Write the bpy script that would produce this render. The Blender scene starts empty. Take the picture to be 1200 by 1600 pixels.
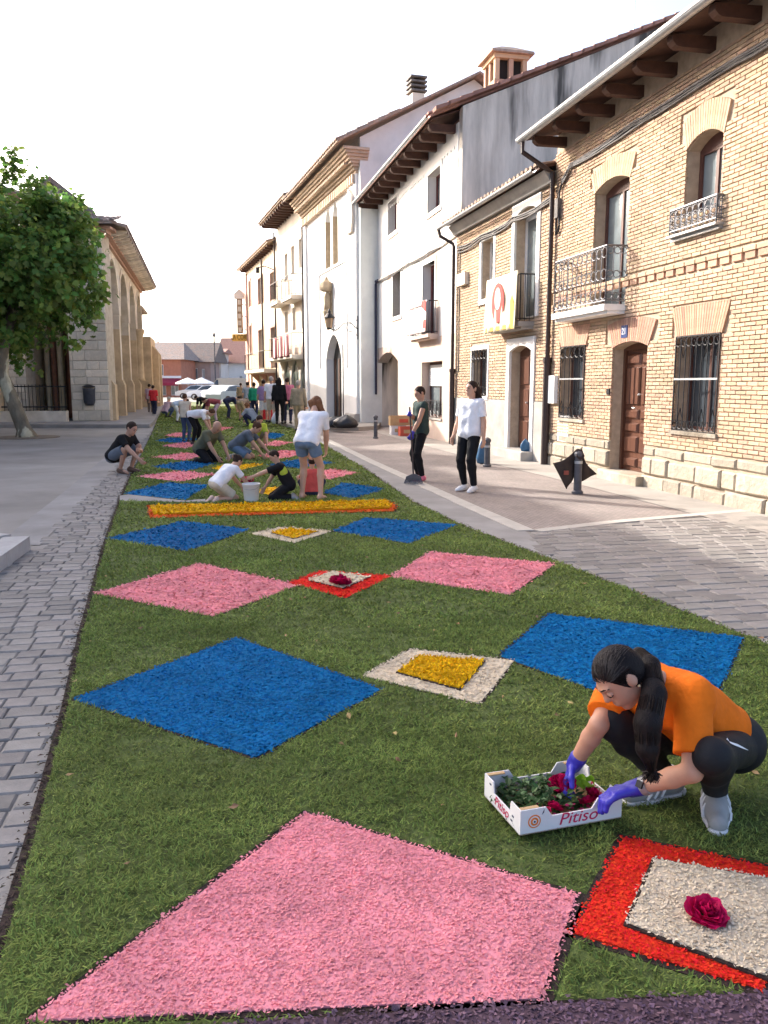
import bpy, math, random
import numpy as np
from mathutils import Vector, Matrix
random.seed(7); RNG = np.random.default_rng(11)
SC = bpy.context.scene
# ------------------------------------------------------------------ camera
F_PX = 1290.0; PITCH = math.atan(200.0/F_PX); CAM_H = 1.6
cam = bpy.data.cameras.new('camera'); cam_o = bpy.data.objects.new('camera', cam)
SC.collection.objects.link(cam_o); SC.camera = cam_o
cam.sensor_fit = 'VERTICAL'; cam.sensor_height = 36.0; cam.sensor_width = 27.0
cam.lens = F_PX/1600.0*36.0; cam.clip_start = 0.05; cam.clip_end = 3000
cam_o.location = (0, 0, CAM_H); cam_o.rotation_euler = (math.pi/2-PITCH, 0, 0)
# ------------------------------------------------------------------ light
SUN_EL = math.radians(27.0); SUN_AZ = math.radians(-53.0)      # from +Y towards -X
world = bpy.data.worlds.new('World'); SC.world = world; world.use_nodes = True
wn = world.node_tree
sky = wn.nodes.new('ShaderNodeTexSky'); sky.sky_type = 'NISHITA'; sky.sun_disc = False
sky.sun_elevation = SUN_EL; sky.sun_rotation = SUN_AZ
sky.air_density = 0.55; sky.dust_density = 4.0; sky.ozone_density = 0.0
wn.links.new(sky.outputs[0], wn.nodes['Background'].inputs[0])
wn.nodes['Background'].inputs[1].default_value = 0.15
sun = bpy.data.lights.new('sun', 'SUN'); sun.energy = 2.25; sun.angle = math.radians(0.6); sun.color = (1, .94, .86)
sun_o = bpy.data.objects.new('sun', sun); SC.collection.objects.link(sun_o)
_ts = Vector((math.sin(SUN_AZ)*math.cos(SUN_EL), math.cos(SUN_AZ)*math.cos(SUN_EL), math.sin(SUN_EL)))
sun_o.rotation_euler = _ts.to_track_quat('Z', 'Y').to_euler()
sun_o.location = (-30, 20, 40)
SC.view_settings.view_transform = 'Standard'; SC.view_settings.look = 'None'
SC.view_settings.gamma = 1.0; SC.view_settings.use_curve_mapping = False
SC.view_settings.exposure = 1.95
SC.cycles.max_bounces = 6; SC.cycles.use_denoising = True
# ------------------------------------------------------------------ helpers
CP, SP = math.cos(PITCH), math.sin(PITCH)
def ray(px, py):
    x = (px-600)/F_PX; y = (800-py)/F_PX
    return Vector((x, CP+y*SP, -SP+y*CP))
def G(px, py, z=0.0):
    d = ray(px, py); t = (z-CAM_H)/d.z
    return Vector((d.x*t, d.y*t, z))
def W(px, py, Y):
    d = ray(px, py); t = Y/d.y
    return Vector((d.x*t, Y, CAM_H+d.z*t))
def link(o, parent=None):
    SC.collection.objects.link(o)
    if parent is not None: o.parent = parent
    return o
def tag(o, label=None, cat=None, group=None, kind=None):
    if label: o['label'] = label
    if cat: o['category'] = cat
    if group: o['group'] = group
    if kind: o['kind'] = kind
    return o
def empty(name, loc=(0, 0, 0), rz=0.0, label=None, cat=None, group=None):
    o = bpy.data.objects.new(name, None); o.empty_display_size = .2
    SC.collection.objects.link(o); o.location = loc; o.rotation_euler = (0, 0, rz)
    return tag(o, label, cat, group)
class MB:
    """collects vertices and faces of one mesh"""
    def __init__(s): s.v = []; s.f = []; s.r = []
    def add(s, vs, fs, rnd=None):
        b = len(s.v); s.v += [tuple(p) for p in vs]; s.f += [tuple(i+b for i in f) for f in fs]
        if rnd is None: rnd = random.random()
        s.r += [rnd]*len(fs); return s
    def box(s, x0, x1, y0, y1, z0, z1, rnd=None):
        return s.add([(x0,y0,z0),(x1,y0,z0),(x1,y1,z0),(x0,y1,z0),(x0,y0,z1),(x1,y0,z1),(x1,y1,z1),(x0,y1,z1)],
              [(0,3,2,1),(4,5,6,7),(0,1,5,4),(1,2,6,5),(2,3,7,6),(3,0,4,7)], rnd)
    def bev(s, x0, x1, y0, y1, z0, z1, b, rnd=None):
        """box whose +Y face edges are chamfered (a block in a wall facing +Y)"""
        vs = [(x0,y0,z0),(x1,y0,z0),(x1,y0,z1),(x0,y0,z1),(x0,y1-b,z0),(x1,y1-b,z0),(x1,y1-b,z1),(x0,y1-b,z1),
              (x0+b,y1,z0+b),(x1-b,y1,z0+b),(x1-b,y1,z1-b),(x0+b,y1,z1-b)]
        fs = []
        for a, c in ((0,4),(4,8)):
            for i in range(4):
                j = (i+1)%4; fs.append((a+i, c+i, c+j, a+j))
        fs.append((11,10,9,8))
        return s.add(vs, fs, rnd)
    def prism(s, poly, a, b, axis='y', rnd=None):
        """polygon in the plane normal to axis, from a to b"""
        n = len(poly)
        def P(p, t):
            if axis == 'y': return (p[0], t, p[1])
            if axis == 'x': return (t, p[0], p[1])
            return (p[0], p[1], t)
        vs = [P(p, a) for p in poly]+[P(p, b) for p in poly]
        fs = [tuple(range(n)), tuple(range(2*n-1, n-1, -1))]+[(i, n+i, n+(i+1)%n, (i+1)%n) for i in range(n)]
        return s.add(vs, fs, rnd)
    def tube(s, pts, r, n=6, r1=None, rnd=None, cap=True):
        pts = [Vector(p) for p in pts]; m = len(pts); vs = []; fs = []
        rs = r if isinstance(r, (list, tuple)) else [r+(0 if r1 is None else (r1-r)*i/max(1, m-1)) for i in range(m)]
        up = None
        for i, p in enumerate(pts):
            d = (pts[min(i+1, m-1)]-pts[max(i-1, 0)])
            if d.length < 1e-9: d = Vector((0,0,1))
            d.normalize()
            if up is None: up = d.orthogonal().normalized()
            up = (up-d*up.dot(d)); up = up.normalized() if up.length > 1e-6 else d.orthogonal().normalized()
            w = d.cross(up)
            for k in range(n):
                a = 2*math.pi*k/n; vs.append(p+(up*math.cos(a)+w*math.sin(a))*rs[i])
        for i in range(m-1):
            for k in range(n):
                a = i*n+k; b = i*n+(k+1)%n; fs.append((a, b, b+n, a+n))
        if cap:
            fs.append(tuple(range(n-1, -1, -1))); fs.append(tuple(range((m-1)*n, m*n)))
        return s.add(vs, fs, rnd)
    def lathe(s, prof, c=(0,0,0), n=16, rnd=None):
        vs = []; fs = []; m = len(prof)
        for r, z in prof:
            for k in range(n):
                a = 2*math.pi*k/n; vs.append((c[0]+r*math.cos(a), c[1]+r*math.sin(a), c[2]+z))
        for i in range(m-1):
            for k in range(n):
                a = i*n+k; b = i*n+(k+1)%n; fs.append((a, b, b+n, a+n))
        fs.append(tuple(range(n-1, -1, -1))); fs.append(tuple(range((m-1)*n, m*n)))
        return s.add(vs, fs, rnd)
    def ring(s, c, R, r, n=14, k=5, plane='xz'):
        pts = []
        for i in range(n+1):
            a = 2*math.pi*i/n
            o = (math.cos(a)*R, 0, math.sin(a)*R) if plane == 'xz' else (0, math.cos(a)*R, math.sin(a)*R)
            pts.append((c[0]+o[0], c[1]+o[1], c[2]+o[2]))
        return s.tube(pts, r, k)
    def mesh(s, name):
        me = bpy.data.meshes.new(name); me.from_pydata(s.v, [], s.f); me.update()
        at = me.attributes.new('rnd', 'FLOAT', 'FACE'); at.data.foreach_set('value', s.r)
        return me
    def build(s, name, mat, parent=None, smooth=False, kind=None, label=None):
        me = s.mesh(name); me.materials.append(mat)
        if smooth: me.shade_smooth()
        o = link(bpy.data.objects.new(name, me), parent)
        return tag(o, label, None, None, kind)
def np_mesh(name, V, Fc, mat, parent=None, rnd=None, smooth=False, kind=None, nper=None):
    """fast mesh of equal-sized faces; rnd has one value a face"""
    me = bpy.data.meshes.new(name); V = np.asarray(V, np.float32); Fc = np.asarray(Fc, np.int32); k = Fc.shape[1]
    me.vertices.add(len(V)); me.vertices.foreach_set('co', V.ravel())
    me.loops.add(Fc.size); me.loops.foreach_set('vertex_index', Fc.ravel())
    me.polygons.add(len(Fc)); me.polygons.foreach_set('loop_start', np.arange(0, Fc.size, k, dtype=np.int32))
    me.polygons.foreach_set('loop_total', np.full(len(Fc), k, np.int32))
    me.update(calc_edges=True)
    if rnd is not None:
        at = me.attributes.new('rnd', 'FLOAT', 'FACE'); at.data.foreach_set('value', np.asarray(rnd, np.float32))
    if smooth: me.shade_smooth()
    me.materials.append(mat)
    o = link(bpy.data.objects.new(name, me), parent)
    return tag(o, kind=kind)
# ------------------------------------------------------------------ materials
MATS = {}
def mat(name, rgb, rough=.8, var=.15, scale=6.0, bump=0.0, bscale=None, rnd=None, rvar=.25, hvar=0.0, metal=0.0, rgb2=None, stretch=None, spec=.3, translucent=None, bdist=.01, lo=.35, hi=.65):
    if name in MATS: return MATS[name]
    m = bpy.data.materials.new(name); m.use_nodes = True; nt = m.node_tree; N = nt.nodes; L = nt.links
    bs = N['Principled BSDF']; bs.inputs['Roughness'].default_value = rough; bs.inputs['Metallic'].default_value = metal
    bs.inputs['Specular IOR Level'].default_value = spec
    tc = N.new('ShaderNodeTexCoord'); vec = tc.outputs['Object']
    if stretch:
        mp = N.new('ShaderNodeMapping'); mp.inputs['Scale'].default_value = stretch; L.new(vec, mp.inputs['Vector']); vec = mp.outputs[0]
    nz = N.new('ShaderNodeTexNoise'); nz.inputs['Scale'].default_value = scale; nz.inputs['Detail'].default_value = 6; nz.inputs['Roughness'].default_value = .62
    L.new(vec, nz.inputs['Vector'])
    mr = N.new('ShaderNodeMapRange'); mr.inputs['From Min'].default_value = .3; mr.inputs['From Max'].default_value = .7
    mr.inputs['To Min'].default_value = 1-var; mr.inputs['To Max'].default_value = 1+var; L.new(nz.outputs['Fac'], mr.inputs['Value'])
    val = mr.outputs[0]
    hs = N.new('ShaderNodeHueSaturation'); hs.inputs['Color'].default_value = (*rgb, 1)
    if rgb2:
        mx = N.new('ShaderNodeMix'); mx.data_type = 'RGBA'; mx.inputs['A'].default_value = (*rgb, 1); mx.inputs['B'].default_value = (*rgb2, 1)
        n2 = N.new('ShaderNodeTexNoise'); n2.inputs['Scale'].default_value = scale*.37; n2.inputs['Detail'].default_value = 5; L.new(vec, n2.inputs['Vector'])
        m2 = N.new('ShaderNodeMapRange'); m2.inputs['From Min'].default_value = lo; m2.inputs['From Max'].default_value = hi
        L.new(n2.outputs['Fac'], m2.inputs['Value']); L.new(m2.outputs[0], mx.inputs['Factor']); L.new(mx.outputs['Result'], hs.inputs['Color'])
    if rnd:
        if rnd == 'obj': src = N.new('ShaderNodeObjectInfo').outputs['Random']
        else:
            at = N.new('ShaderNodeAttribute'); at.attribute_name = 'rnd'; src = at.outputs['Fac']
        r2 = N.new('ShaderNodeMapRange'); r2.inputs['To Min'].default_value = 1-rvar; r2.inputs['To Max'].default_value = 1+rvar; L.new(src, r2.inputs['Value'])
        mu = N.new('ShaderNodeMath'); mu.operation = 'MULTIPLY'; L.new(val, mu.inputs[0]); L.new(r2.outputs[0], mu.inputs[1]); val = mu.outputs[0]
        if hvar:
            wh = N.new('ShaderNodeTexWhiteNoise'); wh.noise_dimensions = '1D'; L.new(src, wh.inputs['W'])
            r3 = N.new('ShaderNodeMapRange'); r3.inputs['To Min'].default_value = .5-hvar; r3.inputs['To Max'].default_value = .5+hvar
            L.new(wh.outputs['Value'], r3.inputs['Value']); L.new(r3.outputs[0], hs.inputs['Hue'])
    L.new(val, hs.inputs['Value']); L.new(hs.outputs[0], bs.inputs['Base Color'])
    if bump:
        nb = N.new('ShaderNodeTexNoise'); nb.inputs['Scale'].default_value = bscale or scale*4; nb.inputs['Detail'].default_value = 5; L.new(vec, nb.inputs['Vector'])
        bp = N.new('ShaderNodeBump'); bp.inputs['Strength'].default_value = bump; bp.inputs['Distance'].default_value = bdist
        L.new(nb.outputs['Fac'], bp.inputs['Height']); L.new(bp.outputs[0], bs.inputs['Normal'])
    if translucent:
        tr = N.new('ShaderNodeBsdfTranslucent'); ms = N.new('ShaderNodeMixShader'); ms.inputs[0].default_value = translucent
        L.new(hs.outputs[0], tr.inputs['Color']); L.new(bs.outputs[0], ms.inputs[1]); L.new(tr.outputs[0], ms.inputs[2])
        L.new(ms.outputs[0], N['Material Output'].inputs['Surface'])
    MATS[name] = m
    return m
def glass_mat(name, rgb=(.05,.06,.07), rough=.08):
    return mat(name, rgb, rough=rough, var=.3, scale=1.5, spec=.6)
def pip(poly, X, Y):
    """points inside polygon, vectorised"""
    c = np.zeros(len(X), bool); n = len(poly)
    for i in range(n):
        x0, y0 = poly[i][0], poly[i][1]; x1, y1 = poly[(i+1) % n][0], poly[(i+1) % n][1]
        if y0 == y1: continue
        m = ((y0 > Y) != (y1 > Y)) & (X < (x1-x0)*(Y-y0)/(y1-y0)+x0); c ^= m
    return c
def in_frame(p, margin=60):
    """photograph pixel of a point, or None when out of view"""
    x, y, z = p[0], p[1], p[2]-CAM_H
    f = y*CP-z*SP
    if f < .1: return None
    u = 600+F_PX*x/f; v = 800-F_PX*(y*SP+z*CP)/f
    return (u, v) if -margin < u < 1200+margin and -margin < v < 1600+margin else None
# ================================================================== ground
def Gl(pts): return [G(*p) for p in pts]
CARPET_L = [(-90,1900),(-18,1580),(0,1512),(60,1290),(107,1105),(130,990),(146,930),(166,850),(190,780),(215,725),(236,682),(250,648),(262,628)]
CARPET_R = [(1620,1180),(1400,1085),(1200,1010),(1165,996),(870,880),(715,820),(640,783),(560,727),(500,692),(445,660),(400,640),(362,628)]
CARPET = [(p.x, p.y) for p in Gl(CARPET_L[::-1]+[(700,2300),(2000,2300)]+CARPET_R)]
def sheet(name, poly, z, m, kind='structure', label=None):
    mb = MB(); mb.add([(p[0], p[1], z) for p in poly], [tuple(range(len(poly)))])
    me = mb.mesh(name); me.materials.append(m); o = link(bpy.data.objects.new(name, me)); return tag(o, label, kind=kind)
def thick(name, poly, z0, z1, m, parent=None, kind=None):
    mb = MB(); mb.prism([(p[0], p[1]) for p in poly], z0, z1, 'z'); return mb.build(name, m, parent, kind=kind)
def area2(poly): return sum(poly[i][0]*poly[(i+1)%len(poly)][1]-poly[(i+1)%len(poly)][0]*poly[i][1] for i in range(len(poly)))
M_ground = mat('plaza_concrete', (.285,.268,.245), .9, .16, .9, .35, 60, rgb2=(.215,.2,.183))
M_joint = mat('joint_sand', (.15,.138,.12), .95, .3, 4, .4, 80)
M_sett = mat('sett_stone', (.212,.196,.18), .85, .16, 9, .35, 70, rnd='obj', rvar=.2, hvar=.012)
M_sett_a = mat('sett_stone_far', (.212,.196,.18), .85, .16, 9, .35, 70, rnd='attr', rvar=.2, hvar=.012)
M_slab = mat('smooth_slab', (.27,.26,.25), .85, .14, 2.2, .25, 50, rgb2=(.21,.2,.192))
M_band = mat('pale_stone_band', (.42,.395,.355), .85, .12, 5, .2, 60)
g = 900
sheet('ground', [(-g,-g),(g,-g),(g,g),(-g,g)], -.012, M_ground)
T = Vector((-.232,.973)); O = Vector((.973,.232))                   # along / across the street
def pave(name, poly, org, t, bl, bw, gap, z, h, label, max_obj, exclude=None):
    """rows of separate paving stones inside a ground polygon"""
    P = [(p[0], p[1]) for p in poly]
    base = sheet(name, P, z-h+.004, M_joint, 'structure', label)
    o2 = Vector((t.y, -t.x))
    us = [(Vector(p)-org).dot(t) for p in P]; vs = [(Vector(p)-org).dot(o2) for p in P]
    u = min(us); rec = []; r = 0
    while u < max(us):
        v = min(vs)-random.random()*bl
        while v < max(vs):
            l = bl*random.choice((.8,1,1,1.25)); c = org+t*(u+bw/2)+o2*(v+l/2); rec.append((c.x, c.y, l)); v += l+gap
        u += bw+gap; r += 1
    X = np.array([q[0] for q in rec]); Y = np.array([q[1] for q in rec])
    ok = pip(P, X, Y)
    if exclude is not None: ok &= ~pip(exclude, X, Y)
    rec = [rec[i] for i in np.nonzero(ok)[0]]
    vis = []; oth = []
    for q in rec:
        (vis if in_frame((q[0], q[1], z), 10) else oth).append(q)
    vis.sort(key=lambda q: q[0]**2+q[1]**2)
    rest = MB(); ang = math.atan2(o2.y, o2.x)
    def stone(mb, l, b=.008):
        x, y = l/2, bw/2; j = lambda: random.uniform(-.004,.004)
        top = [(-x+b+j(),-y+b+j(),0),(x-b+j(),-y+b+j(),0),(x-b+j(),y-b+j(),0),(-x+b+j(),y-b+j(),0)]
        mid = [(-x,-y,-b),(x,-y,-b),(x,y,-b),(-x,y,-b)]; bot = [(p[0],p[1],-h) for p in mid]
        fs = [(8,9,10,11)]
        for a, c in ((0,4),(4,8)):
            for i in range(4): k = (i+1)%4; fs.append((a+i,a+k,c+k,c+i))
        mb.add(bot+mid+top, fs)
    cache = {}
    for i, q in enumerate(vis[:max_obj]):
        key = (round(q[2],3), i%3)
        if key not in cache:
            m = MB(); stone(m, q[2]); me = m.mesh('paving_stone'); me.materials.append(M_sett); cache[key] = me
        ob = link(bpy.data.objects.new('paving_stone', cache[key]), base)
        ob.location = (q[0], q[1], z+random.uniform(-.003,.003)); ob.rotation_euler = (random.uniform(-.01,.01), random.uniform(-.01,.01), ang+random.uniform(-.012,.012))
    for q in vis[max_obj:]+[q for q in oth if q[1] > -1 and abs(q[0]) < 12]:
        m = MB(); stone(m, q[2]); ca, sa = math.cos(ang), math.sin(ang); zz = z+random.uniform(-.003,.003)
        rest.add([(q[0]+p[0]*ca-p[1]*sa, q[1]+p[0]*sa+p[1]*ca, zz+p[2]) for p in m.v], m.f)
    if rest.v: rest.build('paving_stones', M_sett_a, base, kind='stuff')
    return base
LEFT_SETTS = Gl([(-420,2300)])+Gl([(-80,1900),(0,1512),(60,1290),(107,1105),(130,990),(146,930),(166,850),(190,780),(215,725),(236,682),(240,672),(222,690),(150,762),(62,851),(0,897),(-250,1060)])
pave('street_paving', LEFT_SETTS, Vector((-1.2,1.5)), Vector((-.19,.982)), .17, .125, .008, 0.0, .03, None, 300)
RIGHT_SETTS = Gl([(1500,1120),(1200,1008),(1165,994),(872,879),(822,833),(962,817),(1178,802),(1420,850)])
pave('pavement_setts', RIGHT_SETTS, Vector((3,6)), Vector((-.2,.98)), .22, .16, .008, 0.0, .03, None, 290, CARPET)
sheet('plaza_slab_band', Gl([(62,851),(150,762),(222,690),(240,670),(224,670),(186,695),(104,765),(-6,850)]), -.004, M_slab)
sheet('street_slab_band', Gl([(872,880),(715,820),(640,783),(560,727),(500,692),(445,660),(438,656),(512,688),(580,721),(732,790),(822,830)]), -.003, M_slab)
def strip(name, pts, w, z0, z1, m):
    mb = MB()
    for a, b in zip(pts[:-1], pts[1:]):
        d = (b-a); L = d.length; d.normalize(); nn = Vector((-d.y, d.x, 0))*w/2; k = max(1, int(L/.9))
        for i in range(k):
            p = a+d*(L*i/k+.004); q = a+d*(L*(i+1)/k-.004)
            mb.prism([tuple((p-nn)[:2]), tuple((q-nn)[:2]), tuple((q+nn)[:2]), tuple((p+nn)[:2])], z0, z1, 'z')
    return tag(mb.build(name, m), kind='structure')
strip('pale_kerb_band', [G(440,655), G(512,688), G(580,721), G(732,790), G(822,829)], .2, -.02, .004, M_band)
strip('pale_kerb_return', [G(826,829)+Vector((.1,0,0)), G(960,815), G(1170,797)], .16, -.02, .003, M_band)
# reddish block paving in front of the houses
def block_mat():
    m = bpy.data.materials.new('red_block_paving'); m.use_nodes = True; N = m.node_tree.nodes; L = m.node_tree.links
    tc = N.new('ShaderNodeTexCoord'); mp = N.new('ShaderNodeMapping'); mp.inputs['Rotation'].default_value = (0,0,-math.atan2(T.y, T.x)); L.new(tc.outputs['Object'], mp.inputs[0])
    br = N.new('ShaderNodeTexBrick'); br.inputs['Scale'].default_value = 5; br.inputs['Color1'].default_value = (.29,.245,.222,1); br.inputs['Color2'].default_value = (.235,.202,.185,1); br.inputs['Mortar'].default_value = (.16,.14,.125,1)
    br.inputs['Mortar Size'].default_value = .025; br.inputs['Bias'].default_value = 0; L.new(mp.outputs[0], br.inputs['Vector'])
    nz = N.new('ShaderNodeTexNoise'); nz.inputs['Scale'].default_value = 1.2; nz.inputs['Detail'].default_value = 7; L.new(tc.outputs['Object'], nz.inputs['Vector'])
    mr = N.new('ShaderNodeMapRange'); mr.inputs['From Min'].default_value = .3; mr.inputs['From Max'].default_value = .7; mr.inputs['To Min'].default_value = .82; mr.inputs['To Max'].default_value = 1.15; L.new(nz.outputs['Fac'], mr.inputs['Value'])
    hs = N.new('ShaderNodeHueSaturation'); L.new(br.outputs['Color'], hs.inputs['Color']); L.new(mr.outputs[0], hs.inputs['Value'])
    bs = N['Principled BSDF']; bs.inputs['Roughness'].default_value = .9; L.new(hs.outputs[0], bs.inputs['Base Color'])
    bp = N.new('ShaderNodeBump'); bp.inputs['Strength'].default_value = .4; bp.inputs['Distance'].default_value = .004; L.new(br.outputs['Fac'], bp.inputs['Height']); bp.invert = True; L.new(bp.outputs[0], bs.inputs['Normal'])
    return m
M_redblock = block_mat()
sheet('house_pavement', Gl([(442,655),(512,688),(580,721),(732,790),(822,830),(960,817),(1178,800),(1420,850),(1420,800),(860,700),(700,672),(560,655)]), -.006, M_redblock)
M_walk = mat('cement_walk', (.36,.335,.30), .9, .16, 1.5, .3, 60, rgb2=(.27,.25,.225))
sheet('wall_foot_pavement', Gl([(622,677),(709,692),(855,724),(997,757),(1180,800),(1350,840),(1350,870),(1060,797),(905,757),(760,722),(640,690),(560,668)]), .001, M_walk)
# far street surface and raised pavement at the chapel
M_curb = mat('kerb_granite', (.36,.35,.34), .85, .12, 6, .3, 60)
fp = Gl([(410,652),(428,662),(462,672),(560,673),(590,671),(600,660),(520,640),(400,632)])
tag(thick('chapel_pavement', fp, -.02, .13, M_walk), kind='structure')
# raised stone kerb in the plaza
kb = MB(); c = G(48,858); e1 = (G(0,894)-c).normalized(); e2 = (G(-40,848)-c).normalized()
def seg(mb, p, q, w, side, z1):
    d = (q-p).normalized(); nn = Vector((-d.y, d.x, 0))*w*side
    mb.prism([tuple(v[:2]) for v in (p, q, q+nn, p+nn)], -.02, z1, 'z')
kerb = empty('kerb_stone_edge', c, 0, 'low granite kerb edging a bed in the paved plaza', 'kerb')
for i in range(5):
    a = MB(); seg(a, e1*(.8*i+.003), e1*(.8*i+.795), .24, -1, .13); a.build('kerb_block', M_curb, kerb)
for i in range(4):
    a = MB(); seg(a, e2*(.9*i+.26), e2*(.9*i+1.15), .24, 1, .13); a.build('kerb_block', M_curb, kerb)
# ================================================================== flower carpet
M_soil = mat('dark_soil', (.035,.022,.018), .95, .4, 30, .6, 120)
M_grassbase = mat('grass_base', (.075,.1,.026), .95, .5, 14, .6, 90, rgb2=(.095,.125,.034))
M_blade = mat('grass_blade', (.195,.245,.062), .8, .3, 1.4, rnd='attr', rvar=.55, hvar=.022, rgb2=(.14,.2,.046), translucent=.25, spec=.15)
sheet('carpet_soil', [(p[0]+(-.035 if i < len(CARPET_L) else .02), p[1]) for i, p in enumerate(CARPET)], .006, M_soil)
PANELS = []     # (kind, polygon px)
def chips(poly, d, z, size, cover, curl=.32):
    """loose petals / shavings: one bent quad each"""
    P = np.array([(p[0], p[1]) for p in poly]); lo = P.min(0); hi = P.max(0)
    A = abs(area2(poly))/2; n = int(cover*(hi-lo).prod()/(size*size))
    X = RNG.uniform(lo[0], hi[0], n); Y = RNG.uniform(lo[1], hi[1], n); jx = RNG.normal(0, size*.55, n); jy = RNG.normal(0, size*.55, n)
    k = pip(P, X, Y); X = (X+jx)[k]; Y = (Y+jy)[k]; n = len(X)
    a = RNG.uniform(0, 2*np.pi, n); l = size*RNG.uniform(.5,1.15,n); w = l*RNG.uniform(.3,.75,n); t1 = RNG.normal(0,curl,n); t2 = RNG.normal(0,curl*.8,n)
    ex = np.stack([np.cos(a), np.sin(a), t1], 1); ey = np.stack([-np.sin(a), np.cos(a), t2], 1)
    C = np.stack([X, Y, z+RNG.uniform(0, size*.35, n)], 1)
    V = np.empty((n,4,3)); hl = (l/2)[:,None]; hw = (w/2)[:,None]
    V[:,0] = C-ex*hl-ey*hw*.6; V[:,1] = C+ex*hl*.5-ey*hw; V[:,2] = C+ex*hl+ey*hw*.6; V[:,3] = C-ex*hl*.5+ey*hw
    V[:,:,2] = np.maximum(V[:,:,2], z-.006)
    return V.reshape(-1,3), np.arange(4*n).reshape(-1,4), RNG.random(n)
def colmat(name, rgb, rvar=.22, hv=.008, tr=.12):
    return mat(name, rgb, .85, .12, 9, rnd='attr', rvar=rvar, hvar=hv, translucent=tr, spec=.08, rgb2=tuple(c*.8 for c in rgb), lo=.42, hi=.7)
M_pink = colmat('pink_shavings', (.83,.31,.34), .16)
M_blue = colmat('blue_shavings', (.003,.135,.345), .26, .012)
M_red = colmat('red_shavings', (.76,.035,.018), .2)
M_cream = colmat('cream_shavings', (.72,.61,.45), .16)
M_yellow = colmat('yellow_petals', (.76,.44,.008), .35, .015)
M_orange = colmat('orange_petals', (.75,.13,.02), .3)
M_purple = colmat('purple_petals', (.155,.095,.125), .45, .03)
def inset(poly, f):
    c = sum((Vector(p[:2]) for p in poly), Vector((0,0)))/len(poly); return [tuple(c+(Vector(p[:2])-c)*f) for p in poly]
def panel(name, px, m, label, group, z=.018, soil=True, parent=None, size=None, cover=None):
    poly = [(p.x, p.y) for p in Gl(px)]
    if area2(poly) < 0: poly = poly[::-1]
    c = sum((Vector(p) for p in poly), Vector((0,0)))/len(poly); d = c.length
    if soil:
        grow = []
        for p in poly:
            q = Vector(p)-c; grow.append(tuple(c+q*(1+(.022 if d < 3.2 else .013)/max(.25, q.length))))
        PANELS.append(grow)
    loc = Vector((c.x, c.y, 0)); lp = [(p[0]-c.x, p[1]-c.y) for p in poly]
    mb = MB(); mb.prism([tuple(Vector(p)*(1-.012/max(.2,Vector(p).length))) for p in lp], .004 if parent is None else .01, z, 'z')
    me = mb.mesh(name); me.materials.append(m); o = link(bpy.data.objects.new(name, me))
    o.location = loc
    if parent is not None: o.parent = parent; o.location = loc-parent.location
    else: tag(o, label, 'flower panel', group)
    if soil and parent is None:
        sb = MB(); sb.prism([(p[0]-c.x, p[1]-c.y) for p in grow], .003, .013, 'z'); sb.build('soil_border', M_soil, o)
    s = size or min(.06, max(.0125, .004*d)); V, Fc, r = chips(lp, d, z, s, cover or (3.6 if d < 8 else 2.4))
    np_mesh('shavings', V, Fc, m, o, r, kind='stuff')
    return o
GRP = 'diamond panels of the flower carpet'
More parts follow.
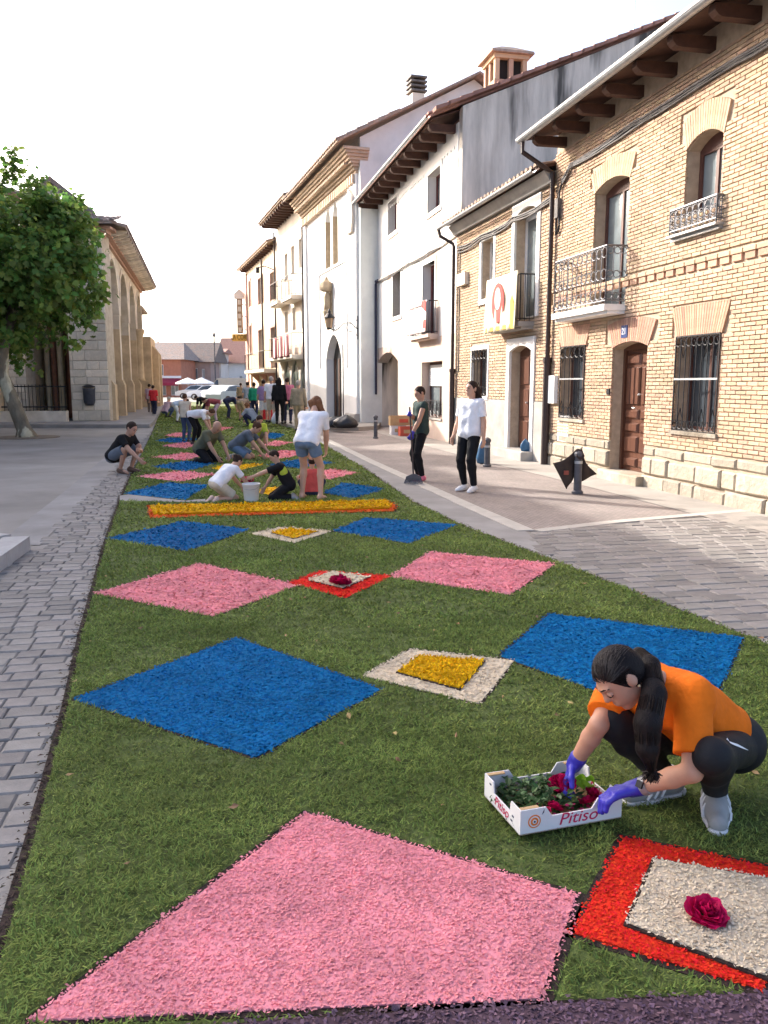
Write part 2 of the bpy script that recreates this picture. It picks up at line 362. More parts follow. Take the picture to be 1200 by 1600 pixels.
rows = [
 # near row
 ('pink_diamond', [(478,1275),(905,1405),(884,1470),(850,1572),(400,1590),(40,1606)], M_pink, 'big pale pink shavings diamond beside the red framed square'),
 ('blue_diamond', [(112,1098),(370,1000),(598,1082),(400,1190)], M_blue, 'large deep blue diamond, vivid, between grey paving and yellow centred square'),
 ('blue_diamond', [(779,1029),(858,962),(1162,1000),(1112,1110),(930,1084)], M_blue, 'deep blue diamond behind the crouching person in orange'),
 ('pink_diamond', [(145,931),(312,883),(468,918),(332,967)], M_pink, 'pink diamond between the paving edge and the small red framed square'),
 ('pink_diamond', [(607,905),(672,865),(868,884),(797,933)], M_pink, 'pink diamond touching the carpet edge by the grey setts'),
 ('blue_diamond', [(165,844),(285,817),(392,830),(292,864)], M_blue, 'blue diamond just before the yellow bar, on the plaza side'),
 ('blue_diamond', [(520,832),(572,811),(715,822),(640,852)], M_blue, 'blue diamond just before the yellow bar, on the houses side'),
 ('blue_diamond', [(192,773),(262,756),(326,760),(290,783)], M_blue, 'blue diamond beside the kneeling child in white'),
 ('blue_diamond', [(505,772),(535,756),(602,766),(552,781)], M_blue, 'blue diamond beside the bending person in denim shorts'),
 ('pink_diamond', [(213,746),(282,738),(338,743),(282,754)], M_pink, 'thin pink diamond behind the kneeling child in white'),
 ('pink_diamond', [(470,741),(520,735),(562,741),(510,751)], M_pink, 'thin pink diamond behind the legs of the bending person'),
 ('blue_diamond', [(236,731),(292,722),(338,726),(288,738)], M_blue, 'blue diamond at the hands of the crouching person in black'),
 ('blue_diamond', [(420,728),(470,718),(522,725),(470,734)], M_blue, 'blue diamond beyond the boy with the green shirt panel'),
 ('pink_diamond', [(236,716),(292,709),(322,712),(288,721)], M_pink, 'pink diamond beside the kneeling person in olive'),
 ('pink_diamond', [(400,714),(440,705),(492,708),(440,718)], M_pink, 'pink diamond before the kneeling person in grey'),
 ('blue_diamond', [(240,690),(270,685),(318,687),(285,694)], M_blue, 'blue diamond at the feet of the person in a cream vest'),
 ('pink_diamond', [(252,698),(288,692),(318,694),(290,702)], M_pink, 'pink diamond at the feet of the bending person in black trousers'),
 ('pink_diamond', [(408,697),(430,690),(458,693),(432,699)], M_pink, 'pink diamond beyond the person in yellow green'),
 ('blue_diamond', [(408,684),(424,677),(446,680),(430,687)], M_blue, 'small blue diamond near the kerb before the group of walkers'),
 ('pink_diamond', [(258,682),(275,677),(300,678),(280,684)], M_pink, 'small pink diamond far along the carpet on the church side'),
 ('pink_diamond', [(325,672),(345,668),(365,669),(345,674)], M_pink, 'small pink diamond in the middle far along the carpet'),
]
for nm, px, m, lb in rows: panel(nm, px, m, lb, GRP)
# square centre pieces
def square(name, px_out, m_out, px_in, m_in, label):
    o = panel(name, px_out, m_out, label, 'square centre panels of the flower carpet')
    s = [(p.x, p.y) for p in Gl(px_in)]; c = sum((Vector(p) for p in s), Vector((0,0)))/4
    lp = [(p[0]-o.location.x, p[1]-o.location.y) for p in s]
    cc = c-Vector(o.location[:2]); gap = MB(); gap.prism([tuple(cc+(Vector(p)-cc)*1.025) for p in lp], .02, .026, 'z'); gap.build('soil_gap', M_soil, o)
    mb = MB(); mb.prism([tuple(cc+(Vector(p)-cc)*.97) for p in lp], .021, .031, 'z'); q = mb.build('centre_square', m_in, o)
    d = c.length; V, Fc, r = chips(lp, d, .031, min(.05, max(.0125,.004*d)), 3.4, .7 if m_in is M_yellow else .4); np_mesh('petals', V, Fc, m_in, q, r, kind='stuff')
    return o
sq1 = square('red_framed_square', [(971,1313),(892,1467),(1190,1558),(1335,1388)], M_red, [(1021,1353),(977,1456),(1196,1541),(1290,1400)], M_cream, 'big red framed cream square with one crimson rose, beside purple border')
sq2 = square('cream_framed_square', [(567,1061),(640,1018),(805,1036),(750,1105)], M_cream, [(620,1057),(655,1031),(757,1039),(718,1084)], M_yellow, 'large cream framed square with yellow centre between two blue diamonds')
sq3 = square('red_framed_square', [(450,914),(500,895),(614,903),(540,938)], M_red, [(481,911),(518,898),(578,906),(536,924)], M_cream, 'small red framed cream square with rose between two pink diamonds')
sq4 = square('cream_framed_square', [(388,836),(440,826),(520,832),(460,851)], M_cream, [(424,836),(452,830),(497,834),(459,845)], M_yellow, 'small cream framed square with yellow centre just before the yellow bar')
panel('yellow_square', [(330,733),(360,728),(412,727),(360,740)], M_yellow, 'small yellow square behind the white bucket', 'square centre panels of the flower carpet')
panel('yellow_square', [(398,772),(418,763),(445,764),(432,776)], M_yellow, 'little yellow patch before the boy kneeling by the bucket', 'square centre panels of the flower carpet')
# bare strip of paving left under the fifth row
panel('bare_strip', [(186,776),(200,774),(290,784),(322,781),(322,786),(186,785)], M_slab, 'strip of bare grey paving left beside a blue diamond', None, z=.016, size=.05, cover=.02)
# purple border
panel('purple_border', [(-40,1660),(400,1606),(700,1583),(1200,1560),(1400,1552),(1700,1850),(-200,1960)], M_purple, 'dark purple petal border crossing the carpet edge', None, z=.02, size=.015, cover=3.2)
# raised bar
bar = panel('yellow_bar', [(230,793),(425,789),(602,784),(619,791),(617,801),(430,806),(233,812)], M_orange, 'raised yellow bar edged in orange across the carpet', None, z=.022, size=.035)
lp = [(p.x-bar.location.x, p.y-bar.location.y) for p in Gl([(236,795),(425,791),(603,786),(612,793),(608,798),(430,803),(240,808)])]
mb = MB(); mb.prism(lp, .02, .045, 'z'); q = mb.build('yellow_fill', M_yellow, bar)
V, Fc, r = chips(lp, 11, .045, .04, 3.0, .5); np_mesh('petals', V, Fc, M_yellow, q, r, kind='stuff')
# grass clippings
def grass():
    parts = []
    for (y0, y1, dens, w, L) in ((1.6,3.6,19000,.003,.026),(3.6,5.5,12000,.0043,.029),(5.5,8.5,5200,.0065,.038),(8.5,13,2600,.010,.042),(13,24,900,.018,.05),(24,60,160,.04,.06)):
        xs = [p[0] for p in CARPET]; x0, x1 = min(xs), max(xs)
        if y1 < 9: x1 = min(x1, .55*y1+.3)
        x0 = max(x0, -.55*y1-.3) if y1 < 14 else x0
        n = int((x1-x0)*(y1-y0)*dens); X = RNG.uniform(x0, x1, n); Y = RNG.uniform(y0, y1, n)
        k = pip(CARPET, X, Y)
        for P in PANELS:
            pa = np.array(P); lo = pa.min(0); hi = pa.max(0)
            if hi[1] < y0 or lo[1] > y1: continue
            k &= ~pip(P, X, Y)
        # thin patches
        nz = np.sin(X*3.1+np.sin(Y*2.3))*np.cos(Y*3.7+X)+.6*np.sin(X*9+Y*5)*np.sin(Y*11-X*4)+.5*np.sin(X*23-Y*17)*np.sin(Y*29+X*13)
        k &= RNG.random(n) < np.clip(.8+.3*nz, .42, 1)
        X = X[k]; Y = Y[k]; nz = nz[k]; n = len(X)
        a = RNG.uniform(0, 2*np.pi, n); l = L*RNG.uniform(.5,1.3,n); lean = RNG.uniform(.5,1.5,n)
        tip = np.stack([np.cos(a)*np.sin(lean), np.sin(a)*np.sin(lean), np.cos(lean)*.8], 1)*l[:,None]
        b = a+np.pi/2+RNG.normal(0,.5,n); side = np.stack([np.cos(b), np.sin(b), np.zeros(n)], 1)*w
        C = np.stack([X, Y, .012+RNG.uniform(0,.012,n)+.006*nz], 1)
        V = np.empty((n,3,3)); V[:,0] = C-side; V[:,1] = C+side; V[:,2] = C+tip
        parts.append((V.reshape(-1,3), np.where(RNG.random(n) < .035, 1.0, np.clip(RNG.normal(.48,.22,n)+.1*nz,0,1))))
    V = np.concatenate([p[0] for p in parts]); r = np.concatenate([p[1] for p in parts])
    base = sheet('grass_carpet', CARPET, .0105, M_grassbase, 'stuff', 'bed of green grass clippings between the coloured panels')
    o = np_mesh('grass_blades', V, np.arange(len(V)).reshape(-1,3), M_blade, base, r, kind='stuff')
    return len(r)
NB = grass()
M_dry = mat('dry_leaf', (.34,.22,.10), .8, .3, 20, rnd='attr', rvar=.45, hvar=.03)
mb = MB()
for i in range(150):
    y = random.uniform(2.2, 9); x = random.uniform(-.45*y, .5*y)
    if not pip(CARPET, np.array([x]), np.array([y]))[0] or any(pip(P, np.array([x]), np.array([y]))[0] for P in PANELS): continue
    s = random.uniform(.008,.024); a = random.random()*6.28; pts = []
    for k in range(6):
        b = a+k*math.pi/3; rr = s*(1 if k%3 == 0 else .55); pts.append((x+rr*math.cos(b), y+rr*math.sin(b), .045+random.uniform(-.006,.012)))
    mb.add(pts, [(0,1,2,3),(0,3,4,5)])
tag(mb.build('fallen_leaves', M_dry), 'scattered dry leaves lying on the grass clippings', 'leaves', kind='stuff')

# crumbs of soil and clippings spilt along the carpet edges
def crumbs():
    V = []; n = 0
    for edge, sgn in ((CARPET_L[1:10], -1), (CARPET_R[2:8], 1)):
        P = Gl(edge)
        for a, b in zip(P[:-1], P[1:]):
            d = (b-a); L = d.length; d.normalize(); nn = Vector((-d.y, d.x, 0)); nn = nn if nn.x*sgn > 0 else -nn
            k = int(L*420/(1+.12*a.length)); t = RNG.random(k)*L; o = np.abs(RNG.normal(0,.035,k))-.012; s_ = .004+.0006*a.length
            ang = RNG.random(k)*6.28; l = RNG.uniform(.6,2.6,k)*s_
            for i in range(k):
                p = a+d*float(t[i])+nn*float(o[i]); x = Vector((math.cos(ang[i]), math.sin(ang[i]), 0)); y = Vector((-x.y, x.x, 0))
                V += [p-x*l[i]+Vector((0,0,.007)), p+x*l[i]+Vector((0,0,.009)), p+y*s_*.8+Vector((0,0,.013))]
    V = np.array([tuple(v) for v in V]); Fc = np.arange(len(V)).reshape(-1,3)
    o = np_mesh('spilt_soil', V, Fc, mat('soil_crumbs', (.075,.05,.032), .95, .3, 9, rnd='attr', rvar=.6, hvar=.05), None, RNG.random(len(Fc)), kind='stuff'); tag(o, 'dark soil crumbs and clippings spilt along the carpet edge', 'soil')
crumbs()
# ================================================================== houses along the street
class Facade:
    """wall plane: origin P (end near the camera), X along to Q, Y out to the street, Z up"""
    def __init__(s, P, Q):
        s.P = Vector((P[0], P[1])); d = Vector((Q[0], Q[1]))-s.P; s.L = d.length; s.t = d/s.L; s.n = Vector((-s.t.y, s.t.x))
        s.rz = math.atan2(s.t.y, s.t.x)
    def uv(s, px, py, off=0.0):
        d = ray(px, py); n3 = Vector((s.n.x, s.n.y, 0)); p0 = Vector((s.P.x+s.n.x*off, s.P.y+s.n.y*off, 0))
        c = Vector((0,0,CAM_H)); k = (p0-c).dot(n3)/d.dot(n3); p = c+d*k
        return (Vector((p.x, p.y))-s.P).dot(s.t), p.z
    def rect(s, x0, x1, y0, y1, off=0.0):
        """photograph rectangle (x0 far side) to u0,u1,z0,z1"""
        xm = (x0+x1)/2; u1 = s.uv(x0, (y0+y1)/2, off)[0]; u0 = s.uv(x1, (y0+y1)/2, off)[0]
        zt = s.uv(xm, y0, off)[1]; zb = s.uv(xm, y1, off)[1]
        return min(u0,u1), max(u0,u1), zb, zt
    def empty(s, name, label, cat, group='houses along the street'):
        return empty(name, (s.P.x, s.P.y, 0), s.rz, label, cat, group)
    def world(s, u, v, z): return Vector((s.P.x+s.t.x*u+s.n.x*v, s.P.y+s.t.y*u+s.n.y*v, z))
def proj_balcony(f, px_wall, px_front, py):
    """how far a balcony stands out, from its near corner at the wall and at the front"""
    u0 = f.uv(px_wall, py, 0)[0]; lo, hi = 0.02, 1.6
    for _ in range(40):
        m = (lo+hi)/2
        if f.uv(px_front, py, m)[0] > u0: lo = m
        else: hi = m
    return lo, u0
def arc_pts(u0, u1, z1, rise, pointed=False, n=10):
    out = []
    for i in range(n+1):
        f = i/n; u = u0+(u1-u0)*f
        if pointed:
            g = 1-abs(2*f-1); z = z1+rise*math.sin(g*math.pi/2)**.8
        else: z = z1+rise*math.sqrt(max(0, 1-(2*f-1)**2)) if rise > .45*(u1-u0)-.05 else z1+rise*(1-(2*f-1)**2)
        out.append((u, z))
    return out
def wall(mb, u0, u1, z0, z1, y0, y1, ops):
    """wall slab with openings (u0,u1,z0,z1,rise,pointed)"""
    us = sorted({u0, u1, *[o[0] for o in ops], *[o[1] for o in ops]}); us = [u for u in us if u0-1e-6 <= u <= u1+1e-6]
    for a, b in zip(us[:-1], us[1:]):
        if b-a < 1e-4: continue
        cut = sorted([(o[2], o[3]+(o[4] if len(o) > 4 else 0)) for o in ops if o[0] <= a+1e-5 and o[1] >= b-1e-5]); z = z0
        for c in cut:
            if c[0] > z: mb.box(a, b, y0, y1, z, c[0], .5)
            z = max(z, c[1])
        if z < z1: mb.box(a, b, y0, y1, z, z1, .5)
    for o in ops:
        if len(o) > 4 and o[4] > 0:
            pts = arc_pts(o[0], o[1], o[3], o[4], len(o) > 5 and o[5]); top = o[3]+o[4]
            for p, q in zip(pts[:-1], pts[1:]):
                if min(p[1], q[1]) < top-1e-3: mb.prism([(p[0],p[1]),(q[0],q[1]),(q[0],top+.0015),(p[0],top+.0015)], y0, y1-.0005, 'y', .5)
    return mb
def bricks(fac, parent, u0, u1, z0, z1, ops, bl, bh, gap, m_obj, m_att, n_obj, y=0.0, d=.02, pool=None):
    rec = []; r = 0; z = z0
    while z+bh*.6 < z1:
        h = min(bh, z1-z); spans = [(u0, u1)]
        for o in ops:
            top = o[3]+(o[4] if len(o) > 4 else 0)
            if o[2]-.004 < z+h and top+.004 > z:
                new = []
                for a, b in spans:
                    if o[1] <= a or o[0] >= b: new.append((a, b)); continue
                    if o[0] > a: new.append((a, o[0]))
                    if o[1] < b: new.append((o[1], b))
                spans = new
        for a, b in spans:
            u = a-(bl/2 if r % 2 else 0)-(random.random()*.02)
            while u < b:
                x0, x1 = max(u, a), min(u+bl, b)
                if x1-x0 > .035: rec.append((x0, x1, z+random.uniform(-.003,.003), z+h+random.uniform(-.003,.003)))
                u += bl+gap
        z += bh+gap; r += 1
    def key(q):
        p = fac.world((q[0]+q[1])/2, 0, (q[2]+q[3])/2); f = in_frame(p, 0)
        return (0 if f else 1, p.x**2+p.y**2+(p.z-1.6)**2)
    rec.sort(key=key); cache = {}; rest = MB()
    for i, q in enumerate(rec):
        l = q[1]-q[0]; h = q[3]-q[2]
        if i < n_obj:
            k = (round(l,2), round(h,3))
            if k not in cache:
                b = MB(); b.bev(-l/2, l/2, -.03, d-.004, -h/2, h/2, .004); me = b.mesh('brick'); me.materials.append(m_obj); cache[k] = me
            o = link(bpy.data.objects.new('brick', cache[k]), parent)
            o.location = ((q[0]+q[1])/2, y+random.uniform(-.003,.003), (q[2]+q[3])/2); o.rotation_euler = (random.uniform(-.006,.006), random.uniform(-.008,.008), random.uniform(-.006,.006))
        else:
            rest.bev(q[0], q[1], y-.03, y+d-.004+random.uniform(-.003,.003), q[2], q[3], .004)
    if rest.v: rest.build('bricks', m_att, parent, kind='stuff')
def voussoirs(parent, u0, u1, z0, rise, h, n, m, flare=.12, y=0.0, d=.024):
    """flat or segmental arch of upright bricks, each one a piece"""
    um = (u0+u1)/2
    for i in range(n):
        a, b = i/n, (i+1)/n
        A = u0+(u1-u0)*a+.005; B = u0+(u1-u0)*b-.005
        za = z0+rise*(1-(2*a-1)**2); zb = z0+rise*(1-(2*b-1)**2)
        A2 = um+(A-um)*(1+flare); B2 = um+(B-um)*(1+flare)
        q = MB(); cx = (A+B)/2; cz = (za+zb)/2
        q.prism([(A-cx, za-cz),(B-cx, zb-cz),(B2-cx, zb+h-cz),(A2-cx, za+h-cz)], -.03, d, 'y'); o = q.build('brick', m, parent); o.location = (cx, y, cz)
def window(parent, r, depth, m_frame, m_glass, cols=2, rows=1, fw=.06, sill=None, curtain=None, name='window', arch=0):
    """window set back in its opening: frame, panes, sill"""
    u0, u1, z0, z1 = r[:4]; f = MB(); y0, y1 = -depth-.06, -depth
    f.box(u0, u0+fw, y0, y1, z0, z1+arch); f.box(u1-fw, u1, y0, y1, z0, z1+arch); f.box(u0+fw, u1-fw, y0, y1, z0, z0+fw); f.box(u0+fw, u1-fw, y0, y1, z1-fw, z1+arch)
    for i in range(1, cols):
        u = u0+(u1-u0)*i/cols; f.box(u-fw*.45, u+fw*.45, y0+.004, y1-.004, z0+fw, z1-fw)
    for i in range(1, rows):
        z = z0+(z1-z0)*i/rows; f.box(u0+fw, u1-fw, y0+.008, y1-.008, z-fw*.35, z+fw*.35)
    w = f.build(name, m_frame, parent)
    for i in range(cols):
        a = u0+(u1-u0)*i/cols+fw*.4; b = u0+(u1-u0)*(i+1)/cols-fw*.4
        p = MB(); p.box(a, b, y0+.02, y0+.03, z0+fw*.5, z1-fw*.5); p.build('pane', m_glass, w)
        if curtain:
            c = MB(); n = 10; pts = []
            for k in range(n+1): pts.append((a+(b-a)*k/n, y0-.05+.012*math.sin(k*2.2)))
            c.add([(p_[0], p_[1], z0+.02) for p_ in pts]+[(p_[0], p_[1], z1-.02) for p_ in pts], [(k, k+1, n+2+k, n+1+k) for k in range(n)]); c.build('curtain', curtain, w)
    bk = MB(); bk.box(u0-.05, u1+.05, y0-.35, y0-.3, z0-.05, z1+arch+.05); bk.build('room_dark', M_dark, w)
    if sill: s = MB(); s.box(u0-.05, u1+.05, -depth, .05, z0-.06, z0-.003); s.build('sill', sill, w)
    return w
def surround(parent, r, w, m, proud=.03, bottom=True, arch=0, name='window_surround'):
    u0, u1, z0, z1 = r[:4]; b = MB(); y0, y1 = -.02, proud
    b.box(u0-w, u0, y0, y1, z0, z1+arch); b.box(u1, u1+w, y0, y1, z0, z1+arch)
    if arch:
        pts = arc_pts(u0, u1, z1, arch)
        for p, q in zip(pts[:-1], pts[1:]): b.prism([(p[0],p[1]),(q[0],q[1]),(q[0],z1+arch+w),(p[0],z1+arch+w)], y0, y1, 'y')
        b.box(u0-w, u0, y0, y1, z1+arch, z1+arch+w); b.box(u1, u1+w, y0, y1, z1+arch, z1+arch+w)
    else: b.box(u0-w, u1+w, y0, y1, z1, z1+w)
    if bottom: b.box(u0-w, u1+w, y0, y1+.015, z0-w, z0)
    return b.build(name, m, parent)
def grille(parent, r, m, y=.05, scroll=True, bars=None, midbar=None):
    u0, u1, z0, z1 = r[:4]; b = MB(); n = bars or max(4, int((u1-u0)/.11)); H = z1-z0
    for z in (z0, z1): b.box(u0, u1, y-.008, y+.008, z-.01, z+.01)
    for u in (u0, u1): b.box(u-.01, u+.01, y-.0075, y+.0075, z0, z1)
    for i in range(1, n):
        u = u0+(u1-u0)*i/n; b.tube([(u, y, z0), (u, y, z1)], .008, 5)
    if scroll:
        R = (u1-u0)/n/2*.95
        for i in range(n):
            u = u0+(u1-u0)*(i+.5)/n
            b.ring((u, y, z1-R-.02), R, .007, 10, 4); b.ring((u, y, z0+R+.02), R, .007, 10, 4)
            if i % 2 == 0:
                b.tube([(u, y, z0+.05), (u-R*.9, y, z0+.17), (u, y, z0+.32), (u+R*.9, y, z0+.17), (u, y, z0+.05)], .007, 4)
                b.tube([(u, y, z1-.05), (u-R*.9, y, z1-.15), (u, y, z1-.3), (u+R*.9, y, z1-.15), (u, y, z1-.05)], .007, 4)
    for u in (u0, u1):
        for z in (z0+.1, z1-.1): b.tube([(u, y, z), (u, -.03, z)], .009, 4)
    g = b.build('window_grille', m, parent)
    if midbar:
        c = MB(); c.box(u0, u1, y-.009, y+.009, midbar-.014, midbar+.014); c.build('cross_bar', M_palemetal, g)
    return g
def balcony(parent, r, z0, h, dep, m_rail, m_slab, slab=.12, nbar=12, rings=True, wavy=False):
    """slab and railing standing out of the wall: r = (u0,u1)"""
    u0, u1 = r; bal = MB(); bal.box(u0-.04, u1+.04, -.05, dep+.04, z0-slab, z0); bo = bal.build('balcony', m_slab, parent)
    mo = MB(); mo.box(u0-.02, u1+.02, -.05, dep-.03, z0-slab-.05, z0-slab-.001); mo.build('slab_moulding', m_slab, bo)
    rb = MB(); zt = z0+h
    def run(p, q, n):
        p, q = Vector(p), Vector(q); d = q-p; hx = abs(d.x) > abs(d.y)
        for z in (z0+.06, zt): rb.tube([p+Vector((0,0,z)), q+Vector((0,0,z))], .016 if z == zt else .011, 5)
        for i in range(n+1):
            c = p+d*i/n; rb.tube([c+Vector((0,0,z0)), c+Vector((0,0,zt))], .013 if i in (0,n) else .0075, 5)
        if rings:
            R = d.length/n/2*.93; pl = 'xz' if hx else 'yz'
            for i in range(n):
                c = p+d*(i+.5)/n
                for z in (zt-R-.02, z0+h*.52, z0+.08+R): rb.ring((c.x, c.y, z), R, .0085, 10, 4, pl)
    run((u0,dep,0), (u1,dep,0), nbar); k = max(3, int(nbar*dep/(u1-u0))); run((u0,0,0), (u0,dep,0), k); run((u1,0,0), (u1,dep,0), k)
    rb.build('railing', m_rail, bo); return bo
def roof(parent, u0, u1, z, over, depth, slope, m_tile, th=.06, tiles=True, pitch=.21, under=None):
    """one-slope roof rising away from the street, with barrel tiles at the eaves"""
    r = MB(); zin = z+slope*(depth+over)
    r.prism([(over, z),(over, z+th),(-depth, zin+th),(-depth, zin)], u0, u1, 'x'); ro = r.build('roof', under or m_tile, parent)
    zb = zin; r2 = MB(); r2.prism([(-depth-.002, zb),(-depth-.002, zb+th),(-2*depth, z+slope*over+th),(-2*depth, z+slope*over)], u0, u1, 'x'); r2.build('rear_slope', m_tile, ro)
    if tiles:
        t = MB(); n = int((u1-u0)/pitch); rows = 6; Lr = 2.4
        for i in range(n):
            u = u0+(i+.5)*(u1-u0)/n; R = pitch*.36
            for k in range(rows):
                a = over+.05-k*.4; b = a-.44; ya = a; za = z+th+slope*(over-ya); zb_ = z+th+slope*(over-b)
                vs = []; fs = []; s = 6; jz = random.uniform(-.01,.012); jx = random.uniform(-.012,.012)
                for (yy, zz, rr) in ((ya, za+.025+jz, R), (b, zb_+.0+jz, R*.85)):
                    for q in range(s+1):
                        an = math.pi*q/s; vs.append((u+jx+rr*math.cos(an), yy, zz+rr*math.sin(an)*.9-.01))
                for q in range(s): fs.append((q, q+1, s+2+q, s+1+q))
                fs.append(tuple(range(s, -1, -1))); t.add(vs, fs)
        tt = t.build('roof_tiles', m_tile, ro, kind='stuff')
    return ro
def rafters(parent, us, z, over, w, h, m, y0=-.1, slope=.25):
    me = None
    for u in us:
        if me is None:
            b = MB(); b.prism([(y0, 0),(y0, h),(over, h-.02),(over, h*.4),(over-.05, h*.12),(over-.1, 0)], -w/2, w/2, 'x'); me = b.mesh('rafter'); me.materials.append(m)
        o = link(bpy.data.objects.new('rafter', me), parent); o.location = (u, 0, z-h)
def gutter(parent, u0, u1, z, y, m, r=.065):
    b = MB(); n = 8; k = int((u1-u0)/2)+1
    for i in range(k):
        a = u0+(u1-u0)*i/k+.002; c = u0+(u1-u0)*(i+1)/k-.002; vs = []; fs = []
        for uu in (a, c):
            for q in range(n+1):
                an = math.pi+math.pi*q/n; vs.append((uu, y+r*math.cos(an), z+r*math.sin(an)))
            for q in range(n+1):
                an = 2*math.pi-math.pi*q/n; vs.append((uu, y+(r-.008)*math.cos(an), z+(r-.008)*math.sin(an)))
        s = 2*(n+1)
        for q in range(s): fs.append((q, (q+1)%s, s+(q+1)%s, s+q))
        b.add(vs, fs); b.box(c-.02, c+.02, y-r-.006, y-r+.004, z-.03, z+.012)
    return b.build('gutter', m, parent)
def cable(parent, pts, m, r=.012, sag=.05, seed=1, name='cable', n=14):
    rr = random.Random(seed); P = []
    for a, b in zip(pts[:-1], pts[1:]):
        a, b = Vector(a), Vector(b); k = max(2, int((b-a).length/.35))
        for i in range(k):
            f = i/k; P.append(a+(b-a)*f+Vector((0, rr.uniform(-.004,.008), -sag*math.sin(math.pi*f)+rr.uniform(-.012,.012))))
    P.append(Vector(pts[-1])); mb = MB(); mb.tube(P, r, 5); return mb.build(name, m, parent)
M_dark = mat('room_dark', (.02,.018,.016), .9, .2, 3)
M_buff = mat('buff_brick', (.485,.358,.245), .9, .16, 7, .45, 50, rnd='obj', rvar=.15, hvar=.012, rgb2=(.45,.305,.205))
M_buff_a = mat('buff_brick_far', (.485,.358,.245), .9, .16, 1.2, .45, 50, rnd='attr', rvar=.15, hvar=.012, rgb2=(.43,.295,.2))
M_redbrick = mat('red_brick', (.44,.265,.185), .88, .15, 12, .4, 60, rnd='obj', rvar=.22, hvar=.01)
M_mortar = mat('mortar', (.43,.34,.25), .95, .18, 8, .3, 60)
M_stone = mat('plinth_stone', (.38,.335,.27), .92, .3, 4, .8, 18, rnd='obj', rvar=.25, rgb2=(.26,.215,.16), bdist=.02)
M_cement = mat('cement_render', (.40,.38,.35), .92, .16, 2.5, .4, 40, rgb2=(.32,.30,.275))
M_white = mat('white_plaster', (.80,.78,.745), .9, .05, 1.6, .25, 30, rgb2=(.72,.69,.64), lo=.45, hi=.8)
M_paleplaster = mat('pale_plaster', (.72,.66,.57), .9, .07, 1.6, .25, 30, rgb2=(.62,.54,.45))
M_pinkplaster = mat('pinkish_render', (.62,.49,.41), .92, .1, 1.4, .35, 30, rgb2=(.53,.41,.34))
M_creamplaster = mat('cream_plaster', (.70,.58,.43), .9, .08, 1.4, .2, 30, rgb2=(.62,.50,.37))
M_wood = mat('dark_wood', (.085,.042,.028), .7, .3, 6, .3, 40, stretch=(1,1,4))
M_eavewood = mat('eave_wood', (.07,.034,.024), .75, .3, 5, .3, 30)
M_door = mat('varnished_door', (.11,.045,.027), .32, .25, 4, .15, 30, stretch=(8,8,.6), spec=.5)
M_brownframe = mat('brown_frame', (.10,.045,.035), .5, .2, 8)
M_redframe = mat('maroon_frame', (.18,.05,.045), .5, .2, 8)
M_whiteframe = mat('white_frame', (.78,.77,.75), .5, .05, 6)
M_iron = mat('wrought_iron', (.022,.022,.025), .45, .3, 20, metal=.3)
M_greyiron = mat('silvered_iron', (.17,.17,.18), .45, .25, 20, metal=.5)
M_palemetal = mat('zinc', (.42,.43,.44), .42, .15, 9, metal=.6)
M_pipe = mat('brown_pipe', (.045,.03,.028), .5, .2, 9)
M_cable = mat('grey_cable', (.13,.12,.115), .8, .4, 7)
M_blackcable = mat('black_cable', (.02,.02,.025), .6, .2, 7)
M_bluepipe = mat('dark_blue_cable_duct', (.035,.037,.07), .5, .2, 7)
M_tile = mat('clay_tile', (.36,.24,.17), .92, .3, 7, .5, 30, rnd='attr', rvar=.3, hvar=.01, rgb2=(.27,.22,.18))
M_redtile = mat('red_roof_tile', (.33,.18,.14), .9, .2, 5, .4, 30, rnd='attr', rvar=.25)
M_glass = glass_mat('window_glass'); M_paleglass = glass_mat('sky_lit_glass', (.16,.19,.20), .12)
M_curtain = mat('curtain_cloth', (.42,.50,.47), .9, .1, 5); M_whitecurtain = mat('white_curtain', (.7,.72,.72), .9, .06, 5)
M_gable = mat('weathered_gable', (.54,.50,.44), .95, .3, 2.2, .35, 20, rgb2=(.085,.08,.073), stretch=(1.5,1.5,.22), lo=.5, hi=.58)
M_blueplate = mat('enamel_blue', (.03,.05,.16), .35, .1, 8); M_whitepaint = mat('white_paint', (.8,.8,.78), .6, .05, 8)
A1 = G(855,725); A0 = A1-Vector((-.216,.976,0))*9.6
B1 = G(710,693); C1 = G(588,664.5)
D0 = Vector((-.97,32.3)); tD = Vector((-.3,.954)); D1 = D0+tD*9.57; F1 = D1+tD*7.8; G1 = F1+tD*12.4
FA, FB, FC = Facade(A0, A1), Facade(A1, B1), Facade(B1, C1)
FD, FF, FG = Facade(D0, D1), Facade(D1, F1), Facade(F1, G1)
def text(parent, s, size, m, loc, rot=(math.pi/2,0,math.pi), extrude=.002, name='lettering', shear=0, sx=1):
    cu = bpy.data.curves.new(name, 'FONT'); cu.body = s; cu.size = size; cu.extrude = extrude; cu.align_x = 'CENTER'; cu.align_y = 'CENTER'; cu.shear = shear
    tmp = bpy.data.objects.new('tmp', cu); SC.collection.objects.link(tmp); bpy.context.view_layer.update()
    me = bpy.data.meshes.new_from_object(tmp.evaluated_get(bpy.context.evaluated_depsgraph_get())); bpy.data.objects.remove(tmp)
    me.materials.clear(); me.materials.append(m); me.name = name
    o = link(bpy.data.objects.new(name, me), parent); o.location = loc; o.rotation_euler = rot; o.scale = (sx,1,1); return o
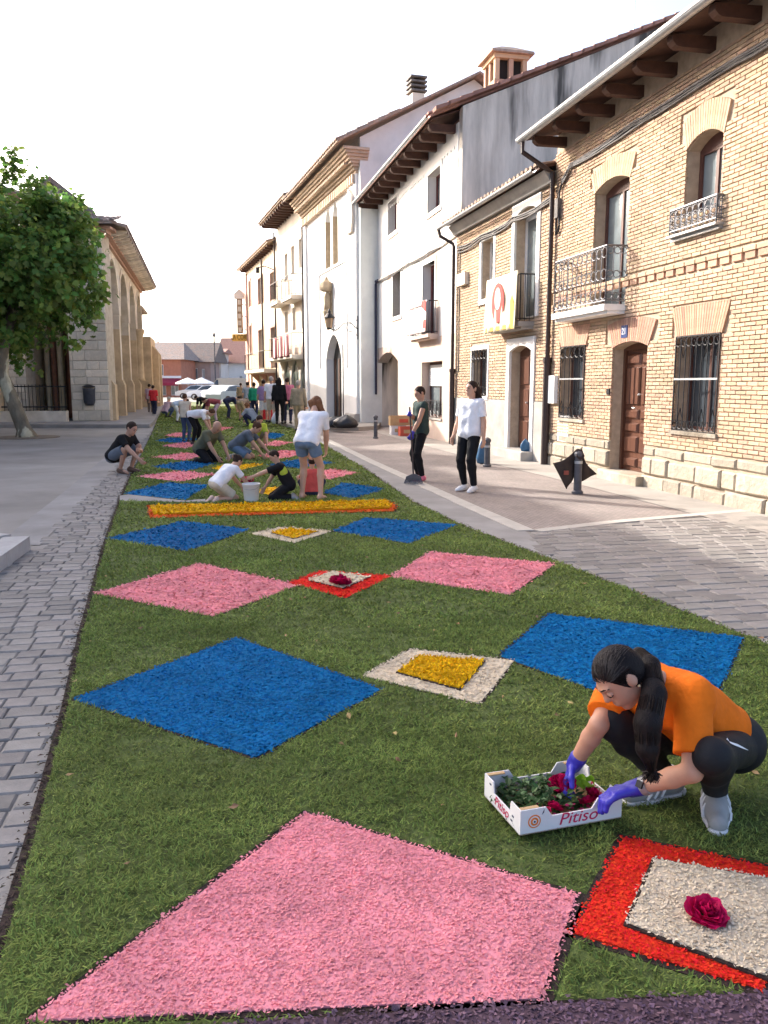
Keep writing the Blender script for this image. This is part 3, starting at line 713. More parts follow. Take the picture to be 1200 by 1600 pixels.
# ------------------------------------------------------------------ house A: buff brick
def house_a():
    h = FA.empty('brick_house', 'two storey buff brick house with carved brown door and iron balcony', 'house')
    L = FA.L; ZE = 5.95
    wl = FA.rect(877,914,541,654); wr = FA.rect(1056,1124,524,675); dr = FA.rect(955,1009,538,727)
    bd = FA.rect(928,981,283,482); uw = FA.rect(1073,1129,212,318)
    wl = (*wl, .0); wr = (*wr, .0)
    drO = (dr[0], dr[1], -.05, dr[3]-.06, .09); bdO = (bd[0], bd[1], bd[2], bd[3]-.1, .13); uwO = (uw[0], uw[1], uw[2]-.1, uw[3]-.1, .15)
    ops = [(*wl[:4], 0), (*wr[:4], 0), drO, bdO, uwO]
    zs = 3.16
    w = MB(); wall(w, -.0, L, -.1, ZE, -.36, -.012, ops); w.build('wall', M_mortar, h)
    zp = .66
    arch = []        # brick arches replace coursed bricks
    def archzone(r, z, rise, hgt, fl): arch.append((r[0]-.2*fl-.03, r[1]+.2*fl+.03, z, z+hgt+rise*.6, 0))
    archzone(wl, wl[3], 0, .36, .3); archzone(wr, wr[3], 0, .42, .6); archzone(dr, dr[3]+.03, 0, .36, 1.2); archzone(bd, bd[3]+.03, .0, .3, .8); archzone(uw, uw[3]+.05, .0, .34, .8)
    bops = ops+arch+[(0, L, zs-.002, zs+.16, 0)]
    bricks(FA, h, 0, L, zp, ZE-.02, bops, .205, .047, .0105, M_buff, M_buff_a, 300)
    for r, z, rise, hg, n, fl, m in ((wl, wl[3], 0, .36, 13, .3, M_redbrick), (wr, wr[3], 0, .42, 22, .28, M_redbrick), (dr, dr[3]-.05, .09, .38, 20, .35, M_redbrick), (bd, bd[3]-.1, .13, .34, 18, .25, M_buff), (uw, uw[3]-.1, .15, .38, 18, .25, M_buff)):
        voussoirs(h, r[0]-.02, r[1]+.02, z+.004, rise, hg, n, m, fl)
    # string course
    n = int(L/.26)
    me = None
    for i in range(n):
        b = MB(); b.bev(-.122, .122, -.02, .034, -.03, .03, .005); 
        if me is None: me = b.mesh('brick'); me.materials.append(M_buff)
        o = link(bpy.data.objects.new('brick', me), h); o.location = (.13+i*.262, 0, zs+.125)
        if i % 2 == 0 and n > 0:
            c = MB(); c.bev(-.1, .1, -.02, .022, -.042, .042, .004); q = c.build('brick', M_redbrick, h); q.location = (.13+i*.262, .0, zs+.045)
        else:
            c = MB(); c.bev(-.1, .1, -.02, .018, -.042, .042, .004); q = c.build('brick', M_redbrick, h); q.location = (.13+i*.262, .0, zs+.045)
    # stone plinth, each block its own piece
    z = -.1; hs = (.3,.28,.17)
    for k, hh in enumerate(hs):
        u = random.uniform(-.3,0)
        while u < L:
            l = random.uniform(.28,.8); a, b = max(u, 0), min(u+l, L)
            spans = [(a, b)]
            if b > dr[0] and a < dr[1]: spans = [(a, dr[0]), (dr[1], b)]
            for a_, b_ in spans:
                if b_-a_ > .06:
                    s = MB(); s.bev(-(b_-a_)/2+.006, (b_-a_)/2-.006, -.05, random.uniform(.02,.06) if k < 2 else random.uniform(.005,.03), -hh/2+.008, hh/2-.008+random.uniform(-.03,.0), .024)
                    q = s.build('plinth_stone', M_stone, h); q.location = ((a_+b_)/2, 0, z+hh/2); q.rotation_euler = (random.uniform(-.03,.03), random.uniform(-.025,.025), random.uniform(-.03,.03))
            u += l
        z += hh
    # windows, grilles
    M_winA = M_brownframe
    window(h, wl, .2, M_winA, M_glass, 2, 1, .05, M_stone, None); window(h, wr, .2, M_winA, M_glass, 2, 1, .06, M_stone, M_curtain)
    sh = MB(); sh.box(wr[0]+.02, wr[0]+(wr[1]-wr[0])*.3, -.19, -.16, wr[2]+.02, wr[3]-.02); sh.build('shutter', M_door, h)
    grille(h, wl, M_iron, .03, True, 5, wl[2]+(wl[3]-wl[2])*.55); grille(h, wr, M_iron, .03, True, 8, wr[2]+(wr[3]-wr[2])*.55)
    window(h, (bd[0], bd[1], bd[2], bd[3]-.1), .2, M_brownframe, M_paleglass, 2, 1, .07, None, M_curtain, 'balcony_door', .13)
    window(h, (uw[0], uw[1], uw[2]-.1, uw[3]-.1), .2, M_brownframe, M_paleglass, 2, 1, .07, None, M_whitecurtain, 'window', .15)
    # carved door
    u0, u1, z0, z1 = dr[0], dr[1], .16, dr[3]+.06
    d = MB(); d.box(u0, u1, -.3, -.24, z0, z1); do = d.build('door', M_door, h)
    fr = MB(); fr.box(u0, u0+.07, -.24, -.19, z0, z1); fr.box(u1-.07, u1, -.24, -.19, z0, z1); fr.box(u0+.07, u1-.07, -.24, -.19, z1-.14, z1); fr.build('door_frame', M_door, do)
    um = (u0+u1)/2
    def pnl(a, b, c, e, bb=.03, y=-.235):
        p = MB(); p.add([(a,y,c),(b,y,c),(b,y,e),(a,y,e),(a+bb,y+.035,c+bb),(b-bb,y+.035,c+bb),(b-bb,y+.035,e-bb),(a+bb,y+.035,e-bb)], [(0,4,5,1),(1,5,6,2),(2,6,7,3),(3,7,4,0),(7,6,5,4)]); p.build('door_panel', M_door, do)
    for a, b in ((u0+.1, um-.03), (um+.03, u1-.1)):
        for k in range(3):
            x = a+(b-a)*(k+.5)/3; pnl(x-(b-a)/7, x+(b-a)/7, z0+1.1, z1-.42, .015)
        pnl(a, b, z1-.38, z1-.2); pnl(a, b, z0+.86, z0+1.02); pnl(a, b, z0+.64, z0+.8); pnl(a, b, z0+.3, z0+.58); pnl(a, b, z0+.06, z0+.22)
    hd = MB(); hd.tube([(um+.1,-.2,z0+1.05),(um+.1,-.14,z0+1.05),(um+.02,-.14,z0+1.05)], .012, 6); hd.build('door_handle', M_palemetal, do)
    kn = MB(); kn.lathe([(.001,0),(.03,.006),(.035,.02),(.02,.035),(.001,.04)], (um, -.2, z0+1.25), 10); kn.build('door_knocker', M_palemetal, do)
    st = MB(); st.bev(u0-.1, u1+.12, -.3, .16, -.05, .155, .02); st.build('threshold', M_stone, h)
    ib = MB(); ib.box(dr[1]+.08-.05, dr[1]+.08+.05, -.01, .035, 1.42, 1.52); ib.build('doorbell', M_iron, h)
    # number plate
    pz = FA.uv(978,518)
    np_ = MB(); np_.box(pz[0]-.1, pz[0]+.1, .02, .034, pz[1]-.1, pz[1]+.1); npo = np_.build('number_plate', M_blueplate, h)
    text(npo, '21', .15, M_whitepaint, (pz[0], .037, pz[1]))
    # balcony and balconet
    dp, b0 = proj_balcony(FA, 976, 945, 490); b1 = FA.uv(866,495,dp)[0]; bz = FA.uv(910,482,dp)[1]
    balcony(h, (b0, b1), bz, FA.uv(910,396,dp)[1]-bz, dp, M_greyiron, M_whitepaint, .1, 11)
    dq, c0 = proj_balcony(FA, 1130, 1119, 345); c1 = FA.uv(1047,350,dq)[0]; cz = FA.uv(1084,358,dq)[1]; ch = FA.uv(1084,317,dq)[1]-cz
    balcony(h, (c0, c1), cz, ch, dq, M_greyiron, M_palemetal, .03, 8)
    # eaves
    ov = .62
    us = [L-.35-i*.92 for i in range(11)]
    rafters(h, [u for u in us if u > 0], ZE+.2, ov, .14, .17, M_eavewood)
    sof = MB(); sof.prism([(ov, ZE+.2),(ov, ZE+.23),(-.3, ZE+.43),(-.3, ZE+.4)], 0, L, 'x'); sof.build('eave_boards', M_eavewood, h)
    top = MB(); wall(top, 0, L, ZE, ZE+.42, -.36, -.02, []); top.build('wall_head', M_mortar, h)
    roof(h, -.0, L+.05, ZE+.24, ov+.02, 4.5, .22, M_tile, tiles=False)
    gutter(h, -.0, L+.1, ZE+.24, ov+.1, M_palemetal, .085)
    # gables closing the house
    for uu in (.0, L-.3):
        gb = MB(); gb.prism([(-.36,-.1),(-.36,ZE+.3),(-4.5,ZE+1.3),(-8.9,ZE+.3),(-8.9,-.1)], uu, uu+.3, 'x'); gb.build('side_wall', M_cement, h)
    # pipe at the joint with the next house
    up = L-.06; p = MB(); p.tube([(up, ov+.1, ZE+.16),(up, ov+.1, ZE-.02),(up-.0,.25, ZE-.28),(up,.09,ZE-.36),(up,.09,2.05)], .045, 8); po = p.build('downpipe', M_pipe, h)
    p2 = MB(); p2.tube([(up,.09,2.08),(up,.09,.0)], .075, 10); p2.tube([(up,.09,2.02),(up,.09,2.12)], .09, 10); p2.build('pipe_guard', M_pipe, po)
    mbx = MB(); q = FA.rect(863,873,587,630); mbx.box(q[0]+.02, q[1]+.02, -.01, .09, q[2], q[3]); mbx.build('meter_box', M_whitepaint, h)
    vt = MB(); vt.bev(L-.95, L-.45, -.01, .012, .5, 1.0, .004); vt.build('patched_plaster', M_white, h)
    # cables under the eaves
    zc = ZE-.28
    for k in range(4):
        cable(h, [(0,.03+.01*k,zc-.02*k),(2.2,.04+.01*k,zc+.03-.03*k),(4.4,.04,zc+.01-.02*k),(6.6,.045,zc-.02-.03*k),(L-.75,.05,zc-.1-.02*k),(L-.42,.05,zc-.28-.03*k)], M_cable if k != 2 else M_blackcable, .016 if k else .026, .03, k)
    cable(h, [(L-.42,.05,zc-.28),(L-.3,.06,zc-.5),(L-.36,.06,zc-1.1),(L-.22,.06,zc-1.25),(L-.2,.06,zc-.7)], M_blackcable, .02, .02, 9)
    bx = MB(); bx.box(L-.34, L-.2, 0, .1, zc-.95, zc-.6); bx.build('junction_box', M_cable, h)
    return h
house_a()
# ------------------------------------------------------------------ house B: small brick house
def house_b():
    h = FB.empty('brick_house', 'narrow brick house with white door frame and painted banner on balcony', 'house')
    L = FB.L; ZE = 5.45
    sw = FB.rect(753,772,374,466); fd = FB.rect(805,840,330,497); gw = FB.rect(739,762,547,618); dr = FB.rect(797,831,545,703)
    ops = [(*sw,0), (fd[0],fd[1],fd[2],fd[3]-.05,.12), (*gw,0), (dr[0],dr[1],-.05,dr[3]-.05,.12)]
    w = MB(); wall(w, 0, L, -.1, ZE, -.36, -.012, ops); w.build('wall', M_mortar, h)
    fr = .13; bops = [(o[0]-fr, o[1]+fr, o[2]-(fr if i in (0,2) else 0), o[3]+o[4]+fr, 0) for i, o in enumerate(ops)]
    bricks(FB, h, 0, L, 1.25, ZE-.02, bops, .235, .055, .013, M_buff, M_buff_a, 40)
    pl = MB(); wall(pl, 0, L, -.1, 1.24, -.02, .03, [(dr[0]-fr, dr[1]+fr, -.1, 1.3, 0)]); pl.build('plinth', M_cement, h)
    surround(h, sw, .12, M_white); surround(h, gw, .1, M_white)
    surround(h, (fd[0],fd[1],fd[2],fd[3]-.05), .15, M_white, .04, False, .12); surround(h, (dr[0],dr[1],0,dr[3]-.05), .16, M_white, .05, False, .12, 'door_surround')
    window(h, sw, .2, M_whiteframe, M_paleglass, 1, 1, .05); window(h, gw, .2, M_brownframe, M_glass, 2, 1, .05); grille(h, gw, M_iron, .04, True, 5)
    window(h, (fd[0],fd[1],fd[2],fd[3]-.05), .22, M_whiteframe, M_paleglass, 2, 1, .07, None, M_whitecurtain, 'balcony_door', .12)
    d = MB(); d.box(dr[0], dr[1], -.3, -.22, .2, dr[3]+.08); do = d.build('door', M_door, h); um = (dr[0]+dr[1])/2
    for a, b in ((dr[0]+.06, um-.03), (um+.03, dr[1]-.06)):
        for z0, z1 in ((.3,.8),(.88,1.5),(1.58,2.2)):
            p = MB(); p.bev(a, b, -.23, -.195, z0, z1, .02); p.build('door_panel', M_door, do)
    hd = MB(); hd.tube([(um+.08,-.2,1.2),(um+.08,-.15,1.2)], .02, 7); hd.build('door_handle', M_palemetal, do)
    st = MB(); st.bev(dr[0]-.2, dr[1]+.2, -.3, .3, -.05, .19, .02); st.build('threshold', M_cement, h)
    dp, b0 = proj_balcony(FB, 834, 812, 505); b1 = FB.uv(764,505,dp)[0]; bz = FB.uv(790,506,dp)[1]
    balcony(h, (b0, b1), bz, .95, dp, M_iron, M_cement, .1, 12, False)
    roof(h, -.02, L+.12, ZE+.2, .36, 4.2, .26, M_tile, under=M_eavewood); gutter(h, -.0, L+.2, ZE+.19, .46, M_palemetal, .06)
    co = MB(); co.prism([(-.2,ZE-.02),(.1,ZE-.02),(.25,ZE+.19),(-.2,ZE+.19)], 0, L, 'x'); co.build('eave_cove', M_cement, h)
    for uu in (L-.3,):
        gb = MB(); gb.prism([(-.36,-.1),(-.36,ZE+.1),(-4.3,ZE+1.1),(-8.4,ZE+.1),(-8.4,-.1)], uu, uu+.28, 'x'); gb.build('side_wall', M_cement, h)
    up = L-.04; p = MB(); p.tube([(L+.14,.46,ZE+.14),(L+.13,.42,ZE-.02),(up+.02,.12,ZE-.22),(up,.1,ZE-.3),(up,.1,1.95)], .045, 8); po = p.build('downpipe', M_pipe, h)
    p2 = MB(); p2.tube([(up,.1,1.98),(up,.1,.0)], .07, 10); p2.tube([(up,.1,1.92),(up,.1,2.0)], .085, 10); p2.build('pipe_guard', M_pipe, po)
    q = FB.rect(721,733,427,446); m = MB(); m.box(q[0], q[1], -.01, .12, q[2], q[3]); m.build('meter_box', M_paleplaster, h)
    for k in range(3): cable(h, [(.05,.04+.01*k,ZE-.25-.05*k),(2.,.05,ZE-.3-.04*k),(4,.05,ZE-.32-.05*k),(L-.2,.06,ZE-.35-.06*k)], M_cable if k else M_blackcable, .02, .06, 30+k)
    cable(h, [(L-.35,.03,ZE-.4),(L-.35,.03,3.1),(L-.33,.03,1.9)], M_cable, .014, 0, 41)
    return h, (b0, b1, bz, dp)
hB, balB = house_b()
# ------------------------------------------------------------------ house C: white rendered house
def house_c():
    h = FC.empty('white_house', 'three storey white rendered house with weathered grey gable and archway', 'house')
    L = FC.L; ZE = 7.95
    w1 = FC.rect(607,621,312,364); w2 = FC.rect(669,689,267,328); w3 = FC.rect(614,627,423,494); bd = FC.rect(661,680,411,522); gw = FC.rect(659,691,565,652); ar = FC.rect(590,622,566,664)
    ops = [(*w1,0),(*w2,0),(*w3,0),(*bd,0),(*gw,0),(max(.1,ar[0]),min(ar[1],L-.15),-.1,ar[3],.35)]
    zb = 2.95
    w = MB(); wall(w, 0, L, zb, ZE+.3, -.4, 0, ops); w.build('upper_wall', M_white, h)
    w = MB(); wall(w, 0, L, -.1, zb, -.4, .006, ops); w.build('lower_wall', M_pinkplaster, h)
    for r in (w1, w2, w3): surround(h, r, .13, M_white, .025)
    surround(h, bd, .12, M_white, .025, False)
    for r in (w1, w2): window(h, r, .24, M_redframe, M_glass, 1, 1, .07, M_white)
    window(h, w3, .24, M_whiteframe, M_glass, 1, 2, .06, M_white); window(h, bd, .24, M_redframe, M_glass, 1, 1, .12, None, None, 'balcony_door')
    window(h, gw, .26, M_brownframe, M_paleglass, 2, 1, .07, M_cement, None)
    bl = MB(); n = 9; zt = gw[3]; 
    for i in range(n): bl.box(gw[0]+.08, gw[1]-.08, -.24, -.225, zt-.08-(i+1)*.07, zt-.08-i*.07-.006)
    bl.build('roller_blind', M_whitepaint, h)
    lg = (gw[0]+.02, gw[1]-.02, gw[2]+.02, gw[2]+.5); grille(h, lg, M_iron, .05, True, 6)
    # archway passage
    a0, a1 = ops[-1][0], ops[-1][1]
    pa = MB(); pa.box(a0-.05, a1+.05, -2.2, -2.1, -.1, 3.3); pa.box(a0-.12, a0-.02, -2.1, -.401, -.1, 3.3); pa.box(a1+.02, a1+.12, -2.1, -.401, -.1, 3.3); pa.box(a0-.1, a1+.1, -2.1, -.401, 3.3, 3.4); pa.build('passage_walls', M_pinkplaster, h)
    pw = MB(); pw.box(a0+.05, a0+.75, -2.08, -2.02, 1.35, 2.65); pw.build('passage_shutter', M_redframe, h)
    # eaves
    ov = .72; k = 12
    rafters(h, [.3+i*(L-.6)/(k-1) for i in range(k)], ZE+.3, ov, .15, .2, M_eavewood)
    sof = MB(); sof.prism([(ov, ZE+.3),(ov, ZE+.33),(-.3, ZE+.33+.36),(-.3, ZE+.66)], -.05, L, 'x'); sof.build('eave_boards', M_eavewood, h)
    roof(h, -.12, L+.1, ZE+.34, ov+.06, 6.4, .42, M_redtile, .07); gutter(h, -.1, L+.05, ZE+.36, ov+.14, M_palemetal, .06)
    zr = ZE+.34+.42*(6.4+ov+.06)
    gb = MB(); gb.prism([(0,-.1),(-.02,ZE+.6),(-6.4,zr-.02),(-12.8,ZE+.6),(-12.8,-.1)], -.004, -.001-.3, 'x'); gb.build('gable_wall', M_gable, h)
    gb = MB(); gb.prism([(0,-.1),(-.02,ZE+.5),(-6.4,zr-.1),(-12.8,ZE+.5),(-12.8,-.1)], L-.3, L-.002, 'x'); gb.build('rear_gable', M_gable, h)
    # verge tiles along the gable
    vt = MB(); n = 22
    for i in range(n):
        y0 = ov-i*(6.4+ov)/n; y1 = y0-(6.4+ov)/n-.06; z0 = ZE+.42+.42*(ov-y0); z1 = ZE+.42+.42*(ov-y1)+.0
        vt.prism([(y0, z0),(y0, z0+.1),(y1, z1+.07),(y1, z1)], -.42, -.08, 'x')
    vt.build('verge_tiles', M_redtile, h)
    rc = MB(); rc.tube([(-.45,-6.45,zr+.12),(L,-6.45,zr+.12)], .14, 8); rc.build('ridge', M_tile, h)
    # little holes line under the eaves
    dn = MB()
    for i in range(26): dn.box(.3+i*.31, .36+i*.31, -.01, .02, ZE-.28, ZE-.22)
    dn.build('dentil_row', M_whitepaint, h)
    dp, b0 = proj_balcony(FC, 684, 670, 525); b1 = FC.uv(641,525,dp)[0]; bz = FC.uv(656,524,dp)[1]
    balcony(h, (b0, b1), bz, .92, dp, M_iron, M_redtile if False else M_pinkplaster, .1, 10, False)
    zc = FC.uv(650,405)[1]
    for k in range(3): cable(h, [(.0,.03,zc+.02*k),(2.5,.04,zc-.02-.03*k),(5,.04,zc+.0-.03*k),(L-.4,.05,zc-.04*k)], M_paleplaster if k == 0 else M_cable, .028 if k == 0 else .014, .04, 50+k)
    for k, (du, z0) in enumerate(((.12,.1),(.42,1.2))):
        p = MB(); p.tube([(L-du-.25,.08,zc),(L-du,.1,zc-.12),(L-du,.1,z0)], .045, 8); p.build('cable_duct', M_bluepipe, h)
    # chimney
    ch = MB(); cu, cy, cz = 4.1, -2.75, ZE+.34+.42*(2.75+ov); ch.box(cu-.46, cu+.46, cy-.46, cy+.46, cz-.4, cz+.75); co = ch.build('chimney', M_buff_a, h)
    hd = MB()
    for a in range(-2, 3):
        for b in range(-2, 3):
            if abs(a) == 2 or abs(b) == 2:
                if (a+b) % 2 == 0: hd.box(cu+a*.22-.07, cu+a*.22+.07, cy+b*.22-.07, cy+b*.22+.07, cz+.9, cz+1.5)
    hd.box(cu-.54, cu+.54, cy-.54, cy+.54, cz+.752, cz+.9); hd.box(cu-.56, cu+.56, cy-.56, cy+.56, cz+1.502, cz+1.62); hd.build('chimney_head', M_buff_a, co)
    dk = MB(); dk.box(cu-.36, cu+.36, cy-.36, cy+.36, cz+.9, cz+1.5); dk.build('flue', M_dark, co)
    cp = MB(); cp.add([(cu-.68,cy-.68,cz+1.625),(cu+.68,cy-.68,cz+1.625),(cu+.68,cy+.68,cz+1.625),(cu-.68,cy+.68,cz+1.625),(cu-.66,cy-.66,cz+1.7),(cu+.66,cy-.66,cz+1.7),(cu+.66,cy+.66,cz+1.7),(cu-.66,cy+.66,cz+1.7),(cu-.2,cy-.2,cz+1.95),(cu+.2,cy-.2,cz+1.95),(cu+.2,cy+.2,cz+1.95),(cu-.2,cy+.2,cz+1.95)],
        [(3,2,1,0),(0,1,5,4),(1,2,6,5),(2,3,7,6),(3,0,4,7),(4,5,9,8),(5,6,10,9),(6,7,11,10),(7,4,8,11),(8,9,10,11)]); cp.build('chimney_cap', M_tile, co)
    an = MB(); an.tube([(3.2,-6.5,zr),(3.2,-6.5,zr+4.5)], .015, 4); an.build('antenna', M_palemetal, h)
    return h, (b0, b1, bz, dp)
hC, balC = house_c()
# ------------------------------------------------------------------ chapel
M_chapel = mat('chapel_whitewash', (.80,.79,.77), .9, .05, 1.2, .2, 25, rgb2=(.70,.68,.64), lo=.5, hi=.85)
M_cornice = mat('cornice_brick', (.50,.39,.29), .9, .15, 5, .4, 40, rnd='attr', rvar=.15)
M_sandstone = mat('carved_sandstone', (.42,.33,.22), .9, .2, 5, .6, 20)
def chapel():
    h = FD.empty('chapel', 'tall white chapel front with twin pointed windows and carved niche', 'chapel')
    L = FD.L; ZE = 9.35
    wa = FD.rect(508.5,516.5,345,419); wb = FD.rect(520,528,336,414); dr = FD.rect(510,534,560,663)
    ops = [(*wa,.5,True),(*wb,.5,True),(dr[0],dr[1],-.1,dr[3],1.0,True)]
    w = MB(); wall(w, 0, L, -.1, ZE, -.5, 0, ops); w.build('wall', M_chapel, h)
    for r in (wa, wb):
        window(h, r, .34, M_sandstone, M_glass, 1, 1, .05, None, None, 'window', .5)
        j = MB(); j.box(r[1]-.015, r[1]-.001, -.34, .002, r[2], r[3]+.1); j.build('stone_jamb', M_sandstone, h)
    d = MB(); d.prism(arc_pts(dr[0], dr[1], dr[3], 1.0, True)+[(dr[1],-.05),(dr[0],-.05)], -.45, -.35, 'y'); do = d.build('door', M_iron, h)
    for k in range(4):
        u = dr[0]+(dr[1]-dr[0])*(k+.5)/4; p = MB(); p.box(u-.12, u+.12, -.355, -.32, .2, dr[3]); p.build('door_board', M_wood, do)
    # corner pilasters and mouldings
    for a, b in ((0,1.2),(L-.6,L)):
        m = MB(); m.box(a, b, -.02, .1, -.1, ZE); m.build('pilaster', M_chapel, h)
    f = MB(); q = FD.rect(500,543,415,575)
    f.box(q[0], q[0]+.1, 0, .05, q[2], q[3]); f.box(q[1]-.1, q[1], 0, .05, q[2], q[3]); f.box(q[0]+.1, q[1]-.1, 0, .05, q[3]-.1, q[3]); f.build('frame_moulding', M_chapel, h)
    # stepped cornice
    c = MB()
    for k in range(8): c.box(-.07*k-.05, L+.0, -.3, .1+.085*k, ZE+k*.1, ZE+k*.1+.096)
    for i in range(30): c.box(.1+i*(L-.2)/30, .1+i*(L-.2)/30+.17, .0, .2, ZE-.32, ZE-.004)
    for i in range(44): c.box(.1+i*(L-.2)/44, .1+i*(L-.2)/44+.11, .3, .52, ZE+.3, ZE+.4)
    c.build('cornice', M_cornice, h)
    roof(h, -.85, L+.1, ZE+.82, 1.0, 4.5, .52, M_tile, .08, True, .26); zr = ZE+.82+.52*5.5
    gb = MB(); gb.prism([(.0,-.1),(0,ZE+1.2),(-4.5,zr-.05),(-9,ZE+.82),(-9,-.1)], -.003, -.303, 'x'); gb.build('gable_wall', mat('grey_wash', (.78,.80,.77), .92, .08, 1.5, .25, 25, rgb2=(.68,.70,.67)), h)
    # ventilator
    vp = MB(); vu, vy = 2.0, -3.0; vz = ZE+.82+.52*4; vp.box(vu-.25, vu+.25, vy-.25, vy+.25, vz-.6, vz+.75); vo = vp.build('vent_stack', M_paleplaster, h)
    for k in range(4):
        l = MB(); l.box(vu-.34, vu+.34, vy-.34, vy+.34, vz+.8+k*.17, vz+.87+k*.17); l.build('vent_louvre', M_cable, vo)
    st = MB(); st.box(vu-.15, vu+.15, vy-.15, vy+.15, vz+.75, vz+1.4); st.build('vent_core', M_dark, vo)
    # carved niche with hood and corner shield
    nq = FD.rect(510,527,440,512); um = (nq[0]+nq[1])/2
    n = MB(); n.lathe([(.06,nq[2]-.1),(.14,nq[2]+.2),(.22,nq[2]+.6),(.24,nq[2]+.7),(.15,nq[2]+.75)], (um,.16,0), 10); ni = n.build('niche_bracket', M_sandstone, h, True)
    s = MB(); s.lathe([(.17,nq[2]+.74),(.15,nq[2]+1.0),(.17,nq[2]+1.25),(.12,nq[2]+1.42),(.06,nq[2]+1.46),(.085,nq[2]+1.54),(.07,nq[2]+1.64),(.01,nq[2]+1.68)], (um,.18,0), 10); s.build('niche_figure', M_sandstone, ni, True)
    hdm = MB(); hdm.lathe([(.2,nq[3]-.42),(.28,nq[3]-.36),(.3,nq[3]-.26),(.24,nq[3]-.05),(.12,nq[3]+.04),(.03,nq[3]+.2)], (um,.22,0), 8); hdm.build('niche_hood', M_sandstone, ni)
    bkp = MB(); bkp.box(um-.2, um+.2, -.02, .06, nq[2]+.3, nq[3]-.2); bkp.build('niche_back', M_sandstone, ni)
    sd = MB(); sd.prism([(.25,7.3),(.95,7.3),(1.0,8.6),(.6,8.9),(.2,8.6),(.1,7.8)], .1, .22, 'y'); sd.build('coat_of_arms', M_paleplaster, h)
    pp = MB(); pp.tube([(L-.03,.12,ZE),(L-.03,.12,.1)], .05, 7); pp.build('downpipe', M_pipe, h)
    sp = MB(); sp.tube([(1.9,.13,3.2),(1.9,.13,.1)], .03, 6); sp.build('cable_duct', M_cable, h)
    for z in (0,): 
        b = MB(); b.bev(-.1, 1.4, -.2, .22, -.1, .45, .04); b.build('base_stone', M_cement, h)
    return h
chapel()
# ------------------------------------------------------------------ two houses beyond the chapel
def house_f():
    h = FF.empty('townhouse', 'cream townhouse with iron balconies and three green ground floor arches', 'house')
    L = FF.L; ZE = 10.1
    tops = [FF.rect(467,473.5,372,418), FF.rect(455,460,384,428), FF.rect(445,449.5,396,438)]
    mids = [FF.rect(471,477,473,512), FF.rect(457,462,480,516), FF.rect(445,450,486,520)]
    arc = [FF.rect(470,481,583,660), FF.rect(456,467.5,583,655), FF.rect(444.5,453.5,583,650)]
    ops = [(*r,0) for r in tops+mids]+[(r[0],r[1],-.1,r[3],.7) for r in arc]
    w = MB(); wall(w, 0, L, -.1, ZE, -.4, 0, ops); w.build('wall', M_paleplaster, h)
    for r in tops+mids: window(h, r, .2, M_whiteframe, M_glass, 2, 1, .06)
    M_green = mat('dark_green_paint', (.012,.045,.03), .5, .2, 6)
    for r in arc:
        d = MB(); d.prism(arc_pts(r[0]+.002, r[1]-.002, r[3], .7)+[(r[1]-.002,-.05),(r[0]+.002,-.05)], -.2, -.1, 'y'); d.build('arched_shutter', M_green, h)
        for k in range(3):
            u = r[0]+(r[1]-r[0])*(k+.5)/3; p = MB(); p.box(u-.1, u+.1, -.1, -.07, .1, r[3]); p.build('shutter_board', M_green, h)
    z0 = FF.uv(475,450,.6)[1]
    balcony(h, (.4, 3.0), z0, 1.0, .6, M_iron, M_paleplaster, .16, 12, False); balcony(h, (4.2, 6.6), FF.uv(447,462,.6)[1], 1.0, .6, M_iron, M_paleplaster, .16, 12, False)
    zm = FF.uv(465,552,.6)[1]; bo = balcony(h, (.5, L-.6), zm, 1.05, .6, M_iron, M_paleplaster, .18, 24, False)
    rafters(h, [.3+i*.62 for i in range(12)], ZE+.3, .9, .14, .2, M_eavewood)
    sof = MB(); sof.prism([(.9, ZE+.3),(.9, ZE+.33),(-.3, ZE+.6),(-.3, ZE+.57)], 0, L, 'x'); sof.build('eave_boards', mat('brown_eaves', (.26,.15,.09), .8, .2, 4), h)
    tp = MB(); tp.box(0, L, -.4, -.01, ZE, ZE+.55); tp.build('wall_head', M_paleplaster, h)
    roof(h, -.05, L+.1, ZE+.34, .95, 4.5, .35, M_tile, .08, True, .26)
    gb = MB(); gb.prism([(-.4,-.1),(-.4,ZE+.3),(-4.5,ZE+2.1),(-9,ZE+.3),(-9,-.1)], L-.3, L, 'x'); gb.build('side_wall', M_paleplaster, h)
    pp = MB(); pp.tube([(L-.05,.1,ZE),(L-.05,.1,.1)], .05, 7); pp.build('downpipe', M_pipe, h)
    return h, zm
hF, zmF = house_f()
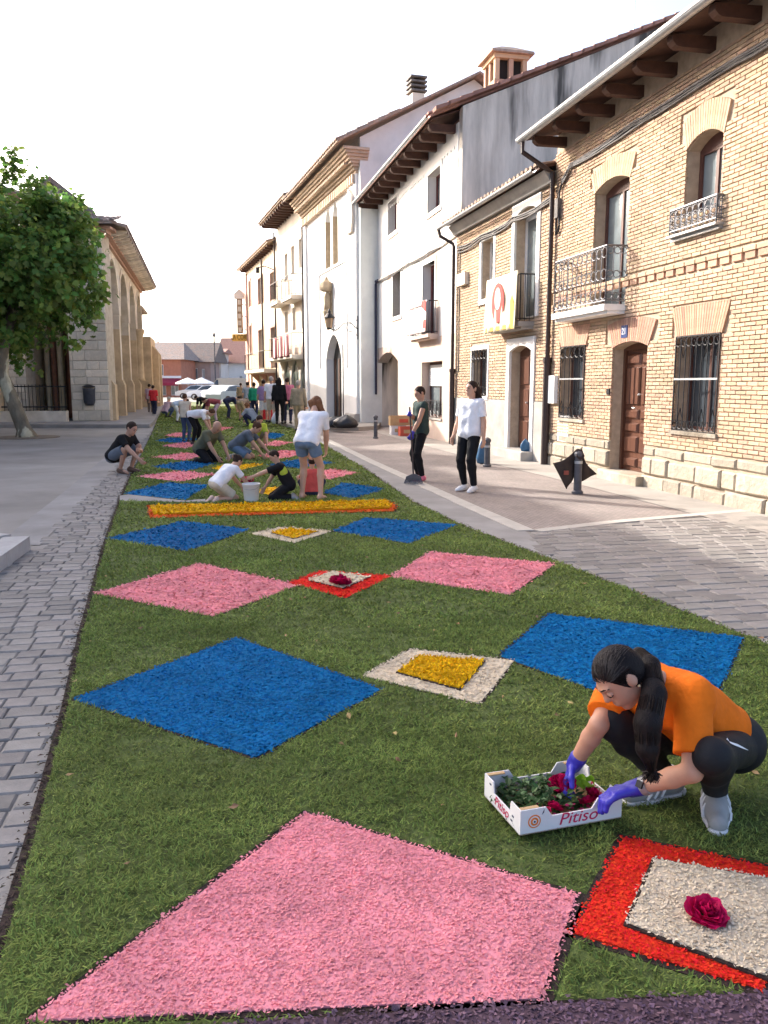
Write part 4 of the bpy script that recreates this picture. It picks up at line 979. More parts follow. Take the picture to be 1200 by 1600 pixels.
def house_g():
    h = FG.empty('townhouse', 'cream and pink corner townhouse with maroon window frames at street end', 'house')
    L = FG.L; ZE = 9.25; M_band2 = mat('pink_trim', (.52,.30,.25), .9, .1, 4)
    t = [FG.rect(423,430.5,425,468), FG.rect(404,410.5,434,475)]; m = [FG.rect(424,432,511,575), FG.rect(405,412,515,577)]; g_ = [FG.rect(424,433,593,640), FG.rect(405,412,593,640)]
    t += [(L-2.6,L-1.8,6.9,8.6)]; m += [(L-2.6,L-1.7,3.6,5.6)]; g_ += [(L-2.6,L-1.6,.1,2.4)]
    ops = [(*r,0) for r in t+m+g_]; w = MB(); wall(w, 0, L, -.1, ZE, -.4, 0, ops); w.build('wall', M_creamplaster, h)
    for r in t+m: window(h, r, .2, M_redframe, M_glass, 2, 1, .16); surround(h, r, .16, M_band2, .04, False)
    for r in g_: window(h, r, .2, M_redframe, M_glass, 2, 1, .12, None, None, 'shop_window')
    zb = FG.uv(420,575,.7)[1]; balcony(h, (.6, 8.6), zb, 1.05, .7, M_iron, M_paleplaster, .2, 30, False)
    for a in (1.2, 4.0, 7.2):
        b = MB(); b.prism([(0,zb-.8),(.6,zb-.21),(0,zb-.21)], a-.12, a+.12, 'x'); b.build('balcony_bracket', M_band2, h)
    q = MB(); q.box(L-.9, L+.08, -.02, .08, -.1, ZE-.004); q.build('corner_pilaster', M_band2, h)
    # end wall facing the square
    e = MB(); e.box(L-.004, L+.35, -9, .0, -.1, ZE); e.build('end_wall', M_paleplaster, h)
    rafters(h, [.4+i*.8 for i in range(15)], ZE+.25, .45, .12, .16, M_eavewood)
    tp = MB(); tp.box(0, L, -.4, -.01, ZE, ZE+.45); tp.build('wall_head', M_creamplaster, h)
    roof(h, -.1, L+.45, ZE+.28, .5, 4.5, .35, M_tile, .08, True, .3)
    pp = MB(); pp.tube([(4.6,.1,ZE),(4.6,.1,.1)], .06, 7); pp.build('downpipe', M_pipe, h)
    for k, u in enumerate((.4,)):
        lp = MB(); lp.tube([(u,0,8.1),(u,.6,8.3),(u,1.0,8.2)], .03, 5); lp.tube([(u,1.0,8.2),(u,1.0,7.9)], .12, 7); lp.build('wall_lamp', M_iron, h)
    return h
hG = house_g()
# ================================================================== church
M_church = mat('church_limestone', (.72,.66,.565), .92, .2, 3.2, .6, 22, rnd='obj', rvar=.2, rgb2=(.55,.485,.39))
M_church_a = mat('church_limestone_far', (.64,.59,.52), .92, .16, 2.2, .5, 26, rnd='attr', rvar=.13, rgb2=(.47,.41,.32))
M_ochre = mat('ochre_stone', (.53,.42,.28), .92, .25, 1.6, .5, 22, rgb2=(.43,.33,.21)); M_churchjoint = mat('church_joint', (.40,.355,.29), .95, .2, 4)
M_portalred = mat('painted_portal', (.20,.085,.05), .8, .25, 2.5, .3, 30)
M_tilegrey = mat('weathered_tile', (.30,.22,.18), .92, .3, 6, .5, 25, rnd='attr', rvar=.35, rgb2=(.24,.21,.19))
K = Vector((-11.1, 33.8)); tS = Vector((-.212,.977)).normalized(); FS = Facade(K+tS*20.5, K); FR = Facade(K+Vector((.08,-.36)), K+Vector((-30,-1.26)))
church = empty('church', (K.x, K.y, 0), 0, 'pale stone church with round arched side porch and deep tiled eaves', 'church')
def sub_frame(f):          # helper Empty-free frame: matrix taking facade coords to church coords
    return Matrix.Translation((f.P.x-K.x, f.P.y-K.y, 0)) @ Matrix.Rotation(f.rz, 4, 'Z')
MS, MR = sub_frame(FS), sub_frame(FR)
def put(mb, name, m, fr, parent=church, smooth=False, kind=None):
    o = mb.build(name, m, parent, smooth, kind)
    if parent is church: o.matrix_local = fr
    return o
LS = FS.L; ZC = 7.55
aw, pw = 4.35, .7; ops = []; piers = []
u = LS-1.0
for k in range(4):
    ops.append((u-aw, u, .0, 4.75, aw/2)); u -= aw+pw
w = MB(); wall(w, 0, LS, 0, ZC, -1.1, 0, ops); put(w, 'arcade_wall', M_church_a, MS)
for o in ops:                                   # dressed arch rings
    r = MB(); pi_ = arc_pts(o[0], o[1], 4.75, aw/2, False, 16); c = ((o[0]+o[1])/2, 4.75)
    for p, q in zip(pi_[:-1], pi_[1:]):
        e = lambda s, k: (c[0]+(s[0]-c[0])*k, c[1]+(s[1]-c[1])*k)
        r.prism([p, q, e(q,1.12), e(p,1.12)], -.1, .035, 'y')
    put(r, 'arch_ring', M_church_a, MS)
for k, u in enumerate([LS-1.0-aw-pw/2-k*(aw+pw) for k in range(3)]):
    p = MB(); p.box(u-.42, u+.42, -.2, .12, .13, 1.55); p.prism([(-.2,1.55),(.12,1.55),(.02,1.8),(-.2,1.8)], u-.42, u+.42, 'x'); put(p, 'pier_base', M_ochre, MS)
    if k == 2: c = MB(); c.lathe([(.3,1.8),(.24,1.95),(.22,4.2),(.24,4.3),(.36,4.6),(.36,4.75)], (u,.1,0), 14); put(c, 'engaged_column', M_ochre, MS, smooth=True)
for o in ops:
    j = MB(); j.box(o[0]+.001, o[0]+.014, -1.1, .003, .13, 4.1); put(j, 'jamb_lining', M_ochre, MS)
pb = MB(); pb.box(LS-.97, LS-.02, -.2, .2, .13, 1.55); pb.prism([(-.2,1.55),(.2,1.55),(.05,1.8),(-.2,1.8)], LS-.97, LS-.02, 'x'); put(pb, 'pier_base', M_ochre, MS)
bk = MB(); bk.box(0, LS+.3, -4.4, -4.1, 0, ZC); put(bk, 'porch_back_wall', M_ochre, MS)
cl = MB(); cl.box(0, LS-.05, -4.1, -1.1, ZC-.5, ZC-.3); put(cl, 'porch_ceiling', M_church_a, MS)
# front: coursed blocks around the portal recess
xp0 = FR.uv(110,600)[0]; xp1 = FR.uv(41,600)[0]
fops = [(xp0, xp1, .1, 4.2, 1.3)]
w = MB(); wall(w, .0, 30, 0, ZC, -1.0, -.03, fops); put(w, 'front_wall', M_churchjoint, MR)
z = .13; r = 0; meshes = {}
while z < ZC-.05:
    hh = random.choice((.3,.34,.38,.42)); hh = min(hh, ZC-z); uu = -.0
    while uu < 9.5:
        l = random.uniform(.4,.95); a, b = uu, min(uu+l, 9.5)
        if r % 2 == 0 and uu == 0: b = .35
        spans = [(a,b)]
        if z < 5.5 and b > xp0 and a < xp1: spans = [(a, xp0), (xp1, b)]
        for a_, b_ in spans:
            if b_-a_ > .08:
                s = MB(); s.bev(-(b_-a_)/2+.009, (b_-a_)/2-.009, -.12, .0+random.uniform(-.008,.012), -hh/2+.009, hh/2-.009, .016)
                o = s.build('ashlar_block', M_church, church); o.matrix_local = MR @ Matrix.Translation(((a_+b_)/2, 0, z+hh/2))
        uu = b
    z += hh; r += 1
rc = MB(); rc.box(xp0-.2, xp1+.2, -3.3, -3.2, 0, 5.6); rc.box(xp0-.3, xp0-.15, -3.2, -1.0, 0, 5.6); rc.box(xp1+.15, xp1+.3, -3.2, -1.0, 0, 5.6); rc.box(xp0-.3, xp1+.3, -3.2, -1.0, 5.6, 5.8); put(rc, 'portal_recess', M_ochre, MR)
for k in range(5):
    uu = xp0+(xp1-xp0)*(.12+.19*k); c = MB(); c.lathe([(.2,.2),(.2,.45),(.12,.55),(.12,3.6),(.2,3.9),(.2,4.1)], (uu,-1.2-.35*abs(k-2 if k > 2 else 2-k)*.5-.3,0), 10); put(c, 'portal_column', M_ochre if k % 2 == 0 else M_portalred, MR, smooth=True)
dd = MB(); dd.box(xp0+1.0, xp1-.5, -3.19, -3.1, .2, 4.0); put(dd, 'portal_door', M_portalred, MR)
# roof with deep eaves along both sides
ov = .95
e = MB(); e.prism([(ov, ZC+.05),(ov, ZC+.13),(-4.6, ZC+1.75),(-4.6, ZC+1.6)], -.3, LS+ov*.72, 'x'); put(e, 'porch_roof', M_tilegrey, MS)
e = MB(); e.add([(-ov*.75,ov,ZC+.05),(16,ov,ZC+.05),(16,-4.6,ZC+1.6),(4.8,-4.6,ZC+1.6),(-ov*.75,ov,ZC+.13),(16,ov,ZC+.13),(16,-4.6,ZC+1.75),(4.8,-4.6,ZC+1.75)], [(3,2,1,0),(4,5,6,7),(0,1,5,4),(1,2,6,5),(2,3,7,6),(3,0,4,7)]); put(e, 'front_roof', M_tilegrey, MR)
co = MB()
for k in range(3): co.box(0, LS+.1+.2*k, -.3, .12+.2*k, ZC-.28+.11*k, ZC-.28+.11*k+.105)
put(co, 'cornice', mat('cornice_pink_brick', (.40,.25,.19), .9, .2, 5, .4, 30), MS)
co = MB()
for k in range(3): co.box(-.1-.2*k, 16, -.3, .12+.2*k, ZC-.281+.11*k, ZC-.281+.11*k+.104)
put(co, 'front_cornice', mat('cornice_pink_brick', (.40,.25,.19)), MR)
me = None
for k in range(26):
    if me is None:
        b = MB(); b.prism([(.1,-.2),(.1,0),(ov-.03,0),(ov-.03,-.08),(.5,-.2)], -.09, .09, 'x'); me = b.mesh('eave_bracket'); me.materials.append(M_church)
    o = link(bpy.data.objects.new('eave_bracket', me), church); o.matrix_local = MS @ Matrix.Translation((LS-.2-k*.8, 0, ZC+.06))
t = MB()
for fr_, n, L0, s0 in ((MS, 96, -.3, .222), (MR, 34, -.7, .222)):
    for i in range(n):
        uu = L0+i*s0; R = .085; y0 = ov+.05
        for k in range(3):
            ya, yb = y0-k*.42, y0-k*.42-.46; vs = []; jz = random.uniform(-.012,.012)
            for yy, rr in ((ya, R), (yb, R*.85)):
                zz = ZC+.13+(ov-yy)*.29+(.03 if yy == ya else 0)+jz
                for q in range(7): a = math.pi*q/6; vs.append((uu+rr*math.cos(a), yy, zz+rr*math.sin(a)))
            t.add([fr_ @ Vector(v) for v in vs], [(q, q+1, q+8, q+7) for q in range(6)]+[tuple(range(6,-1,-1))])
t.build('roof_tiles', M_tilegrey, church, kind='stuff')
# main roof behind the porch, gable to the plaza, and apse beyond
gu0, gz0 = FR.uv(131,326,.3); gu1, gz1 = FR.uv(74,281,.3); gs = (gz1-gz0)/(gu1-gu0); ru = gu0+1.25; rz_ = gz0+gs*(ru-gu0)
gw = MB(); gw.prism([(gu0,ZC),(gu0,gz0),(ru,rz_),(2*ru-gu0,gz0),(2*ru-gu0,ZC)], -1.0, -.04, 'y'); put(gw, 'gable_wall', M_church_a, MR)
gr = MB(); a3 = MR @ Vector((gu0-.35,.25,gz0-.35*gs)); b3 = MR @ Vector((ru,.25,rz_)); c3 = MR @ Vector((2*ru-gu0+.35,.25,gz0-.35*gs)); sh = Vector((tS.x*3, tS.y*3, 0)); up3 = Vector((0,0,.22))
gr.add([a3, b3, c3, a3+sh, b3+sh, c3+sh]+[q+up3 for q in (a3, b3, c3, a3+sh, b3+sh, c3+sh)], [(0,1,4,3),(1,2,5,4),(6,9,10,7),(7,10,11,8),(0,6,7,1),(1,7,8,2),(3,4,10,9),(4,5,11,10),(0,3,9,6),(2,8,11,5)])
gr.build('main_roof', M_tilegrey, church)
nv = MB(); nv.box(9.5, 30, -20, -5.2, 0, 8.3); put(nv, 'nave_wall', M_church_a, MR)
nr = MB(); nr.prism([(-4.9,8.2),(-4.9,8.4),(-12.5,11.2),(-20.4,8.4),(-20.4,8.2)], 9.2, 30.3, 'x'); put(nr, 'nave_roof', M_tilegrey, MR)
ap = MB(); ap.box(-5.5, -.02, -6, -.3, 0, 6.4); ap.box(-5.3, -.05, -.3, .5, 0, 4.6); put(ap, 'apse_wall', M_ochre, MS)
ap = MB(); ap.box(-10, -5.52, -5, -.6, 0, 4.3); put(ap, 'sacristy_wall', M_ochre, MS)
ap = MB(); ap.prism([(0,6.4),(.1,6.5),(-3,7.6),(-6.2,6.5),(-6.2,6.4)], -5.8, -.02, 'x'); ap.prism([(-.3,4.3),(-.2,4.4),(-2.8,5.3),(-5.3,4.4),(-5.3,4.3)], -10.3, -5.82, 'x'); put(ap, 'apse_roof', M_tilegrey, MS)
for k in range(2):
    b = MB(); b.prism([(.0,.0),(.9,0),(.9,3.6),(.3,4.4),(0,4.4)], -2.2-k*3, -1.4-k*3, 'x'); put(b, 'buttress', M_ochre, MS)
# platform
pf = [G(-200,668.5), G(234,668.5), G(240,664), G(256,636), G(230,632), G(100,640), G(-200,640)]
tag(thick('church_platform', [(p.x, p.y) for p in pf], -.02, .13, M_slab), kind='structure')
# low wall with railing in front of the portal
rl = empty('iron_railing', FR.world(xp0, .55, .13), FR.rz, 'black iron railing on low stone wall before the church portal', 'railing')
b = MB(); b.box(0, 6.5, -.15, .15, 0, .42); b.build('low_wall', M_church_a, rl)
for i in range(46):
    b = MB(); b.tube([(.05+i*.14,0,.42),(.05+i*.14,0,1.45)], .012, 5)
    if i == 0: me = b.mesh('bar'); me.materials.append(M_iron)
    o = link(bpy.data.objects.new('bar', me), rl); o.location = (i*.14, 0, 0)
b = MB(); b.box(0, 6.5, -.02, .02, 1.35, 1.4); b.box(0, 6.5, -.021, .021, .55, .6); b.build('rail', M_iron, rl)
# litter bin
bp_ = G(152,657,.13); lb = empty('litter_bin', (bp_.x, bp_.y-.35, .13), 0, 'dark litter bin on a post before the church corner', 'bin')
b = MB(); b.tube([(0,0,0),(0,0,1.55)], .035, 8); b.build('post', M_iron, lb)
b = MB(); b.lathe([(.16,.62),(.22,.75),(.235,1.25),(.25,1.3),(.22,1.3),(.2,.75)], (-.1,-.15,0), 16); b.build('bin_body', mat('grey_bin', (.045,.05,.065), .5, .2, 6), lb, True)
b = MB(); b.lathe([(.25,1.34),(.25,1.37),(.1,1.44),(.01,1.45)], (-.1,-.15,0), 16); b.build('bin_hood', M_iron, lb)
# ------------------------------------------------------------------ added building, out of view, put here to shade the near carpet
FT = Facade(Vector((-18.6,31)), Vector((-13.6,11.5)))
def shade_building():
    h = FT.empty('shade_building', 'tall plastered building added out of view, shading the flower carpet', 'building', None); L = FT.L; ops = []
    for fl in range(3):
        for k in range(7): ops.append((1.2+k*2.7, 2.3+k*2.7, .9+fl*3.8 if fl else .9, 3.0+fl*3.8, 0))
    w = MB(); wall(w, 0, L, -.1, 11.6, -.4, 0, ops); w.build('wall', M_paleplaster, h)
    for o in ops: window(h, o[:4], .2, M_whiteframe, M_glass, 2, 2, .07, M_stone)
    b = MB(); b.box(0, .3, -9, -.4, -.1, 11.6); b.box(L-.3, L, -9, -.4, -.1, 11.6); b.box(0, L, -9.3, -9, -.1, 11.6); b.build('side_walls', M_paleplaster, h)
    r = MB(); r.prism([(.7,11.7),(.7,11.85),(-4.5,13.2),(-9.9,11.85),(-9.9,11.7)], -.5, L+.5, 'x'); r.build('roof', M_tile, h)
    c = MB(); c.box(-.1, L+.1, -.1, .35, 11.3, 11.69); c.build('cornice', M_white, h)
shade_building()
# ================================================================== plane tree
M_bark = mat('plane_bark', (.15,.13,.095), .92, .35, 5, .8, 14, rgb2=(.40,.38,.28), lo=.54, hi=.58, bdist=.03, stretch=(1,1,.5))
M_leaf = mat('plane_leaf', (.135,.225,.048), .5, .2, 1.2, rnd='attr', rvar=.65, hvar=.04, translucent=.5)
def plane_tree(base, h, R, crown_c, label, seed, nclump=820, per=34):
    rr = random.Random(seed); rg = np.random.default_rng(seed)
    t = empty('plane_tree', base, 0, label, 'tree')
    cc = Vector(crown_c); tr = MB(); top = Vector((cc.x*.55, cc.y*.5, cc.z-.9))
    pts = [Vector((.0,0,-.1)), Vector((-.08,0,.25)), Vector((-.62,0,1.9)), Vector((-.55,0,2.6)), top]
    tr.tube(pts, [.38,.22,.18,.17,.15], 12)
    ends = []
    for k in range(9):
        a = k*2.4+rr.random(); d = Vector((math.cos(a)*R*.7, math.sin(a)*R*.7, rr.uniform(-.2,1)*h*.35)); e = cc+d; m = top.lerp(e, .5)+Vector((0,0,.25))
        tr.tube([top-Vector((0,0,.2)), m, e], [.11,.07,.02], 6)
        for j in range(3):
            f = e+Vector((rr.uniform(-.9,.9), rr.uniform(-.9,.9), rr.uniform(-.5,1.0))); tr.tube([m.lerp(e,.5), f], [.04,.01], 5)
    tr.build('trunk', M_bark, t, True)
    # leaf clumps on the shells of several lobes
    lobes = [(cc, R, h/2)]
    for k in range(16):
        a = rr.random()*6.28; el = rr.uniform(-.75,.8); p = cc+Vector((math.cos(a)*math.cos(el)*R*.72, math.sin(a)*math.cos(el)*R*.72, math.sin(el)*h*.36)); lobes.append((p, R*rr.uniform(.28,.42), R*rr.uniform(.26,.4)))
    C = []
    for k in range(nclump):
        c, r1, r2 = lobes[0] if rr.random() < .25 else lobes[rr.randrange(1, len(lobes))]
        v = Vector((rr.gauss(0,1), rr.gauss(0,1), rr.gauss(0,1))).normalized(); s = rr.uniform(.6,1.0)
        C.append((c.x+v.x*r1*s, c.y+v.y*r1*s, c.z+v.z*r2*s))
    # a thin shoot sticking up
    for k in range(3): C.append((cc.x+.35+.08*k+rr.uniform(-.1,.1), cc.y-.4, cc.z+h*.5+.22*k))
    C = np.array(C); n = len(C)*per; cen = np.repeat(C, per, 0)+rg.normal(0, .17, (n,3))
    out = cen-np.array(cc); out /= np.linalg.norm(out, axis=1)[:,None]+1e-6
    nrm = out*.6+rg.normal(0,.6,(n,3))+np.array([0,0,.45]); nrm /= np.linalg.norm(nrm, axis=1)[:,None]
    ax = np.cross(nrm, rg.normal(0,1,(n,3))); ax /= np.linalg.norm(ax, axis=1)[:,None]; ay = np.cross(nrm, ax)
    # lobed leaf outline
    sh = [(0,-.5),(.18,-.38),(.5,-.25),(.3,.02),(.42,.3),(.14,.22),(0,.55),(-.14,.22),(-.42,.3),(-.3,.02),(-.5,-.25),(-.18,-.38)]
    s = rg.uniform(.12,.26,n)[:,None]; V = np.empty((n,12,3))
    for i, (x, y) in enumerate(sh): V[:,i] = cen+(ax*x+ay*y)*s-nrm*(x*x*.35+y*y*.25)*s
    r = np.clip(np.repeat(rg.normal(.5,.2,len(C)), per)+rg.normal(0,.14,n), 0, 1)
    np_mesh('crown', V.reshape(-1,3), np.arange(12*n).reshape(-1,12), M_leaf, t, r)
    return t
tb = G(42,683)
cw = W(20,424,26.0)
plane_tree((tb.x, tb.y, 0), 5.6, 2.68, (cw.x-tb.x, cw.y-tb.y, cw.z), 'leaning plane tree with dense pruned crown in the plaza', 5)
ring = MB(); ring.lathe([(.95,-.02),(.95,.01),(.0,.012)], (tb.x, tb.y, 0), 20); tag(ring.build('tree_pit', mat('tree_pit_earth', (.16,.13,.10), .95, .3, 6, .5, 40)), kind='structure')
# ================================================================== far end of the street
def sp(px, Y, z=0.0): return W(px, 800, Y).x
def far_house(name, label, px0, px1, Y, dep, ze, zr, m_wall, wins, m_roof=M_tilegrey, hip=.0):
    x0, x1 = sp(px0, Y), sp(px1, Y); L = x1-x0; h = empty(name, (x0, Y, 0), 0, label, 'house', 'houses round the far square')
    ops = [(L*a, L*b, c, d, 0) for a, b, c, d in wins]; w = MB(); wall(w, 0, L, -.1, ze, 0, .4, ops); w.build('wall', m_wall, h)
    bx = MB(); bx.box(0, L, .402, dep, -.1, ze-.01); bx.build('rear_block', m_wall, h)
    for o in ops:
        f = MB(); f.box(o[0], o[1], .12, .2, o[2], o[3]); wf = f.build('window', M_whiteframe, h)
        mid = (o[0]+o[1])/2
        for a, b in ((o[0]+.08, mid-.04), (mid+.04, o[1]-.08)):
            p = MB(); p.box(a, b, .1, .118, o[2]+.08, o[3]-.08); p.build('pane', M_paleglass, wf)
    r = MB(); e = .6; hx = L*hip
    r.add([(-e,-e,ze),(L+e,-e,ze),(L+e,dep+e,ze),(-e,dep+e,ze),(hx-e*(hip==0),dep/2,zr),(L-hx+e*(hip==0),dep/2,zr)], [(0,1,5,4),(1,2,5),(2,3,4,5),(3,0,4),(3,2,1,0)]); r.build('roof', m_roof, h)
    return h
M_farbrick = mat('far_red_brick', (.45,.185,.115), .9, .15, 2, .2, 20); M_farbrown = mat('far_brown_render', (.38,.27,.23), .9, .12, 1, .2, 10)
M_maroon = mat('maroon_awning', (.24,.02,.05), .8, .1, 2); M_farcream = mat('far_cream', (.74,.66,.58), .9, .06, 1)
Y = 104
hH = far_house('brick_tavern', 'red brick house with maroon awning beyond the church', 232, 291, Y, 9, 4.6, 6.9, M_farbrick, [(.36,.55,2.6,4.0),(.1,.28,.2,1.9),(.4,.6,.2,1.9),(.72,.92,.2,1.9)], M_tilegrey, .12)
aw_ = MB(); Lh = sp(291,Y)-sp(232,Y); aw_.add([(0,-.05,2.3),(Lh,-.05,2.3),(Lh,-2,1.75),(0,-2,1.75),(Lh,-2,1.4),(0,-2,1.4)], [(0,3,2,1),(3,5,4,2)]); aw_.build('awning', M_maroon, hH)
fs_ = MB(); fs_.box(0, Lh, -.06, -.001, 2.32, 2.6); fs_.build('fascia', M_whitepaint, hH)
far_house('brown_house', 'brownish rendered house beside the brick house at the street end', 292, 336, 112, 9, 4.5, 7.3, M_farbrown, [(.32,.56,2.2,3.7),(.7,.8,2.4,3.6)])
hJ = far_house('cream_house', 'small cream house with slim tower beyond parked cars', 336, 352, 118, 6, 5.9, 6.6, M_farcream, [(.2,.4,2.3,4.3),(.6,.8,2.3,4.3)], M_redtile)
far_house('white_cottage', 'white house with pale red tiled roof behind the parked van', 348, 400, 124, 12, 4.6, 8.6, M_white, [(.2,.3,1.6,2.8),(.6,.7,1.6,2.8)], M_redtile)
st = empty('church_spire', (sp(258,180), 180, 0), 0, 'thin distant spire rising over the brick house roof', 'spire')
b = MB(); b.box(-1,1,-1,1,0,6.5); b.build('tower', M_farcream, st); b = MB(); b.add([(-1.2,-1.2,6.5),(1.2,-1.2,6.5),(1.2,1.2,6.5),(-1.2,1.2,6.5),(0,0,11)], [(0,1,4),(1,2,4),(2,3,4),(3,0,4)]); b.build('spire_roof', M_tilegrey, st)
b = MB(); c0 = empty('lamp_mast', (sp(343,108), 108, 0), 0, 'thin far street mast beside the cream tower house', 'mast'); b.tube([(0,0,0),(0,0,7.6)], .08, 6); b.build('pole', M_cable, c0); b = MB(); b.lathe([(.05,7.5),(.2,7.7),(.15,8.0),(.02,8.1)], (0,0,0), 8); b.build('lamp_head', M_cable, c0)
# backdrop of low hills so that the horizon is not bare
hl = MB(); n = 60; pts = [(-500+i*1000/n, 600+60*math.sin(i*.7), 6+5*math.sin(i*.5)+3*math.sin(i*1.3)) for i in range(n+1)]
hl.add([(p[0], p[1]-80, -.2) for p in pts]+pts+[(p[0], p[1]+120, -.2) for p in pts], [(i, i+1, n+2+i, n+1+i) for i in range(n)]+[(n+1+i, n+2+i, 2*n+3+i, 2*n+2+i) for i in range(n)]); tag(hl.build('hills', mat('dry_hills', (.32,.29,.22), .95, .2, .02), None, True), kind='structure')
# cafe parasols
for i, px in enumerate((301, 322)):
    o = empty('parasol', (sp(px,96), 96, 0), .3*i, ('white cafe parasol beside the maroon awning' if i == 0 else 'white cafe parasol between awning and parked cars'), 'parasol', 'cafe parasols in the far square')
    b = MB(); b.tube([(0,0,0),(0,0,2.4)], .04, 6); b.build('pole', M_palemetal, o); o.scale = (.85,.85,.85)
    b = MB(); vs = [(0,0,2.75)]+[(1.7*math.cos(a*math.pi/4+.4), 1.7*math.sin(a*math.pi/4+.4), 2.05) for a in range(8)]; b.add(vs+[(v[0],v[1],v[2]-.18) for v in vs[1:]], [(0,1+k,1+(k+1)%8) for k in range(8)]+[(1+k,9+k,9+(k+1)%8,1+(k+1)%8) for k in range(8)]); b.build('canopy', M_whitepaint, o)
# cars
def car(loc, rz, m, label, cat='car', van=False):
    o = empty('parked_van' if van else 'parked_car', loc, rz, label, cat, 'vehicles parked in the far square')
    if van: prof = [(-2.3,.35),(-2.3,2.15),(-2.15,2.3),(1.2,2.3),(1.7,1.6),(2.3,1.25),(2.4,.7),(2.35,.35)]; cab = [(1.0,1.5),(1.05,2.1),(1.25,2.1),(1.6,1.55)]
    else: prof = [(-2.1,.35),(-2.15,.75),(-2.0,1.0),(-1.5,1.05),(-1.0,1.42),(-.2,1.5),(.5,1.42),(1.1,1.0),(1.9,.85),(2.1,.65),(2.1,.35)]; cab = [(-1.35,1.03),(-.95,1.37),(-.2,1.44),(.45,1.37),(.95,1.0)]
    b = MB(); n = len(prof); w = .86
    vs = []
    for y in (-w, w):
        for x, z in prof: vs.append((x, y*(1-.16*max(0,(z-.95))/.6), z))
    b.add(vs, [tuple(range(n-1,-1,-1)), tuple(range(n,2*n))]+[(i,(i+1)%n,n+(i+1)%n,n+i) for i in range(n)]); b.build('body', m, o)
    for sgn in (-1,1):
        g_ = MB(); g_.add([(x, sgn*(w*(1-.16*max(0,(z-.95))/.6)+.006), z) for x, z in cab], [tuple(range(len(cab)))]); g_.build('side_window', M_glass, o)
    ws = MB(); (xa, za), (xb, zb) = (cab[-2], cab[-1]) if not van else ((1.22,2.22),(1.66,1.62)); ws.add([(xa+.06,-.7,za),(xa+.06,.7,za),(xb+.06,.76,zb),(xb+.06,-.76,zb)], [(0,1,2,3)]); ws.build('windscreen', M_glass, o)
    for x in (-1.3,1.3):
        for y in (-.82,.82):
            t = MB(); t.tube([(x,y-.1,.32),(x,y+.1,.32)], .32, 14); wh = t.build('wheel', M_pipe, o); r = MB(); r.tube([(x,y-.105,.32),(x,y+.105,.32)], .19, 10); r.build('rim', M_palemetal, wh)
    for y in (-.6,.6):
        l = MB(); l.box(2.0,2.12,y-.16,y+.16,.62,.76); l.build('headlight', M_whitepaint, o)
M_silver = mat('silver_paint', (.50,.52,.55), .3, .05, 3, metal=.4, spec=.6); M_carwhite = mat('white_car_paint', (.75,.76,.78), .3, .04, 3, spec=.6); M_carblue = mat('grey_blue_paint', (.22,.27,.32), .3, .06, 3, spec=.6); M_beige = mat('beige_van_paint', (.42,.36,.28), .45, .06, 2)
car((sp(312,92),92,0), math.pi+.15, M_silver, 'silver car parked side-on beside the cafe parasols')
car((sp(333,85),85,0), math.pi-.1, M_carwhite, 'white car parked side-on in the middle of the far square')
car((sp(358,80),80,0), .5, M_silver, 'silver hatchback parked at an angle by the corner townhouse')
car((sp(366,70),70,0), 1.0, M_carblue, 'blue grey car parked beside the corner townhouse wall')
car((sp(362,100),100,0), math.pi, M_beige, 'beige van parked before the white house', 'van', True)
# sign on the corner house
def corner_sign():
    c = FG.world(FG.L-.4, .55, 0); M_signy = mat('yellow_sign', (.66,.42,.10), .6, .15, 3); M_signd = mat('sign_brown', (.40,.28,.17), .7, .2, 3, rgb2=(.25,.17,.11))
    o = empty('hanging_sign', (c.x, c.y, 0), 0, 'tall projecting sign with yellow lettered board on the corner townhouse', 'sign')
    ya = c.y; x0, x1 = W(363,527,ya).x-c.x, W(391,527,ya).x-c.x; z0, z1 = W(375,533,ya).z, W(375,522,ya).z
    b = MB(); b.box(x0, x1, -.08, .08, z0, z1); bo = b.build('name_board', M_signy, o); text(bo, 'LA CORTE', .5, mat('sign_letter', (.20,.11,.03), .6, .1, 5), ((x0+x1)/2, -.09, (z0+z1)/2), (math.pi/2,0,0), .01, sx=.62)
    v0, v1 = W(370.5,490,ya).x-c.x, W(379,490,ya).x-c.x; t0, t1 = W(375,521,ya).z, W(375,467,ya).z
    b = MB(); b.box(v0, v1, -.12, .12, t0+.003, t1); vo = b.build('vertical_board', M_signd, o)
    for k in range(5):
        s = MB(); zz = t0+(t1-t0)*(k+.5)/5; s.box(v0+.08, v1-.08, -.14, -.122, zz-.16, zz+.16); s.build('sign_tile', M_paleplaster, vo)
    b = MB(); b.add([(v0-.15,-.2,t1),(v1+.15,-.2,t1),(v1+.15,.2,t1),(v0-.15,.2,t1),((v0+v1)/2,0,t1+.7),(v0-.2,0,t1+.35),(v1+.2,0,t1+.35)], [(0,1,6,4,5),(3,2,6,4,5),(0,3,5),(1,2,6),(3,2,1,0)]); b.build('crown_ornament', M_paleplaster, o)
    b = MB(); 
    for zz in (t0+.3, (t0+t1)/2, t1-.4): b.tube([(v1,0,zz),(.6,.3,zz)], .03, 5)
    b.build('bracket', M_iron, o)
corner_sign()
